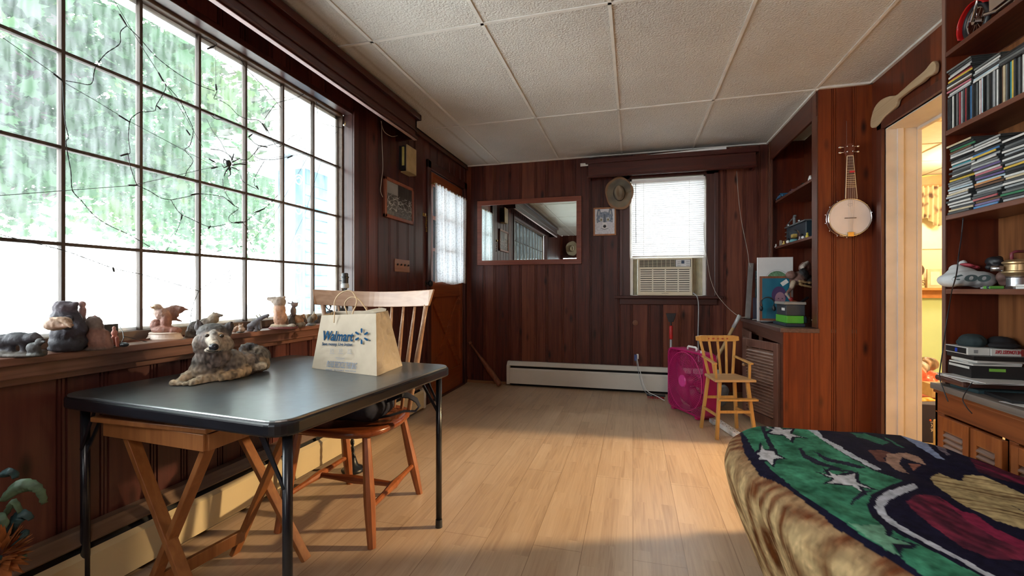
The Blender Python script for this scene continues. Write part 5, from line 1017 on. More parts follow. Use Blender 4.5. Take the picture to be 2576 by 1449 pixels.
for a_, b_ in ((-.026, x0-.004), (x1+.004, .697)):
    n = 12; mb = MB()
    for i in range(n):
        xa = a_+(b_-a_)*i/n; xb = a_+(b_-a_)*(i+1)/n; xm = (xa+xb)/2; mb.add([(xa, 4.80, z0), (xm, 4.792, z0), (xm, 4.792, z1), (xa, 4.80, z1)], [(0,1,2,3)]); mb.add([(xm, 4.792, z0), (xb, 4.80, z0), (xb, 4.80, z1), (xm, 4.792, z1)], [(0,1,2,3)])
    mb.build('accordion_panel', pm('accordion_cream', (.60,.56,.42), .5), ac, fixn=False)
mb = MB(); 
for a_ in (-.026, .668): mb.box((a_, 4.782, z0), (a_+.028, 4.80, z1+.004))
mb.box((-.026, 4.785, z1-.002), (.697, 4.80, z1+.010)); mb.build('sash_bracket', white_paint, ac)
# cords on the back wall
def cable(name, pts, r, mat, label, y=None, cat='cord'):
    mb = MB(); mb.tube([ay(p[0], p[1], p[2] if len(p) > 2 else y) for p in spl([tuple(q) if len(q) > 2 else (q[0], q[1], y) for q in pts], 6)], r, 7); o = mb.build(name, mat, smooth=True); return tag(o, label, cat)
pc_ = cable('power_cord', [(1743,737,4.71),(1753,745,4.70),(1757,765,4.735),(1757,800,4.76),(1756,850,4.77),(1757,885,4.775),(1757,910,4.70)], .0055, pm('grey_cable', (.42,.44,.46), .5), 'thick grey cable hanging down from the air conditioner behind the magenta fan'); adopt(pc_, ac)
pc_ = cable('pull_cord', [(1771,560,4.75),(1772,610,4.75),(1780,660,4.75),(1787,700,4.75),(1800,735,4.72),(1820,762,4.65),(1840,782,4.6),(1862,797,4.55),(1880,797,4.5)], .0022, cord_m, 'pair of thin cream blind cords looping from the blinds to the hutch counter'); adopt(pc_, v_)
pc_ = cable('hanging_cord', [(1853,430,4.75),(1858,500,4.75),(1866,560,4.75),(1880,630,4.72),(1884,660,4.70),(1888,672,4.69)], .0022, cord_m, 'single cream cord hanging from the right end of the short valance box'); adopt(pc_, v2)
# outlets
oc = root('wall_outlet', ay(1600, 900, 4.79), 'wall outlet with a blue plug-in charger above the back wall heater', 'outlet'); p = ay(1601, 902, 4.797)
mb = MB(); mb.box((p.x-.022, 4.79, p.z-.04), (p.x+.022, 4.799, p.z+.04)); mb.build('plate', pm('outlet_brown', (.10,.05,.03), .5), oc)
mb = MB(); mb.box((p.x-.022, 4.75, p.z-.015), (p.x+.006, 4.79, p.z+.045)); mb.build('charger', pm('charger_blue', (.05,.09,.28), .4), oc, bevel=.004); mb = MB(); mb.box((p.x+.001, 4.76, p.z+.0), (p.x+.022, 4.79, p.z+.05)); mb.build('plug', MATS['white_plastic'], oc, bevel=.004)
jp = ay(1598, 812, 4.79); o = MB().lathe([(.0,0),(.028,0),(.027,.006),(.012,.008),(0,.008)], jp, 18, Matrix.Rotation(math.pi/2, 4, 'X')).build('cable_jack', pm('jack_brown', (.16,.06,.03), .4)); o.location.y = 4.799; tag(o, 'small brown cable jack on the boards below the air conditioner', 'outlet')
o.location.y = 4.80-.009
cable('charging_cable', [(1603,900,4.74),(1606,920,4.70),(1612,940,4.68),(1618,965,4.64),(1630,985,4.55),(1655,998,4.42),(1672,1008,4.36)], .0035, pm('white_cable', (.70,.72,.72), .5), 'white cable running from the outlet down to the floor by the fan')
cable('thin_cable', [(1600,902,4.74),(1607,940,4.68),(1617,975,4.62),(1628,990,4.55),(1640,995,4.48)], .0025, pm('blue_grey_cable', (.30,.36,.42), .5), 'thin blue-grey cable beside the white cable in front of the heater')
# trims on the valance
o = MB().add([ay(1460,411,4.66), ay(1480,410,4.66), ay(1480,417,4.66), ay(1460,419,4.66), ay(1460,411,4.69), ay(1480,410,4.69), ay(1480,417,4.69), ay(1460,419,4.69)], [(0,1,2,3),(7,6,5,4),(0,4,5,1),(1,5,6,2),(2,6,7,3),(3,7,4,0)]).build('plastic_bracket', MATS['white_plastic']); tag(o, 'small white plastic bracket stuck out at the left end of the short valance', 'bracket')
P_ = [Vector((.02, 4.64, 2.386)), Vector((.85, 4.64, 2.386)), Vector((.85, 4.64, 2.412)), Vector((.80, 4.64, 2.414))]
o = MB().prism([(.02,4.652,2.3865),(.86,4.652,2.3865),(.86,4.652,2.414),(.82,4.652,2.413)], (0,.014,0)).build('white_strip', MATS['white_plastic']); tag(o, 'long thin white strip lying on top of the short valance', 'strip')
# bat leaning in the corner
def lean(name, p, q, prof, mat, label, cat, n=14):
    p = Vector(p); q = Vector(q); mb = MB(); mb.tube([p.lerp(q, t) for t, r in prof], [r for t, r in prof], n); o = mb.build(name, mat, smooth=True); return tag(o, label, cat)
bt = root('baseball_bat', (-1.40, 4.66, 0), 'wooden baseball bat leaning in the corner left of the back wall heater', 'bat')
p = Vector((-1.372, 4.60, .030)); q = ay(1181, 861, 4.775)
mb = MB(); mb.tube([p.lerp(q, t) for t in (0,.02,.1,.3,.5,.7,.95)], [.022,.030,.031,.031,.024,.014,.012], 16); mb.build('barrel', wood('bat_wood', (.13,.04,.02), (.24,.085,.04), 'z', .35), bt, smooth=True); mb = MB(); mb.tube([p.lerp(q, t) for t in (.95,.965,1.0)], [.012,.022,.022], 16); mb.build('knob', MATS['bat_wood'], bt, smooth=True)
mb = MB(); 
# snow brush behind the fan
sbr = root('snow_brush', (.36, 4.62, 0), 'snow brush with black head and red grip standing behind the magenta fan', 'brush'); c = ay(1688, 800, 4.64)
mb = MB(); mb.tube([(c.x-.003, 4.64, .0), (c.x, 4.64, .66)], .011, 12); mb.build('handle', pm('silver_handle', (.55,.57,.62), .35, .5), sbr, smooth=True)
mb = MB(); mb.tube([(c.x, 4.64, .565), (c.x, 4.64, .575), (c.x, 4.64, .69), (c.x, 4.64, .70)], [.012,.018,.018,.012], 14); mb.build('grip', pm('red_grip', (.45,.02,.02), .5), sbr, smooth=True)
mb = MB(); mb.tube([(c.x, 4.64, .70), (c.x, 4.64, .74)], .008, 8); mb.prism([(c.x-.022, 4.63, .735), (c.x+.022, 4.63, .735), (c.x+.048, 4.63, .82), (c.x-.048, 4.63, .82)], (0, .02, 0)); mb.build('brush_head', black_plastic, sbr, bevel=.003)
# red bristle brush, floor pole, power strip, bag behind the fan
rb_ = root('scrub_brush', (.19, 4.55, 0), 'red bristled brush lying on the floor between the heater and the fan', 'brush'); mb = MB(); mb.box((.13,4.52,.025),(.30,4.565,.04)); mb.build('brush_back', black_plastic, rb_); mb = MB(); rnd = random.Random(3)
for i in range(120): x = .135+.16*rnd.random(); y = 4.525+.035*rnd.random(); mb.tube([(x, y, .025), (x+rnd.uniform(-.006,.006), y+rnd.uniform(-.01,.004), .0)], .0016, 4)
o = mb.build('bristles', pm('bristle_red', (.40,.03,.03), .6), rb_)
pk_ = wood('pole_wood', (.36,.24,.11), (.52,.37,.19), 'z', .45); pl = root('wooden_pole', (.75, 4.3, 0), 'pale wooden pole with a taped silver end leaning against the hutch behind the high chair', 'pole')
q = ax(1861,792,.995); p = az(1742,1012,.012); p = Vector((.62, 4.40, .016)); q = Vector((.985, 4.42, .83)); q = ad(1861,793,4.02); p = ad(1752,985,4.28); p.z = .016
mb = MB(); mb.tube([p, p.lerp(q,.86)], [.020,.014], 12); mb.build('shaft', pk_, pl, smooth=True); mb = MB(); mb.tube([p.lerp(q,.86), q], [.0165,.0165], 12); mb.build('taped_end', pm('silver_tape', (.50,.52,.53), .4, .3), pl, smooth=True)
ps = root('power_strip', (.66, 3.80, 0), 'white power strip with plugs on the floor behind the high chair', 'power strip'); a_ = az(1803,1060,.02); b_ = az(1860,1098,.02); mb = MB(); mb.bar(a_, b_, .055, .036); mb.build('housing', MATS['white_plastic'], ps, bevel=.006)
mb = MB(); dd = (b_-a_).normalized()
for i in range(5):
    c = a_.lerp(b_, .18+.17*i); s__ = dd.cross(UP)
    for o_ in (-.009, .009): mb.bar(c+s__*o_+dd*-.006+UP*.0185, c+s__*o_+dd*.006+UP*.0185, .003, .002)
mb.build('sockets', dark_gap, ps); mb = MB(); mb.bar(a_-dd*.03+Vector((-.03,0,.0)), a_+dd*.05+Vector((-.035,-.01,0)), .03, .03); mb.build('plug', pm('plug_grey', (.5,.52,.54), .5), ps, bevel=.004)
gb = blob('plastic_bag', [S(1812,1000,4.0,(20,16,22),(.32,.38,.44)), S(1820,985,4.0,(14,12,18),(.34,.40,.46)), S(1800,1008,4.0,(14,12,14),(.3,.36,.42))], None, voxel=.007, smooth=1, disp=.008, dscale=26, mat=pm('bag_grey_blue', (.30,.35,.40), .35), flat_base=.002); tag(gb, 'blue-grey plastic bag on the floor between the fan and the hutch doors', 'bag')
# ============================================================= HUTCH THINGS
def paint(name, rough=.3): return vcol(name, rough)
CT = .779
# toy cars on the upper shelf (z=1.865)
def toy_car(name, x, y, z, ln, col, label, white_rim=True, rz=math.pi/2):
    rt = root(name, (x, y, z), label, 'toy car', 'toy cars on the upper hutch shelf', rz=rz); m = pm('car_'+'_'.join('%02d' % int(c*99) for c in col), col, .2, .2, var=.05)
    w = ln*.42; h = ln*.17; b = MB(); P_ = [(-.5,.25),(-.5,.55),(-.42,.75),(-.25,.80),(-.16,1.35),(.10,1.40),(.24,.85),(.42,.75),(.5,.5),(.5,.25)]
    b.prism([(px*ln, -w/2, pz*h+h*.1) for px, pz in P_], (0, w, 0)); b.build('car_body', m, rt, local=True, bevel=ln*.02)
    mb = MB(); mb.prism([(px*ln, -w/2-.0004, pz*h+h*.1) for px, pz in [(-.2,.88),(-.13,1.28),(.08,1.32),(.19,.9)]], (0, w+.0008, 0)); mb.build('windows', pm('car_glass', (.02,.03,.04), .1), rt, local=True)
    for sx in (-.3, .3):
        for sy in (-1, 1):
            mb = MB(); mb.lathe([(0,-.004),(h*.36,-.004),(h*.36,.004),(0,.004)], (sx*ln, sy*w*.48, h*.36), 14, Matrix.Rotation(math.pi/2, 4, 'X')); wl = mb.build('wheel', black_plastic, rt, local=True)
            mb = MB(); mb.lathe([(0,-.0048),(h*.2,-.0048),(h*.2,.0048),(0,.0048)], (sx*ln, sy*w*.48, h*.36), 12, Matrix.Rotation(math.pi/2, 4, 'X')); mb.build('hubcap', steel, wl, local=True)
    return rt
Y = lambda u, x=1.30: ax(u, 500, x).y
toy_car('toy_car', 1.315, Y(1968), 1.866, .20, (.03,.16,.32), 'shiny blue toy car, far left of the upper hutch shelf'); toy_car('toy_car', 1.315, Y(1992.5), 1.866, .13, (.26,.12,.16), 'dusty pink toy car just right of the blue toy car')
toy_car('toy_car', 1.315, Y(2006.5), 1.866, .10, (.18,.20,.28), 'small grey-blue toy car between the pink and the green toy vehicles'); toy_car('toy_tractor', 1.315, Y(2019.5), 1.866, .11, (.03,.14,.12), 'dark green toy vehicle on the upper hutch shelf')
mb = MB(); y = Y(2038.5); mb.tube([(1.30, y+.03, 1.867), (1.30, y+.02, 1.90), (1.30, y, 1.91), (1.30, y-.012, 1.885), (1.30, y-.016, 1.867)], [.009,.008,.010,.008,.009], 8); o = mb.build('swan_ornament', pm('white_china', (.75,.73,.72), .25), smooth=True); tag(o, 'small curved white china ornament at the right end of the upper hutch shelf', 'ornament')
# lower shelf (z=1.445)
Z2 = 1.446; X2 = 1.30; W2 = lambda u, v, x=X2: ax(u, v, x)
tk = root('model_truck', (1.36, 4.05, Z2), 'dark model wagon with rods on its roof on the lower hutch shelf', 'model'); y0_, y1_ = Y(2038, 1.36), Y(1983, 1.36)
mb = MB(); mb.box((1.33, y0_, Z2+.03), (1.43, y1_-.05, Z2+.155)); mb.build('wagon_body', pm('model_dark', (.02,.035,.05), .35), tk, bevel=.006); mb = MB(); mb.box((1.32, y0_-.01, Z2+.155), (1.44, y1_-.03, Z2+.165)); mb.build('roof', pm('model_grey', (.12,.13,.14), .4), tk)
mb = MB()
for i in range(3): mb.box((1.335, y1_-.05+.0*i, Z2+.05+.035*i), (1.425, y1_+.01, Z2+.058+.035*i))
mb.build('steps', pm('model_brown', (.16,.11,.09), .5), tk)
for yy in (y0_+.08, y1_-.12): mb = MB(); mb.lathe([(0,-.006),(.03,-.006),(.03,.006),(0,.006)], (1.325, yy, Z2+.031), 16, Matrix.Rotation(math.pi/2, 4, 'Y')); mb.build('wheel', black_plastic, tk)
mb = MB(); mb.tube([(1.36, y1_-.16, Z2+.165), (1.36, y1_-.16, Z2+.24)], .012, 8); mb.ell((1.36, y1_-.17, Z2+.245), (.012,.03,.012)); mb.tube([(1.36, y1_-.12, Z2+.235), (1.36, y1_+.05, Z2+.19)], .005, 6); mb.build('crane_arm', MATS['model_grey'], tk)
mb = MB(); mb.ell((1.35, y1_-.05, Z2+.182), .014); mb.ell((1.35, y0_+.2, Z2+.182), .014); mb.build('lamp_balls', steel, tk, smooth=True)
gl_ = root('snow_globe', W2(1998,590,1.29), 'clear glass snow globe with a yellow and blue scene on the lower hutch shelf', 'snow globe'); c = W2(1998,585,1.29); c.z = Z2+.062
gm, nt, b = base('globe_glass', .02); b.inputs['Transmission Weight'].default_value = 1; b.inputs['IOR'].default_value = 1.2
mb = MB(); mb.lathe([(0,0),(.034,0),(.030,.018),(.022,.024),(0,.024)], (c.x, c.y, Z2), 20); mb.build('globe_base', pm('globe_teal', (.10,.28,.32), .4), gl_, smooth=True); mb = MB(); mb.ell(c, .040, None, 24, 16); mb.build('globe_glass', gm, gl_, smooth=True); mb = MB(); mb.box((c.x-.015, c.y-.02, c.z-.022), (c.x+.015, c.y+.02, c.z+.003)); mb.build('scene', pm('globe_yellow', (.6,.42,.1), .5), gl_, bevel=.004)
def orn(name, u, col, r, label, x=X2, shape='fig'):
    y = ax(u, 600, x).y; mb = MB()
    if shape == 'fig': mb.lathe([(0,0),(r,0),(r*.9,r*1.1),(r*.5,r*1.7),(r*.45,r*1.9),(r*.62,r*2.3),(r*.45,r*2.8),(0,r*2.95)], (x, y, Z2), 16)
    elif shape == 'ball': mb.ell((x, y, Z2+r), r)
    else: mb.prism([(x-.008, y-r, Z2), (x-.008, y+r, Z2), (x-.008, y+r*.3, Z2+r*3), (x-.008, y-r*.2, Z2+r*3)], (.016, 0, 0))
    o = mb.build(name, pm('orn_'+name+str(u), col, .3), smooth=shape != 'card'); return tag(o, label, 'ornament')
orn('china_figurine', 1952, (.72,.66,.64), .012, 'tiny white and red china figurine at the far left of the lower hutch shelf'); orn('standing_card', 1964, (.36,.30,.24), .018, 'small tilted grey card standing beside the yellow ornament', shape='card')
orn('bird_ornament', 1972, (.62,.42,.10), .014, 'small yellow ornament next to the tilted grey card'); orn('glass_ball', 1982, (.78,.78,.76), .015, 'round white ball ornament left of the snow globe', x=1.285, shape='ball'); orn('toy_boat', 2012, (.35,.28,.30), .012, 'small pinkish ornament just right of the snow globe', shape='fig')
orn('white_ornament', 2020, (.70,.70,.72), .013, 'small white ornament in front of the dark model wagon', x=1.285, shape='ball'); orn('yellow_toy', 2031, (.62,.50,.06), .014, 'small bright yellow toy at the right end of the lower hutch shelf', x=1.285)
# counter: plaque, portrait, plush, boxes
def slabp(rt, nm, u0, v0, u1, v1, y, t, mat, bottom=None, lean_=0):
    a_ = ay(u0, v0, y); b_ = ay(u1, v1, y); zb_ = bottom if bottom is not None else b_.z; mb = MB()
    mb.add([(a_.x, y, zb_), (b_.x, y, zb_), (b_.x, y+lean_, a_.z), (a_.x, y+lean_, a_.z), (a_.x, y+t, zb_), (b_.x, y+t, zb_), (b_.x, y+t+lean_, a_.z), (a_.x, y+t+lean_, a_.z)], [(0,1,2,3),(7,6,5,4),(0,4,5,1),(1,5,6,2),(2,6,7,3),(3,7,4,0)]); return mb.build(nm, mat, rt), a_, b_
pq = root('white_plaque', (1.15, 4.35, CT), 'white plaque with a round green print leaning at the back of the hutch counter', 'plaque')
slabp(pq, 'board', 1906, 648, 1995, 700, 4.30, .025, pm('plaque_white', (.66,.66,.66), .5, var=.03), bottom=CT)
a_, b_ = ay(1925, 662, 4.298), ay(1985, 740, 4.298); mb = MB(); cx_, cz_ = (a_.x+b_.x)/2, ay(1951, 708, 4.298).z; R_ = .085
mb.prism([(cx_+R_*math.cos(t), 4.297, cz_+R_*1.05*math.sin(t)) for t in [2*math.pi*i/40 for i in range(40)]], (0, .0015, 0)); mb.build('green_print', pm('print_green', (.12,.24,.13), .6, var=.5, scale=60), pq)
mb = MB(); mb.tube([(cx_+R_*1.12*math.cos(t), 4.2985, cz_+R_*1.17*math.sin(t)) for t in [2*math.pi*i/40 for i in range(41)]], .0012, 4, caps=False); mb.build('print_ring', pm('ring_grey', (.3,.3,.32), .6), pq)
pt = root('framed_portrait', (1.15, 4.18, CT), 'wood-framed blue portrait of a small child standing on the hutch counter', 'picture')
_, a_, b_ = slabp(pt, 'frame_board', 1912, 695, 1990, 770, 4.18, .018, wood('portrait_frame', (.16,.055,.03), (.26,.10,.05), 'z'), bottom=CT+.012)
xa, xb, za, zb_ = a_.x+.016, b_.x-.012, CT+.03, a_.z-.018; mb = MB(); mb.grid(lambda u, v: (xa+(xb-xa)*u, 4.1785, za+(zb_-za)*v), 130, 170); o = mb.build('photograph', vcol('print', .25), pt, fixn=False)
def child(p):
    u = (p.x-xa)/(xb-xa); v = (p.z-za)/(zb_-za); c = lerp((.012,.10,.17), (.02,.17,.25), .5+.5*nz(u*4, v*4))
    if inpoly(u, v, [(.12,0),(.2,.25),(.45,.38),(.8,.36),(.98,.2),(1,0)]): c = (.03,.12,.18)
    if ((u-.62)/.27)**2+((v-.58)/.22)**2 < 1: c = (.075,.045,.12)
    if ((u-.66)/.19)**2+((v-.49)/.17)**2 < 1: c = (.30,.17,.22)
    if ((u-.60)/.028)**2+((v-.50)/.012)**2 < 1 or ((u-.74)/.028)**2+((v-.50)/.012)**2 < 1: c = (.06,.04,.06)
    if ((u-.67)/.018)**2+((v-.45)/.02)**2 < 1: c = (.24,.12,.15)
    if ((u-.69)/.06)**2+((v-.39)/.018)**2 < 1: c = (.24,.08,.12)
    return c
setcol(o, child)
gbd = root('grey_board', (1.04, 4.55, CT), 'long grey board leaning upright against the panelling at the left end of the hutch counter', 'board'); a_ = ay(1889,662,4.76); b_ = Vector((1.035, 4.62, CT+.002)); mb = MB(); mb.bar(b_, a_, .045, .010, up=(0,1,0)); mb.build('plank', pm('board_grey', (.20,.18,.17), .6), gbd)
ORG[gbd.name] = gbd.location.copy()
db = root('speaker', (1.09, 4.45, CT), 'dark blue box carrying a ribbed can, left of the white plaque', 'speaker'); mb = MB(); mb.box((1.068, 4.46, CT), (1.15, 4.57, CT+.20)); mb.build('box', pm('deep_navy', (.010,.018,.045), .35), db, bevel=.006)
mb = MB(); mb.lathe([(0,.20),(.035,.20),(.037,.26),(.030,.30),(.030,.33)]+[(.032+(.003 if i % 2 else 0), .33+.014*i) for i in range(9)]+[(0,.46)], (1.106, 4.50, CT), 20); mb.build('ribbed_can', pm('can_dark_teal', (.015,.035,.04), .25), db)
# stack at the right front of the counter
gt = MB().box((1.085, 3.70, CT+.001), (1.21, 4.02, CT+.022)).build('dark_folder', pm('folder_blue_black', (.010,.022,.045), .3), bevel=.003); tag(gt, 'flat dark blue case lying at the front of the hutch counter', 'case')
gt = MB().box((1.10, 3.74, CT+.0235), (1.215, 4.00, CT+.078)).build('green_box', pm('bright_green', (.08,.36,.03), .4), bevel=.004); tag(gt, 'bright green plastic box lying at the right end of the hutch counter', 'box')
gt = root('cassette_box', (1.15, 3.85, CT+.08), 'dark grey box with a white label under the plush dog', 'box'); MB().box((1.10, 3.75, CT+.0795), (1.225, 3.98, CT+.16)).build('case', pm('charcoal_box', (.035,.042,.05), .4), gt, bevel=.004); MB().box((1.085, 3.74, CT+.161), (1.23, 3.98, CT+.18)).build('lid', pm('lid_grey', (.25,.24,.22), .4), gt, bevel=.003)
MB().box((1.0985, 3.78, CT+.115), (1.10, 3.85, CT+.135)).build('label_strip', MATS['white_plastic'], gt)
q0 = ad(2010,690,3.62)
PB, PW, PK_ = (.19,.10,.08), (.50,.42,.36), (.012,.011,.012); D = 3.70
pd = blob('plush_dog', [S(2008,700,D,(20,16,17),PB,-30), S(2025,672,D+.05,(16,12,13),PB,-40), S(1990,692,D-.02,(13,11,11),PB), K(2018,672,D,2031,660,D+.02,6,4,PW), S(2022,690,D-.03,(12,9,16),PK_,-20), S(2034,704,D,(14,12,13),PK_), K(2012,716,D-.04,2040,722,D-.04,3,3,(.38,.24,.10)), K(2012,708,D-.05,2040,712,D-.04,3,3,(.40,.26,.12)), K(1995,712,D-.04,1992,722,D-.05,7,6,(.42,.33,.24)), K(1992,724,D-.05,1978,740,D-.06,5,3.5,PB), K(1978,740,D-.06,1986,750,D-.06,3.5,2.5,PW)], None, voxel=.005, smooth=2, disp=.003, dscale=70, mat=vcol('sculpted_fur'))
tag(pd, 'brown and black plush dog sprawled on the boxes at the right of the hutch counter', 'plush toy')
mb = MB(); mb.bar(ad(1966,716,D-.06), ad(1981,706,D-.06), .032, .002, up=(0,1,0)); o = mb.build('paper_tag', MATS['white_plastic']); o.parent = pd; o.location = o.location-pd.location; 
gt = blob('red_pepper_toy', [S(1990,752,3.68,(6,6,5),(.40,.03,.03)), S(1997,762,3.68,(10,8,6),(.42,.10,.02)), S(2008,765,3.68,(9,7,5),(.40,.08,.02)), S(1995,768,3.68,(6,6,5),(.5,.2,.04))], None, voxel=.004, smooth=1, disp=.001, mat=vcol()); tag(gt, 'small red and orange toy in front of the dark grey box', 'toy')
gt = lean('black_tube', ad(1964,797,3.64), ad(2033,748,3.62), [(0,.012),(.3,.013),(.5,.011),(1,.010)], black_plastic, 'long black torch lying diagonally across the things on the hutch counter', 'torch')
mb = MB(); c = ay(1930, 757, 4.10)
for i, (r, dz) in enumerate(((.052,0),(.046,.012))): mb.tube([(c.x+r*math.cos(t), c.y-.02*i-.01*math.sin(t*2), c.z-.03+dz+r*math.sin(t)*1.1) for t in [-.6+4.2*k/30 for k in range(31)]], .0032, 7)
for sx in (-1, 1): mb.ell((c.x+.047*sx, c.y-.012, c.z-.062), (.014,.016,.022))
mb.box((c.x-.05, c.y-.03, CT+.001), (c.x+.06, c.y+.01, CT+.012)); o = mb.build('headphones', black_plastic, smooth=True); tag(o, 'black headphones standing before the child portrait', 'headphones')
gt = blob('doll_figurine', [S(1919,784,3.93,(6,6,6),(.50,.36,.24)), S(1919,778,3.95,(8,7,5),(.06,.05,.05)), S(1916,793,3.93,(10,7,4),(.42,.30,.24)), S(1930,794,3.93,(7,6,4),(.5,.46,.42))], None, voxel=.003, smooth=1, mat=vcol(), flat_base=CT+.001); tag(gt, 'small clown-like doll head figurine at the left front of the hutch counter', 'figurine')
for i, (u, v, D, r, h, c, lb) in enumerate([(1936,792,3.93,.015,.05,(.02,.03,.06),'dark blue bottle left of the middle of the hutch counter'),(1953,802,3.84,.022,.022,(.10,.12,.16),'low grey-blue dish before the dark bottle on the hutch counter'),(1962,792,3.80,.013,.085,(.015,.02,.03),'tall thin black canister beside the black torch'),(1974,806,3.76,.018,.03,(.03,.05,.10),'small round navy pot near the front of the hutch counter'),(1950,780,3.98,.012,.10,(.05,.05,.06),'upright dark grey tube before the child portrait')]):
    q = ad(u, v, D); mb = MB(); mb.lathe([(0,0),(r,0),(r*1.05,h*.4),(r,h*.8),(r*.7,h),(0,h)], (q.x, q.y, CT), 14); tag(mb.build('canister', pm('canister_%d' % i, c, .25), smooth=False), lb, 'canister')
bits = [('cup', 1924, 800, 3.92, .020, .03, (.45,.36,.30), 'small beige cup on the left front of the hutch counter'), ('lens', 1932, 801, 3.90, .016, .028, (.03,.04,.06), 'small black round lens beside the beige cup on the hutch counter'), ('jar', 1944, 798, 3.88, .020, .075, (.012,.02,.035), 'dark bottle standing in the middle of the hutch counter'), ('tin', 2012, 815, 3.66, .014, .03, (.30,.20,.16), 'tiny pinkish tin at the front edge of the hutch counter'), ('bottle', 2026, 812, 3.66, .012, .055, (.08,.16,.20), 'small blue-grey bottle at the right front of the hutch counter'), ('pill_bottle', 2037, 812, 3.64, .013, .05, (.12,.06,.03), 'small brown bottle beside the hutch upright')]
for nm, u, v, D, r, h, c, lb in bits: q = ad(u, v, D); mb = MB(); mb.lathe([(0,0),(r,0),(r,h*.7),(r*.6,h*.85),(r*.6,h),(0,h)], (q.x, q.y, CT), 14); tag(mb.build(nm, pm('bit_'+nm, c, .3), smooth=False), lb, nm.replace('_', ' '))
for i, (u, v, D, ln, an, c, lb) in enumerate([(1905,799,4.0,.09,20,(.55,.53,.50),'thin white stick lying at the left front of the hutch counter'), (1965,806,3.85,.10,-40,(.05,.06,.09),'short dark pen lying before the black torch'), (1985,812,3.72,.09,10,(.10,.14,.2),'short blue-grey pen near the hutch counter edge')]):
    q = ad(u, v, D); a = math.radians(an); tag(MB().tube([(q.x-ln/2*math.cos(a), q.y-ln/2*math.sin(a), CT+.006), (q.x+ln/2*math.cos(a), q.y+ln/2*math.sin(a), CT+.006)], .004, 7).build('pen', pm('pen_%d' % i, c, .4)), lb, 'pen')
mb = MB(); rnd = random.Random(5)
pts = [ad(1926,796,3.90)]+[ad(1925+i*14+rnd.uniform(-6,6), 775+rnd.uniform(-18,18), 3.9-.02*i) for i in range(8)]; mb.tube([Vector(p) for p in spl([tuple(q) for q in pts], 6)], .0025, 6); tag(mb.build('tangled_cable', black_plastic, smooth=True), 'tangled black cable strewn over the middle of the hutch counter', 'cable')

# ============================================================= BANJO
bj = root('banjo_ukulele', (1.415, 3.54, 1.41), 'small banjo ukulele with a white round head hanging on the pine panel', 'banjo'); yb_ = 3.576; c = ay(2141, 546, 3.50); R_ = .125
RX = Matrix.Rotation(math.pi/2, 4, 'X'); chrome = pm('chrome', (.70,.72,.75), .12, 1, var=.03)
mb = MB(); mb.lathe([(0,0),(R_-.006,0),(R_-.002,.01),(R_-.002,.058),(0,.058)], (c.x, yb_, c.z), 48, RX); mb.build('rim', wood('banjo_wood', (.09,.02,.012), (.17,.05,.03), 'z', .25), bj, smooth=False)
mb = MB(); mb.lathe([(0,.058),(R_-.004,.058),(R_-.006,.0625),(0,.0635)], (c.x, yb_, c.z), 48, RX); mb.build('drum_head', pm('drum_skin', (.66,.59,.56), .5, var=.04, scale=12), bj)
mb = MB()
for yy, rr in ((.060,.0045),(.020,.003)): mb.tube([(c.x+R_*math.cos(t), yb_-yy, c.z+R_*math.sin(t)) for t in [2*math.pi*k/60 for k in range(61)]], rr, 7, caps=False)
mb.build('tension_hoop', chrome, bj, smooth=True)
for k in range(14):
    t = 2*math.pi*(k+.5)/14; p = Vector((c.x+(R_+.006)*math.cos(t), yb_-.060, c.z+(R_+.006)*math.sin(t))); mb = MB(); mb.tube([p+Vector((-.004*math.cos(t),-.004,-.004*math.sin(t))), p, p+Vector((0,.045,0))], .0022, 6); mb.ell(p+Vector((0,.045,0)), .0045, None, 8, 5); mb.build('tension_hook', chrome, bj)
nt0, nt1 = ay(2131,393,3.51), ay(2146,393,3.51); hb0, hb1 = ay(2127,500,3.51), ay(2156,500,3.51)
mb = MB(); mb.prism([(nt0.x, 3.512, nt0.z), (nt1.x, 3.512, nt1.z), (hb1.x, 3.512, hb1.z), (hb0.x, 3.512, hb0.z)], (0, .022, 0)); nk = mb.build('neck', MATS['banjo_wood'], bj, bevel=.003)
mb = MB(); mb.prism([(nt0.x+.002, 3.508, nt0.z), (nt1.x-.002, 3.508, nt1.z), (hb1.x-.002, 3.508, hb1.z), (hb0.x+.002, 3.508, hb0.z)], (0, .004, 0)); fb = mb.build('fretboard', pm('fretboard_dark', (.09,.035,.03), .35), nk)
mb = MB(); xl = lambda z: nt0.x+(hb0.x-nt0.x)*(nt0.z-z)/(nt0.z-hb0.z); xr = lambda z: nt1.x+(hb1.x-nt1.x)*(nt1.z-z)/(nt1.z-hb1.z)
zf = nt0.z; sc = .021
for i in range(14): mb.box((xl(zf), 3.5065, zf-.0008), (xr(zf), 3.508, zf+.0008)); zf -= sc; sc *= .955
mb.build('frets', chrome, fb)
mb = MB(); mb.bar((xl(nt0.z), 3.510, nt0.z), (xl(hb0.z), 3.510, hb0.z), .003, .007, up=(0,1,0)); mb.bar((xr(nt1.z), 3.510, nt1.z), (xr(hb1.z), 3.510, hb1.z), .003, .007, up=(0,1,0)); mb.box((nt0.x, 3.504, nt0.z-.002), (nt1.x, 3.510, nt0.z+.003)); mb.build('binding', pm('ivory', (.60,.50,.36), .4), nk)
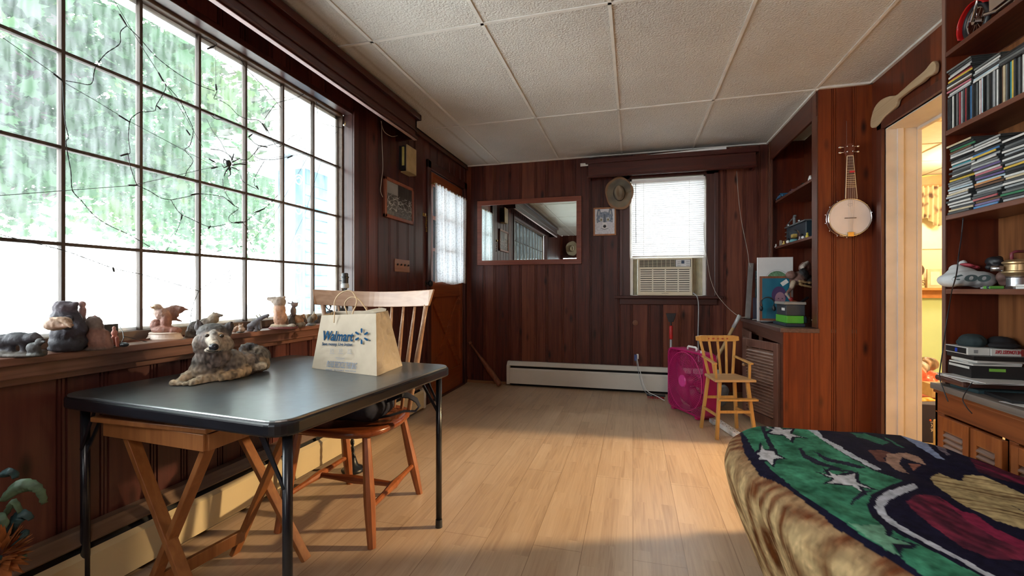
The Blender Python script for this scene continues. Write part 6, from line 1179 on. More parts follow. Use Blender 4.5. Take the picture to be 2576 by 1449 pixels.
mb = MB(); cxn = (nt0.x+nt1.x)/2; mb.prism([(cxn-.018, 3.516, nt0.z+.002), (cxn+.018, 3.516, nt0.z+.002), (cxn+.030, 3.516, nt0.z+.04), (cxn+.028, 3.516, nt0.z+.075), (cxn+.010, 3.516, nt0.z+.090), (cxn-.010, 3.516, nt0.z+.090), (cxn-.028, 3.516, nt0.z+.075), (cxn-.030, 3.516, nt0.z+.04)], (0, .014, 0)); hs_ = mb.build('headstock', MATS['banjo_wood'], bj, bevel=.002)
for sx in (-1, 1):
    for dz in (.030, .066): mb = MB(); p = Vector((cxn+sx*.016, 3.515, nt0.z+dz)); mb.tube([p, p-Vector((0,.010,0))], .0045, 8); mb.tube([p+Vector((sx*.008,.008,0)), p+Vector((sx*.030,.008,0))], .0025, 6); mb.ell(p+Vector((sx*.037,.008,0)), (.010,.004,.007)); mb.build('tuning_peg', chrome, hs_, smooth=True)
mb = MB()
for k in range(4): f = (k+.5)/4; mb.tube([(cxn-.016+.032*f if 0 else cxn+(f-.5)*.024, 3.504, nt0.z+.002), (xl(hb0.z)+(xr(hb0.z)-xl(hb0.z))*(.15+.7*f), 3.503, hb0.z), (c.x+(f-.5)*.040, 3.500, c.z-.005), (c.x+(f-.5)*.020, 3.512, c.z-.115)], .0006, 5)
mb.build('strings', steel, bj)
mb = MB(); mb.box((c.x-.033, 3.503, c.z-.007), (c.x+.033, 3.513, c.z-.003)); mb.build('bridge', pm('bridge_dark', (.12,.07,.05), .4), bj); mb = MB(); mb.box((c.x-.018, 3.500, c.z-.130), (c.x+.018, 3.513, c.z-.100)); mb.box((c.x-.018, 3.513, c.z-.130), (c.x+.018, 3.57, c.z-.126)); mb.build('tailpiece', brass, bj, bevel=.002)
mb = MB(); mb.tube([(c.x+.014*math.cos(t), 3.5122, c.z+.088+.012*math.sin(t)) for t in [math.pi+math.pi*k/10 for k in range(11)]], .0008, 4); mb.box((c.x-.013, 3.5115, c.z+.090), (c.x+.013, 3.5122, c.z+.092)); mb.build('printed_mark', pm('mark_grey', (.25,.22,.22), .6), bj)
mb = MB(); p = ay(2143, 432, 3.505); mb.box((p.x-.014, 3.500, p.z-.006), (p.x+.016, 3.506, p.z+.006)); mb.build('red_capo', pm('capo_red', (.55,.02,.04), .5), bj, bevel=.002)
mb = MB(); mb.tube([(cxn+.006, 3.577, nt0.z+.26), (cxn+.006, 3.576, nt0.z+.10), (cxn, 3.53, nt0.z+.085)], .0008, 5); mb.build('hanging_wire', steel, bj)
# ============================================================= PADDLE
pd_px = [(2189,318),(2190,300),(2199,271),(2214,252),(2236,242),(2252,240),(2268,227),(2290,207),(2324,178),(2337,162),(2346,154),(2352,162),(2350,180),(2344,188),(2330,195),(2318,207),(2295,222),(2275,237),(2258,251),(2252,268),(2240,280),(2224,294),(2208,314),(2199,321),(2192,322)]
xp = XR-.030; P2 = spl([tuple(ax(u, v, xp)) for u, v in pd_px]+[tuple(ax(*pd_px[0], xp))], 3)[:-1]
o = MB().prism(P2, (.022, 0, 0)).build('wooden_paddle', wood('paddle_wood', (.40,.28,.16), (.54,.40,.25), 'y', .45), bevel=.008, seg=3); tag(o, 'pale carved wooden paddle hanging slanted above the kitchen doorway', 'paddle')
# ============================================================= CD CASES
PAL = {'white': (.62,.62,.60), 'black': (.015,.016,.018), 'grey': (.14,.15,.15), 'charcoal': (.05,.055,.06), 'silver': (.34,.36,.37), 'pale blue': (.42,.55,.62), 'teal': (.05,.26,.30), 'yellow': (.60,.42,.06), 'cream': (.55,.46,.30), 'red': (.35,.05,.06), 'pink': (.50,.16,.20), 'purple': (.14,.11,.26), 'orange': (.5,.22,.07), 'green': (.05,.20,.10), 'blue': (.07,.20,.42), 'brown': (.14,.08,.05)}
spm = {k: pm('spine_'+k.replace(' ', '_'), c, .25, var=.10, scale=60) for k, c in PAL.items()}
jewel = pm('jewel_case', (.045,.05,.052), .15, var=.3, scale=20)
CDM = {}
def cd_mesh(col):
    """jewel case lying flat: spine towards -x, origin at the base centre"""
    if col in CDM: return CDM[col]
    mb = MB(); mb.cur = 0; mb.box((-.068, -.070, .0), (.070, .070, .0042)); mb.box((-.066, -.070, .0058), (.070, .070, .0100)); mb.box((-.060, -.066, .0042), (.064, .066, .0058))
    mb.cur = 1; mb.box((-.0705, -.0695, .0012), (-.0678, .0695, .0088)); mb.cur = 0
    o = mb.build('cd_case', [jewel, spm[col]], local=True); CDM[col] = o.data; bpy.data.objects.remove(o); return CDM[col]
ORD = ['first','second','third','fourth','fifth','sixth','seventh','eighth','ninth','tenth','eleventh','twelfth','thirteenth','fourteenth','fifteenth','sixteenth','seventeenth','eighteenth','nineteenth','twentieth','twenty-first','twenty-second','twenty-third','twenty-fourth','twenty-fifth','twenty-sixth','twenty-seventh','twenty-eighth','twenty-ninth','thirtieth','thirty-first','thirty-second','thirty-third','thirty-fourth','thirty-fifth','thirty-sixth','thirty-seventh','thirty-eighth','thirty-ninth','fortieth']
rnd = random.Random(11)
def cd(col, loc, rot, label, group):
    o = bpy.data.objects.new('cd_case', cd_mesh(col)); COL.objects.link(o); o.location = loc; o.rotation_euler = rot; ORG[o.name] = Vector(loc); tag(o, label, 'CD case', group)
def cstack(y, z, cols, stack, shelf, jit=.006, x=FX+.072, drift=None):
    n = len(cols)
    for i, c in enumerate(cols):
        a = rnd.uniform(-.05, .05); dx = rnd.uniform(-jit, jit*.8); dy = rnd.uniform(-jit, jit)+(drift(i/n) if drift else 0)
        cd(c, (x+max(dx, -.006), y+dy, z+.0102*i), (0, 0, a), '%s-spined CD case, %s from the top of the %s on %s' % (c, ORD[n-1-i], stack, shelf), 'CD cases in the '+stack+' on '+shelf)
Z2s = SZ[2]+.0212
up_cols = 'charcoal charcoal grey white black charcoal grey red silver white charcoal red black blue yellow charcoal grey black white pink pale_blue black charcoal grey black charcoal silver white black brown cream grey black teal yellow charcoal grey black white charcoal grey black'.replace('pale_blue', 'pale blue')
toks = []; q_ = up_cols.split()
i = 0
while i < len(q_):
    if q_[i] == 'pale': toks.append('pale blue'); i += 2
    else: toks.append(q_[i]); i += 1
toks = toks[:40]; y = 2.4505
for i, c in enumerate(toks):
    cd(c, (FX+.072+rnd.uniform(-.004, .006), y, Z2s+.0702), (math.pi/2, 0, 0), '%s-spined CD case, %s from the left in the upright row on the second shelf' % (c, ORD[i]), 'upright CD cases on the second shelf'); y -= .0104
TOP = Z2s+.1412
cstack(2.373, TOP, ['silver','white','pink','brown','white','charcoal','yellow','red','white','silver','charcoal','grey'], 'left stack', 'the second shelf'); cstack(2.225, TOP, ['white','pale blue','charcoal','silver','white','grey'], 'middle stack', 'the second shelf'); cstack(2.08, TOP, ['charcoal','grey','charcoal','black'], 'right stack', 'the second shelf')
Z3s = SZ[3]+.0212
cstack(2.364, Z3s, ['black','cream','charcoal','white','white','charcoal','white','silver','cream','white','pale blue','silver','grey','charcoal','yellow','black','white','charcoal','grey','silver','teal','white','charcoal','black','white','silver','brown','green','charcoal','cream'], 'left stack', 'the third shelf', .008, drift=lambda t: .012*math.sin(t*7))
cstack(2.215, Z3s, ['blue','purple','brown','red','charcoal','grey','silver','charcoal','brown','orange','pale blue','purple','charcoal','pink','white','purple','silver','grey','white','silver','yellow','blue','charcoal','white','white','silver'], 'middle stack', 'the third shelf', .008, drift=lambda t: .010*math.sin(t*8+2))
cstack(2.062, Z3s, ['silver','charcoal','green','grey','charcoal','silver','white','charcoal','cream','white','black','charcoal','yellow','silver','charcoal','white','black','silver','white','charcoal','grey','black','white'], 'right stack', 'the third shelf', .008)
# motorcycle model on the top shelf
mc = root('model_motorcycle', (1.42, 2.3, 2.118), 'red and chrome model motorcycle standing on the top shelf of the bookcase', 'model motorcycle'); z0 = SZ[1]+.022; YM = 1.415
F3 = lambda u, v, x=YM: ax(u, v, x)
redp = pm('enamel_red', (.42,.012,.012), .12, var=.05)
fw0 = F3(2392, 80); fy = fw0.y; R_ = .075; wc = Vector((YM, 2.362, z0+R_+.002))
def wheel(c, nm): 
    mb = MB(); mb.tube([c+Vector((0, R_*.88*math.cos(t), R_*.88*math.sin(t))) for t in [2*math.pi*k/32 for k in range(33)]], R_*.14, 8, caps=False); w_ = mb.build(nm, black_plastic, mc, smooth=True)
    mb = MB(); mb.tube([c+Vector((0, R_*.72*math.cos(t), R_*.72*math.sin(t))) for t in [2*math.pi*k/32 for k in range(33)]], R_*.05, 6, caps=False)
    for k in range(12): t = 2*math.pi*k/12; mb.tube([c, c+Vector((0, R_*.72*math.cos(t), R_*.72*math.sin(t)))], .001, 4)
    mb.lathe([(0,-.012),(.012,-.012),(.012,.012),(0,.012)], c, 12, Matrix.Rotation(math.pi/2, 4, 'Y')); mb.build('wheel_rim', chrome, w_)
wheel(wc, 'wheel'); wc2 = wc-Vector((0, .24, 0)); wheel(wc2, 'wheel')
def fender(c, a0, a1): mb = MB(); mb.grid(lambda u, v: c+Vector(((v-.5)*.045, R_*1.13*math.cos(a0+(a1-a0)*u), R_*1.13*math.sin(a0+(a1-a0)*u)*(1-.06*abs(2*v-1)))), 16, 6); mb.build('fender', redp, mc, smooth=True, solid=.003)
fender(wc, -.5, 2.6); fender(wc2, .5, 3.4)
mb = MB(); hd_ = wc+Vector((0, -.075, .155)); 
for s_ in (-.017, .017): mb.tube([wc+Vector((s_, 0, 0)), hd_+Vector((s_, 0, 0))], .006, 8)
mb.tube([hd_+Vector((-.05,-.04,.03)), hd_+Vector((-.02,0,.02)), hd_+Vector((.02,0,.02)), hd_+Vector((.05,-.04,.03))], .004, 6); mb.build('fork', chrome, mc, smooth=True)
mb = MB(); mb.ell(hd_+Vector((-.0, .035, -.02)), (.020,.018,.020)); mb.build('headlight', chrome, mc, smooth=True)
mb = MB(); mb.ell(wc+Vector((0, -.14, .13)), (.028,.055,.028)); mb.build('fuel_tank', redp, mc, smooth=True); mb = MB(); mb.ell(wc+Vector((0, -.215, .095)), (.022,.045,.014)); mb.build('seat', black_plastic, mc, smooth=True)
mb = MB(); mb.box(wc+Vector((-.02,-.19,-.02)), wc+Vector((.02,-.10,.05))); mb.tube([wc+Vector((-.026,-.09,-.02)), wc+Vector((-.028,-.16,-.045)), wc+Vector((-.028,-.29,-.045))], .008, 8); mb.tube([hd_, wc+Vector((0,-.12,.06)), wc2], .005, 6); mb.build('engine', chrome, mc, bevel=.003)
ot = [(2.0,.05,'blue','short blue book standing beside the model motorcycle on the top shelf'),]
for y, t, c, lb in []: tag(MB().box((FX+.02, y-.02, z0-.001), (FX+.12, y+.01, z0+.17)).build('book', spm[c]), lb, 'book')
# ------------------------------------------------------------- shelf 4: cap, case, grip, lantern
Z4 = SZ[4]+.0213
cw_ = blob('cloth_bag', [S(2392,705,1.955,(24,30,18),(.60,.64,.66)), S(2420,696,1.965,(40,24,26),(.60,.64,.66)), S(2465,703,1.93,(42,24,21),(.60,.64,.66)), S(2440,700,1.925,(52,16,20),(.60,.64,.66)), S(2422,662,1.99,(11,8,8),(.58,.6,.62), -30), S(2405,677,1.98,(16,14,12),(.6,.64,.66))], None, voxel=.006, smooth=4, disp=.003, dscale=22, mat=pm('cap_cloth', (.56,.60,.62), .8, var=.06), flat_base=Z4)
tag(cw_, 'crumpled white cloth bag with grey 600 lettering on the shelf below the CD stacks', 'cloth bag')
o_ = ad(2393,708,1.868); x_ = ad(2490,709,1.848)-o_; text_mesh('lettering', '600', pm('ink_grey', (.08,.13,.14), .7), o_, x_, UP+x_.normalized()*.25, x_.length, cw_, bold=.035, height=.030)
tag(blob('red_case', [S(2430,668,1.98,(14,18,6),(.40,.06,.08),12), S(2445,672,1.98,(16,16,6),(.40,.06,.08),12)], None, voxel=.003, smooth=2, mat=pm('case_red', (.38,.05,.07), .5)), 'small red zipped case lying on the white cloth bag', 'case')
tag(blob('black_grip', [S(2501,658,1.89,(14,20,13),(.01,.01,.012),30), K(2487,672,1.89,2512,652,1.89,7,9,(.01,.01,.012)), S(2504,672,1.89,(16,18,8),(.01,.01,.012))], None, voxel=.0035, smooth=2, mat=black_plastic), 'black moulded grip behind the white cloth bag, left of the brass lantern', 'grip')
lt = root('lantern', (1.43, 2.10, Z4), 'brass and steel lantern cylinder with a red handle at the right end of the shelf', 'lantern'); c = ad(2560, 700, 1.80); c = Vector((c.x, c.y, Z4))
mb = MB(); mb.lathe([(0,0),(.034,0),(.036,.008),(.032,.012),(.032,.045),(.034,.048),(.032,.052),(0,.052)], c, 48); mb.build('steel_body', steel, lt); mb = MB(); mb.lathe([(0,.052),(.032,.052),(.046,.066),(.046,.070),(.040,.074),(.038,.098),(.045,.103),(.045,.108),(.032,.118),(0,.12)], c, 48); mb.build('brass_cap', pm('dull_brass', (.48,.33,.17), .35, .7), lt)
mb = MB(); mb.tube([c+Vector((-.024,-.01,.11)), c+Vector((-.026,-.01,.143)), c+Vector((-.012,-.01,.150)), c+Vector((.03,-.0,.150))], .006, 7); mb.build('handle', pm('maroon_plastic', (.18,.03,.045), .4), lt, smooth=True); mb = MB(); mb.tube([c+Vector((-.045,.0,.082)), c+Vector((-.075,.02,.084))], .012, 10); mb.build('spout', steel, lt, smooth=True)
tag(blob('clay_pot', [S(2524,697,1.88,(15,14,15),(.22,.12,.10)), S(2530,710,1.88,(14,14,10),(.26,.14,.11))], None, voxel=.004, smooth=2, mat=pm('clay_brown', (.20,.11,.09), .6), flat_base=Z4), 'small brown leather pouch between the white cloth bag and the lantern', 'pouch')
for nm, a_, b_, r, c_, lb in (('pen', (2425,719,1.84), (2490,716,1.82), .0045, (.55,.52,.5), 'silver pen lying in front of the white cloth bag'), ('pencil', (2395,722,1.86), (2460,724,1.83), .003, (.42,.40,.5), 'lilac pencil lying at the front edge of the shelf'), ('marker', (2455,722,1.80), (2480,721,1.80), .006, (.03,.05,.07), 'short dark marker beside the silver pen')):
    p, q = ad(*a_), ad(*b_); p.z = q.z = Z4+r+.0005; p.x = max(p.x, FX+.015); q.x = max(q.x, FX+.015); tag(MB().tube([p, p.lerp(q, .93), q], [r, r, r*.3], 8).build(nm, pm('stick_'+nm, c_, .35), smooth=True), lb, nm)
c = ad(2492, 718, 1.80); mb = MB(); mb.box((FX+.012, c.y-.018, Z4), (FX+.06, c.y+.018, Z4+.012)); g_ = mb.build('green_toy', pm('toy_green', (.10,.30,.05), .5), bevel=.003); tag(g_, 'little green toy block with three studs at the front of the shelf', 'toy')
for i in range(2): z = Z4+.0005+i*.0085; tag(MB().box((FX+.02, 2.02, z), (FX+.13, 2.105, z+.007)).build('notebook', pm('note_white', (.68,.68,.66), .6)), ('lower' if i == 0 else 'upper')+' of two thin white notebooks lying under the lantern edge', 'notebook')
# ------------------------------------------------------------- counter: tapes, papers, caps
ZC = .6285
def cbox(nm, x0, x1, y0, y1, z0, h, mat, lb, cat, rz=0, bev=.001):
    rt = MB(); cx_, cy_ = (x0+x1)/2, (y0+y1)/2; Mz = Matrix.Rotation(math.radians(rz), 4, 'Z'); rt.boxm((cx_, cy_, z0+h/2), (x1-x0, y1-y0, h), Mz); o = rt.build(nm, mat, bevel=bev); return tag(o, lb, cat)
paper = pm('paper', (.55,.55,.54), .7, var=.06); white_c = pm('carton_white', (.60,.60,.57), .5, var=.04); tape_b = pm('tape_black', (.014,.016,.018), .35)
cbox('dvd_case', 1.345, 1.535, 2.25, 2.40, ZC+.0005, .014, pm('teal_dark', (.03,.06,.07), .3), 'thin dark DVD case lying at the left of the bookcase counter', 'case', 4)
cbox('magazine', 1.36, 1.53, 2.07, 2.235, ZC+.0005, .012, tape_b, 'dark magazine lying flat in the middle of the bookcase counter', 'magazine', -6)
pl_ = cbox('leather_wallet', 1.315, 1.53, 2.27, 2.455, ZC+.016, .026, pm('leather_brown', (.09,.035,.025), .4), 'brown leather folder under the loose papers on the counter', 'folder', 0, .010)
z = ZC+.0435
for i, (dx, dy, rz) in enumerate(((0,0,3),(-.012,.004,-7),(.01,-.01,10))): cbox('paper_sheet', 1.315+dx, 1.515+dx, 2.22+dy, 2.425+dy, z, .0032, paper, ['bottom','middle','topmost'][i]+' white paper sheet on the brown leather folder', 'paper', rz, 0); z += .0034
z += .0
b1 = cbox('video_box', 1.36, 1.546, 2.30, 2.445, z, .052, tape_b, 'thick black case with a green label in the pile on the bookcase counter', 'case', 0); MB().box((1.42, 2.2995, z+.030), (1.475, 2.3003, z+.042)).build('green_label', pm('label_green', (.18,.42,.06), .5), b1)
MB().box((1.3595, 2.31, z+.036), (1.3603, 2.435, z+.046)).build('white_stripe', white_c, b1)
z += .0525
for i, (dx, dy, h, rz, mt, lb) in enumerate(((-.004,0,.006,4,white_c,'thin white sleeve resting on the black case with the green label'),(.006,.01,.006,-6,paper,'grey-white sleeve, second above the black case with the green label'),(.002,-.004,.010,7,white_c,'white sleeve with a rounded corner just below the black board'))): cbox('disc_sleeve', 1.362+dx, 1.532+dx, 2.30+dy, 2.43+dy, z, h, mt, lb, 'sleeve', rz); z += h+.0004
cbox('black_tray', 1.360, 1.546, 2.285, 2.45, z, .018, tape_b, 'black flat tray carrying the two video boxes', 'tray', 0); z += .0185
v1 = cbox('video_box', 1.358, 1.432, 2.315, 2.455, z, .030, white_c, 'white video box with a black side and a blue mark, left on the black tray', 'video box', 0)
MB().box((1.3572, 2.325, z+.003), (1.3582, 2.452, z+.027)).build('black_side', tape_b, v1); MB().box((1.3565, 2.378, z+.006), (1.3573, 2.392, z+.022)).build('blue_mark', pm('mark_blue', (.02,.06,.5), .4), v1); MB().box((1.378, 2.3143, z+.008), (1.392, 2.3152, z+.022)).build('print', pm('print_grey', (.25,.25,.25), .5), v1)
v2_ = cbox('video_box', 1.434, 1.544, 2.31, 2.45, z, .030, white_c, 'white and red video box with upside-down red title under the dark caps', 'video box', 0)
text_mesh('lettering', 'THE LONGEST DAY', pm('title_red', (.38,.02,.03), .5), (1.538, 2.3095, z+.024), (-1,0,0), (0,0,-1), .092, v2_, bold=.03, height=.015); MB().box((1.532, 2.3092, z+.001), (1.5435, 2.3099, z+.029)).build('red_end', pm('end_red', (.28,.04,.03), .5), v2_)
z += .0305
cap1 = blob('folded_hat', [('s', (1.415,2.385,z+.022), (.045,.052,.032), (.02,.035,.04)), ('s', (1.40,2.40,z+.014), (.03,.04,.020), (.02,.035,.04))], None, voxel=.004, smooth=2, disp=.003, dscale=30, mat=pm('cap_dark_green', (.016,.030,.034), .85), flat_base=z+.0005); tag(cap1, 'folded dark green cap on top of the pile of video boxes', 'cap')
cap2 = blob('black_hat', [('s', (1.495,2.36,z+.020), (.045,.05,.028), (.01,.01,.012)), ('s', (1.48,2.32,z+.012), (.055,.035,.014), (.01,.01,.012))], None, voxel=.004, smooth=2, disp=.002, dscale=30, mat=pm('cap_black', (.008,.008,.011), .85), flat_base=z+.0005); tag(cap2, 'black cap lying beside the folded dark green cap', 'cap'); cap2.location.x += .003
for i in range(7): cbox('envelope', 1.40, 1.53, 1.93, 2.055, ZC+.0005+.0072*i, .0065, [paper, pm('envelope_blue', (.40,.46,.52), .6)][i % 2], ['bottom','second lowest','third lowest','middle','third highest','second highest','topmost'][i]+(' blue-grey' if i % 2 else ' white')+' envelope of the stack at the right of the counter', 'envelope', rnd.uniform(-5, 5), 0)
cbox('paper_sheet', 1.345, 1.42, 2.0, 2.12, ZC+.0004, .0012, paper, 'single white paper sheet lying at the front edge of the counter', 'paper', 12, 0)
tag(MB().tube([(1.37, 2.21, ZC+.006), (1.42, 2.16, ZC+.006)], .0055, 8).build('cigar', pm('cigar_brown', (.09,.05,.03), .6)), 'short brown marker lying before the dark magazine', 'marker')
mb = MB(); P_ = [(2423,548,1.345),(2418,600,1.335),(2412,640,1.275),(2406,690,1.270),(2395,730,1.31),(2388,770,1.335),(2378,830,1.33),(2372,880,1.305),(2366,920,1.30),(2364,950,1.30),(2375,985,1.305),(2385,1010,1.308)]
mb.tube([Vector(ax(u, v, x)) for u, v, x in spl([tuple(q) for q in P_], 5)], .0022, 6); tag(mb.build('hanging_cable', black_plastic, smooth=True), 'thin black cable hanging down the front of the bookcase', 'cable')
mb = MB(); mb.tube([Vector(ax(u, v, x)) for u, v, x in spl([(2446,962,1.31),(2430,985,1.30),(2422,1005,1.30),(2432,1025,1.305),(2445,1040,1.306)], 5)], .002, 6); tag(mb.build('hanging_cable', black_plastic, smooth=True), 'short black cable loop drooping over the edge of the bookcase counter', 'cable')
# ============================================================= BED
def interp(T, y):
    for (a, b_), (c, d) in zip(T, T[1:]):
        if a <= y <= c: t = (y-a)/(c-a); t = t; return b_+(d-b_)*t
    return T[0][1] if y < T[0][0] else T[-1][1]
TLx = [(.25,.84),(.75,.645),(1.04,.522),(1.3,.405),(1.45,.357),(1.6,.337),(1.8,.337),(1.92,.372),(2.0,.43),(2.05,.52)]; TRx = [(.25,1.28),(1.0,1.27),(1.4,1.21),(1.7,1.14),(1.9,1.08),(2.0,1.03),(2.05,.96)]
sm = lambda T, y: (interp(T, y-.05)+2*interp(T, y)+interp(T, min(y+.05, 2.05)))/4
q6 = lambda P_: [(1800+x/3.3196, 1040+y/3.3196) for x, y in P_]
GREEN = q6([(200,130),(380,70),(620,80),(780,100),(900,230),(1080,345),(1330,480),(1570,560),(1400,625),(1300,680),(1268,760),(1300,860),(1400,940),(1640,1060),(1980,1240),(2260,1380),(1790,1400),(1600,1250),(1540,1190),(1400,1130),(1200,1000),(1060,900),(900,790),(700,660),(480,480),(330,330),(260,200)])
SKIRT_E = q6([(110,110),(200,160),(240,330),(370,520),(560,600),(700,700),(860,830),(1000,960),(1160,1050),(1340,1170),(1500,1250),(1700,1380),(1700,1700),(0,1700),(0,110)])
BAND = q6([(730,105),(815,100),(900,200),(1100,310),(1395,472),(1330,470),(1080,340),(920,240),(850,190)])
CURVE = q6([(1660,585),(1692,620),(1560,670),(1450,720),(1412,780),(1430,840),(1520,920),(1700,1020),(1950,1150),(2250,1310),(2400,1390),(2310,1390),(2000,1210),(1650,1030),(1450,920),(1360,840),(1335,780),(1350,710),(1430,650),(1560,610)])
STARS = [q6(P_) for P_ in ([(410,100),(490,130),(510,92),(560,135),(640,130),(620,165),(730,198),(640,192),(622,222),(570,180),(445,162),(480,140)], [(385,262),(412,310),(492,312),(503,345),(560,372),(490,380),(475,428),(430,385),(360,388),(370,352),(338,335),(375,318)], [(938,478),(1010,520),(1165,505),(1172,570),(1300,625),(1192,605),(1224,655),(1130,595),(935,580),(1000,550),(885,500),(970,520)])]
def grow(P_, k): cx_ = sum(p[0] for p in P_)/len(P_); cy_ = sum(p[1] for p in P_)/len(P_); return [(cx_+(p[0]-cx_)*k, cy_+(p[1]-cy_)*k) for p in P_]
SOUT = [grow(P_, 1.34) for P_ in STARS]
TAIL = q6([(1110,915),(1260,935),(1400,928),(1425,1010),(1520,1055),(1640,1100),(1470,1085),(1500,1140),(1545,1195),(1400,1120),(1280,1040)]); TAILO = q6([(1400,925),(1470,960),(1480,1030),(1600,1075),(1700,1100),(1640,1130),(1560,1130),(1560,1200),(1470,1085),(1425,1010)])
LINES = [q6(P_) for P_ in ([(365,85),(400,85),(440,190),(500,300),(455,310),(410,200)], [(690,290),(720,285),(760,345),(900,410),(1060,460),(1010,470),(860,430),(730,370)], [(805,315),(840,325),(960,380),(1110,405),(1260,455),(1200,460),(1060,425),(930,400)], [(880,490),(960,455),(1140,480),(1200,520),(1170,510),(1100,488),(960,478)], [(1130,770),(1150,700),(1230,650),(1330,640),(1240,680),(1170,730)])]
EYE1 = q6([(1270,300),(1400,310),(1470,330),(1400,370),(1430,410),(1360,400)]); EYE2 = q6([(1430,340),(1600,325),(1700,365),(1765,435),(1650,400),(1560,365),(1530,420),(1615,505),(1500,470),(1420,400)]); EYE3 = q6([(1610,415),(1715,430),(1650,480)])
GF = [q6([(1120,160),(1250,165),(1450,240),(1400,262),(1180,195)]), q6([(1400,188),(1582,285),(1560,292),(1430,215)])]; LB = q6([(1540,180),(1700,190),(1800,285),(1925,390),(1850,372),(1700,285)]); LG = q6([(1780,198),(1860,220),(1955,345),(1930,352),(1850,285)])
CR1 = q6([(1795,530),(1870,500),(2050,570),(2300,690),(2600,830),(2600,975),(2350,900),(2100,780),(1900,650),(1820,590)]); CR2 = q6([(2080,512),(2250,528),(2500,640),(2620,700),(2620,830),(2400,740),(2180,640),(2050,580)])
MAR = q6([(1680,680),(1850,685),(2100,880),(2300,1000),(2620,1120),(2620,1230),(2300,1215),(2050,1110),(1800,930),(1640,800),(1590,735)]); MAR2 = q6([(1870,700),(2060,820),(2150,830),(2330,960),(2620,1090),(2620,1160),(2380,1060),(2100,900)]); MAR3 = q6([(2120,370),(2620,480),(2620,610),(2350,540),(2200,490)])
NAV = (.008,.007,.022)
def patt(p, side=False):
    u, v = proj(p); u += 2.2*nz(p.x, p.y, p.z, 40); v += 2.2*nz(p.x, p.y, p.z+9, 40)
    f = 1+.45*nz(p.x, p.y, p.z, 55)+.25*nz(p.x, p.y, p.z, 150); g2 = nz(p.x, p.y, p.z, 16)
    def C(c): return tuple(max(.002, q*f) for q in c)
    if side or inpoly(u, v, SKIRT_E):
        s_ = p.y*30+p.x*15+nz(p.x, p.y, p.z*.5, 6)*7+(p.z*10 if p.y < 1.45 else p.z*5); t = .52+.5*math.sin(s_*1.9)*.75+.35*nz(p.x*1.5, p.y*5, p.z*.8, 22)+.25*nz(p.x, p.y, p.z, 5)
        c = lerp((.13,.040,.010), (.62,.46,.24), max(0, min(1, t*1.15))); e = max(0, 1-(.5-p.z)/.09) if p.z < .5 else 1; c = lerp(c, (.13,.035,.015), min(1, e)*.75)
        return C(c)
    c = NAV
    if inpoly(u, v, GREEN):
        c = lerp((.018,.10,.055), (.06,.26,.155), max(0, min(1, .5+.9*g2+.3*nz(p.x, p.y, p.z, 60))))
        for P_ in LINES:
            if inpoly(u, v, P_): c = (.016,.016,.035)
        for P_ in SOUT:
            if inpoly(u, v, P_): c = NAV
        if inpoly(u, v, TAILO): c = NAV
        if inpoly(u, v, TAIL): c = (.14,.30,.20)
    else:
        if inpoly(u, v, MAR): c = lerp((.06,.012,.025), (.19,.022,.05), max(0, min(1, .4+1.3*nz(p.x*6+p.y*2, p.y*1.2-p.x, 0, 9))))
        if inpoly(u, v, MAR2): c = (.20,.016,.05)
        if inpoly(u, v, MAR3): c = lerp((.04,.01,.02), (.18,.015,.045), max(0, min(1, .4+1.5*nz(p.x*9+p.y*3, p.y, 0, 7))))
        if inpoly(u, v, CR1) or inpoly(u, v, CR2):
            t = nz(p.x*3+p.y*9, p.y*1.5, 0, 10); c = lerp((.42,.32,.16), (.14,.075,.03), max(0, min(1, t*2.2)))
        for P_ in GF:
            if inpoly(u, v, P_): c = (.03,.14,.09)
        if inpoly(u, v, LB): c = (.22,.27,.42)
        if inpoly(u, v, LG): c = (.17,.14,.17)
        if inpoly(u, v, EYE1): c = (.13,.05,.04)
        if inpoly(u, v, EYE2): c = (.32,.19,.14)
        if inpoly(u, v, EYE3): c = (.26,.10,.07)
    for P_ in STARS:
        if inpoly(u, v, P_): c = (.50,.50,.53)
    if inpoly(u, v, BAND) or inpoly(u, v, CURVE): c = (.46,.48,.54)
    return C(c)
bd = root('bed', (.85, 1.15, 0), 'low daybed at the lower right covered with a green, navy and cream eagle blanket', 'bed')
def top(t, y):
    xl, xr = sm(TLx, y), sm(TRx, y); x = xl+(xr-xl)*t; e = min(t*(xr-xl), (1-t)*(xr-xl), (2.05-y)); r = .07; z = .505-(.035*(1-min(1, e/r))**2); z += .010*nz(x*3, y*3, 0)+.004*nz(x*11, y*11, 2); return Vector((x, y, z))
ny, nx = 300, 230
Yr = lambda j: .25+1.80*(1-(1-j/ny)**1.25) if False else .25+1.80*(j/ny)
mb = MB(); mb.add([top(i/nx, Yr(j)) for j in range(ny+1) for i in range(nx+1)], [(j*(nx+1)+i, j*(nx+1)+i+1, (j+1)*(nx+1)+i+1, (j+1)*(nx+1)+i) for j in range(ny) for i in range(nx)])
per = [top(0, Yr(j)) for j in range(ny+1)]+[top(i/nx, 2.05) for i in range(1, nx+1)]+[top(1, Yr(j)) for j in range(ny-1, -1, -1)]
cen = Vector((.85, 1.1, 0)); rows = 46; V = []
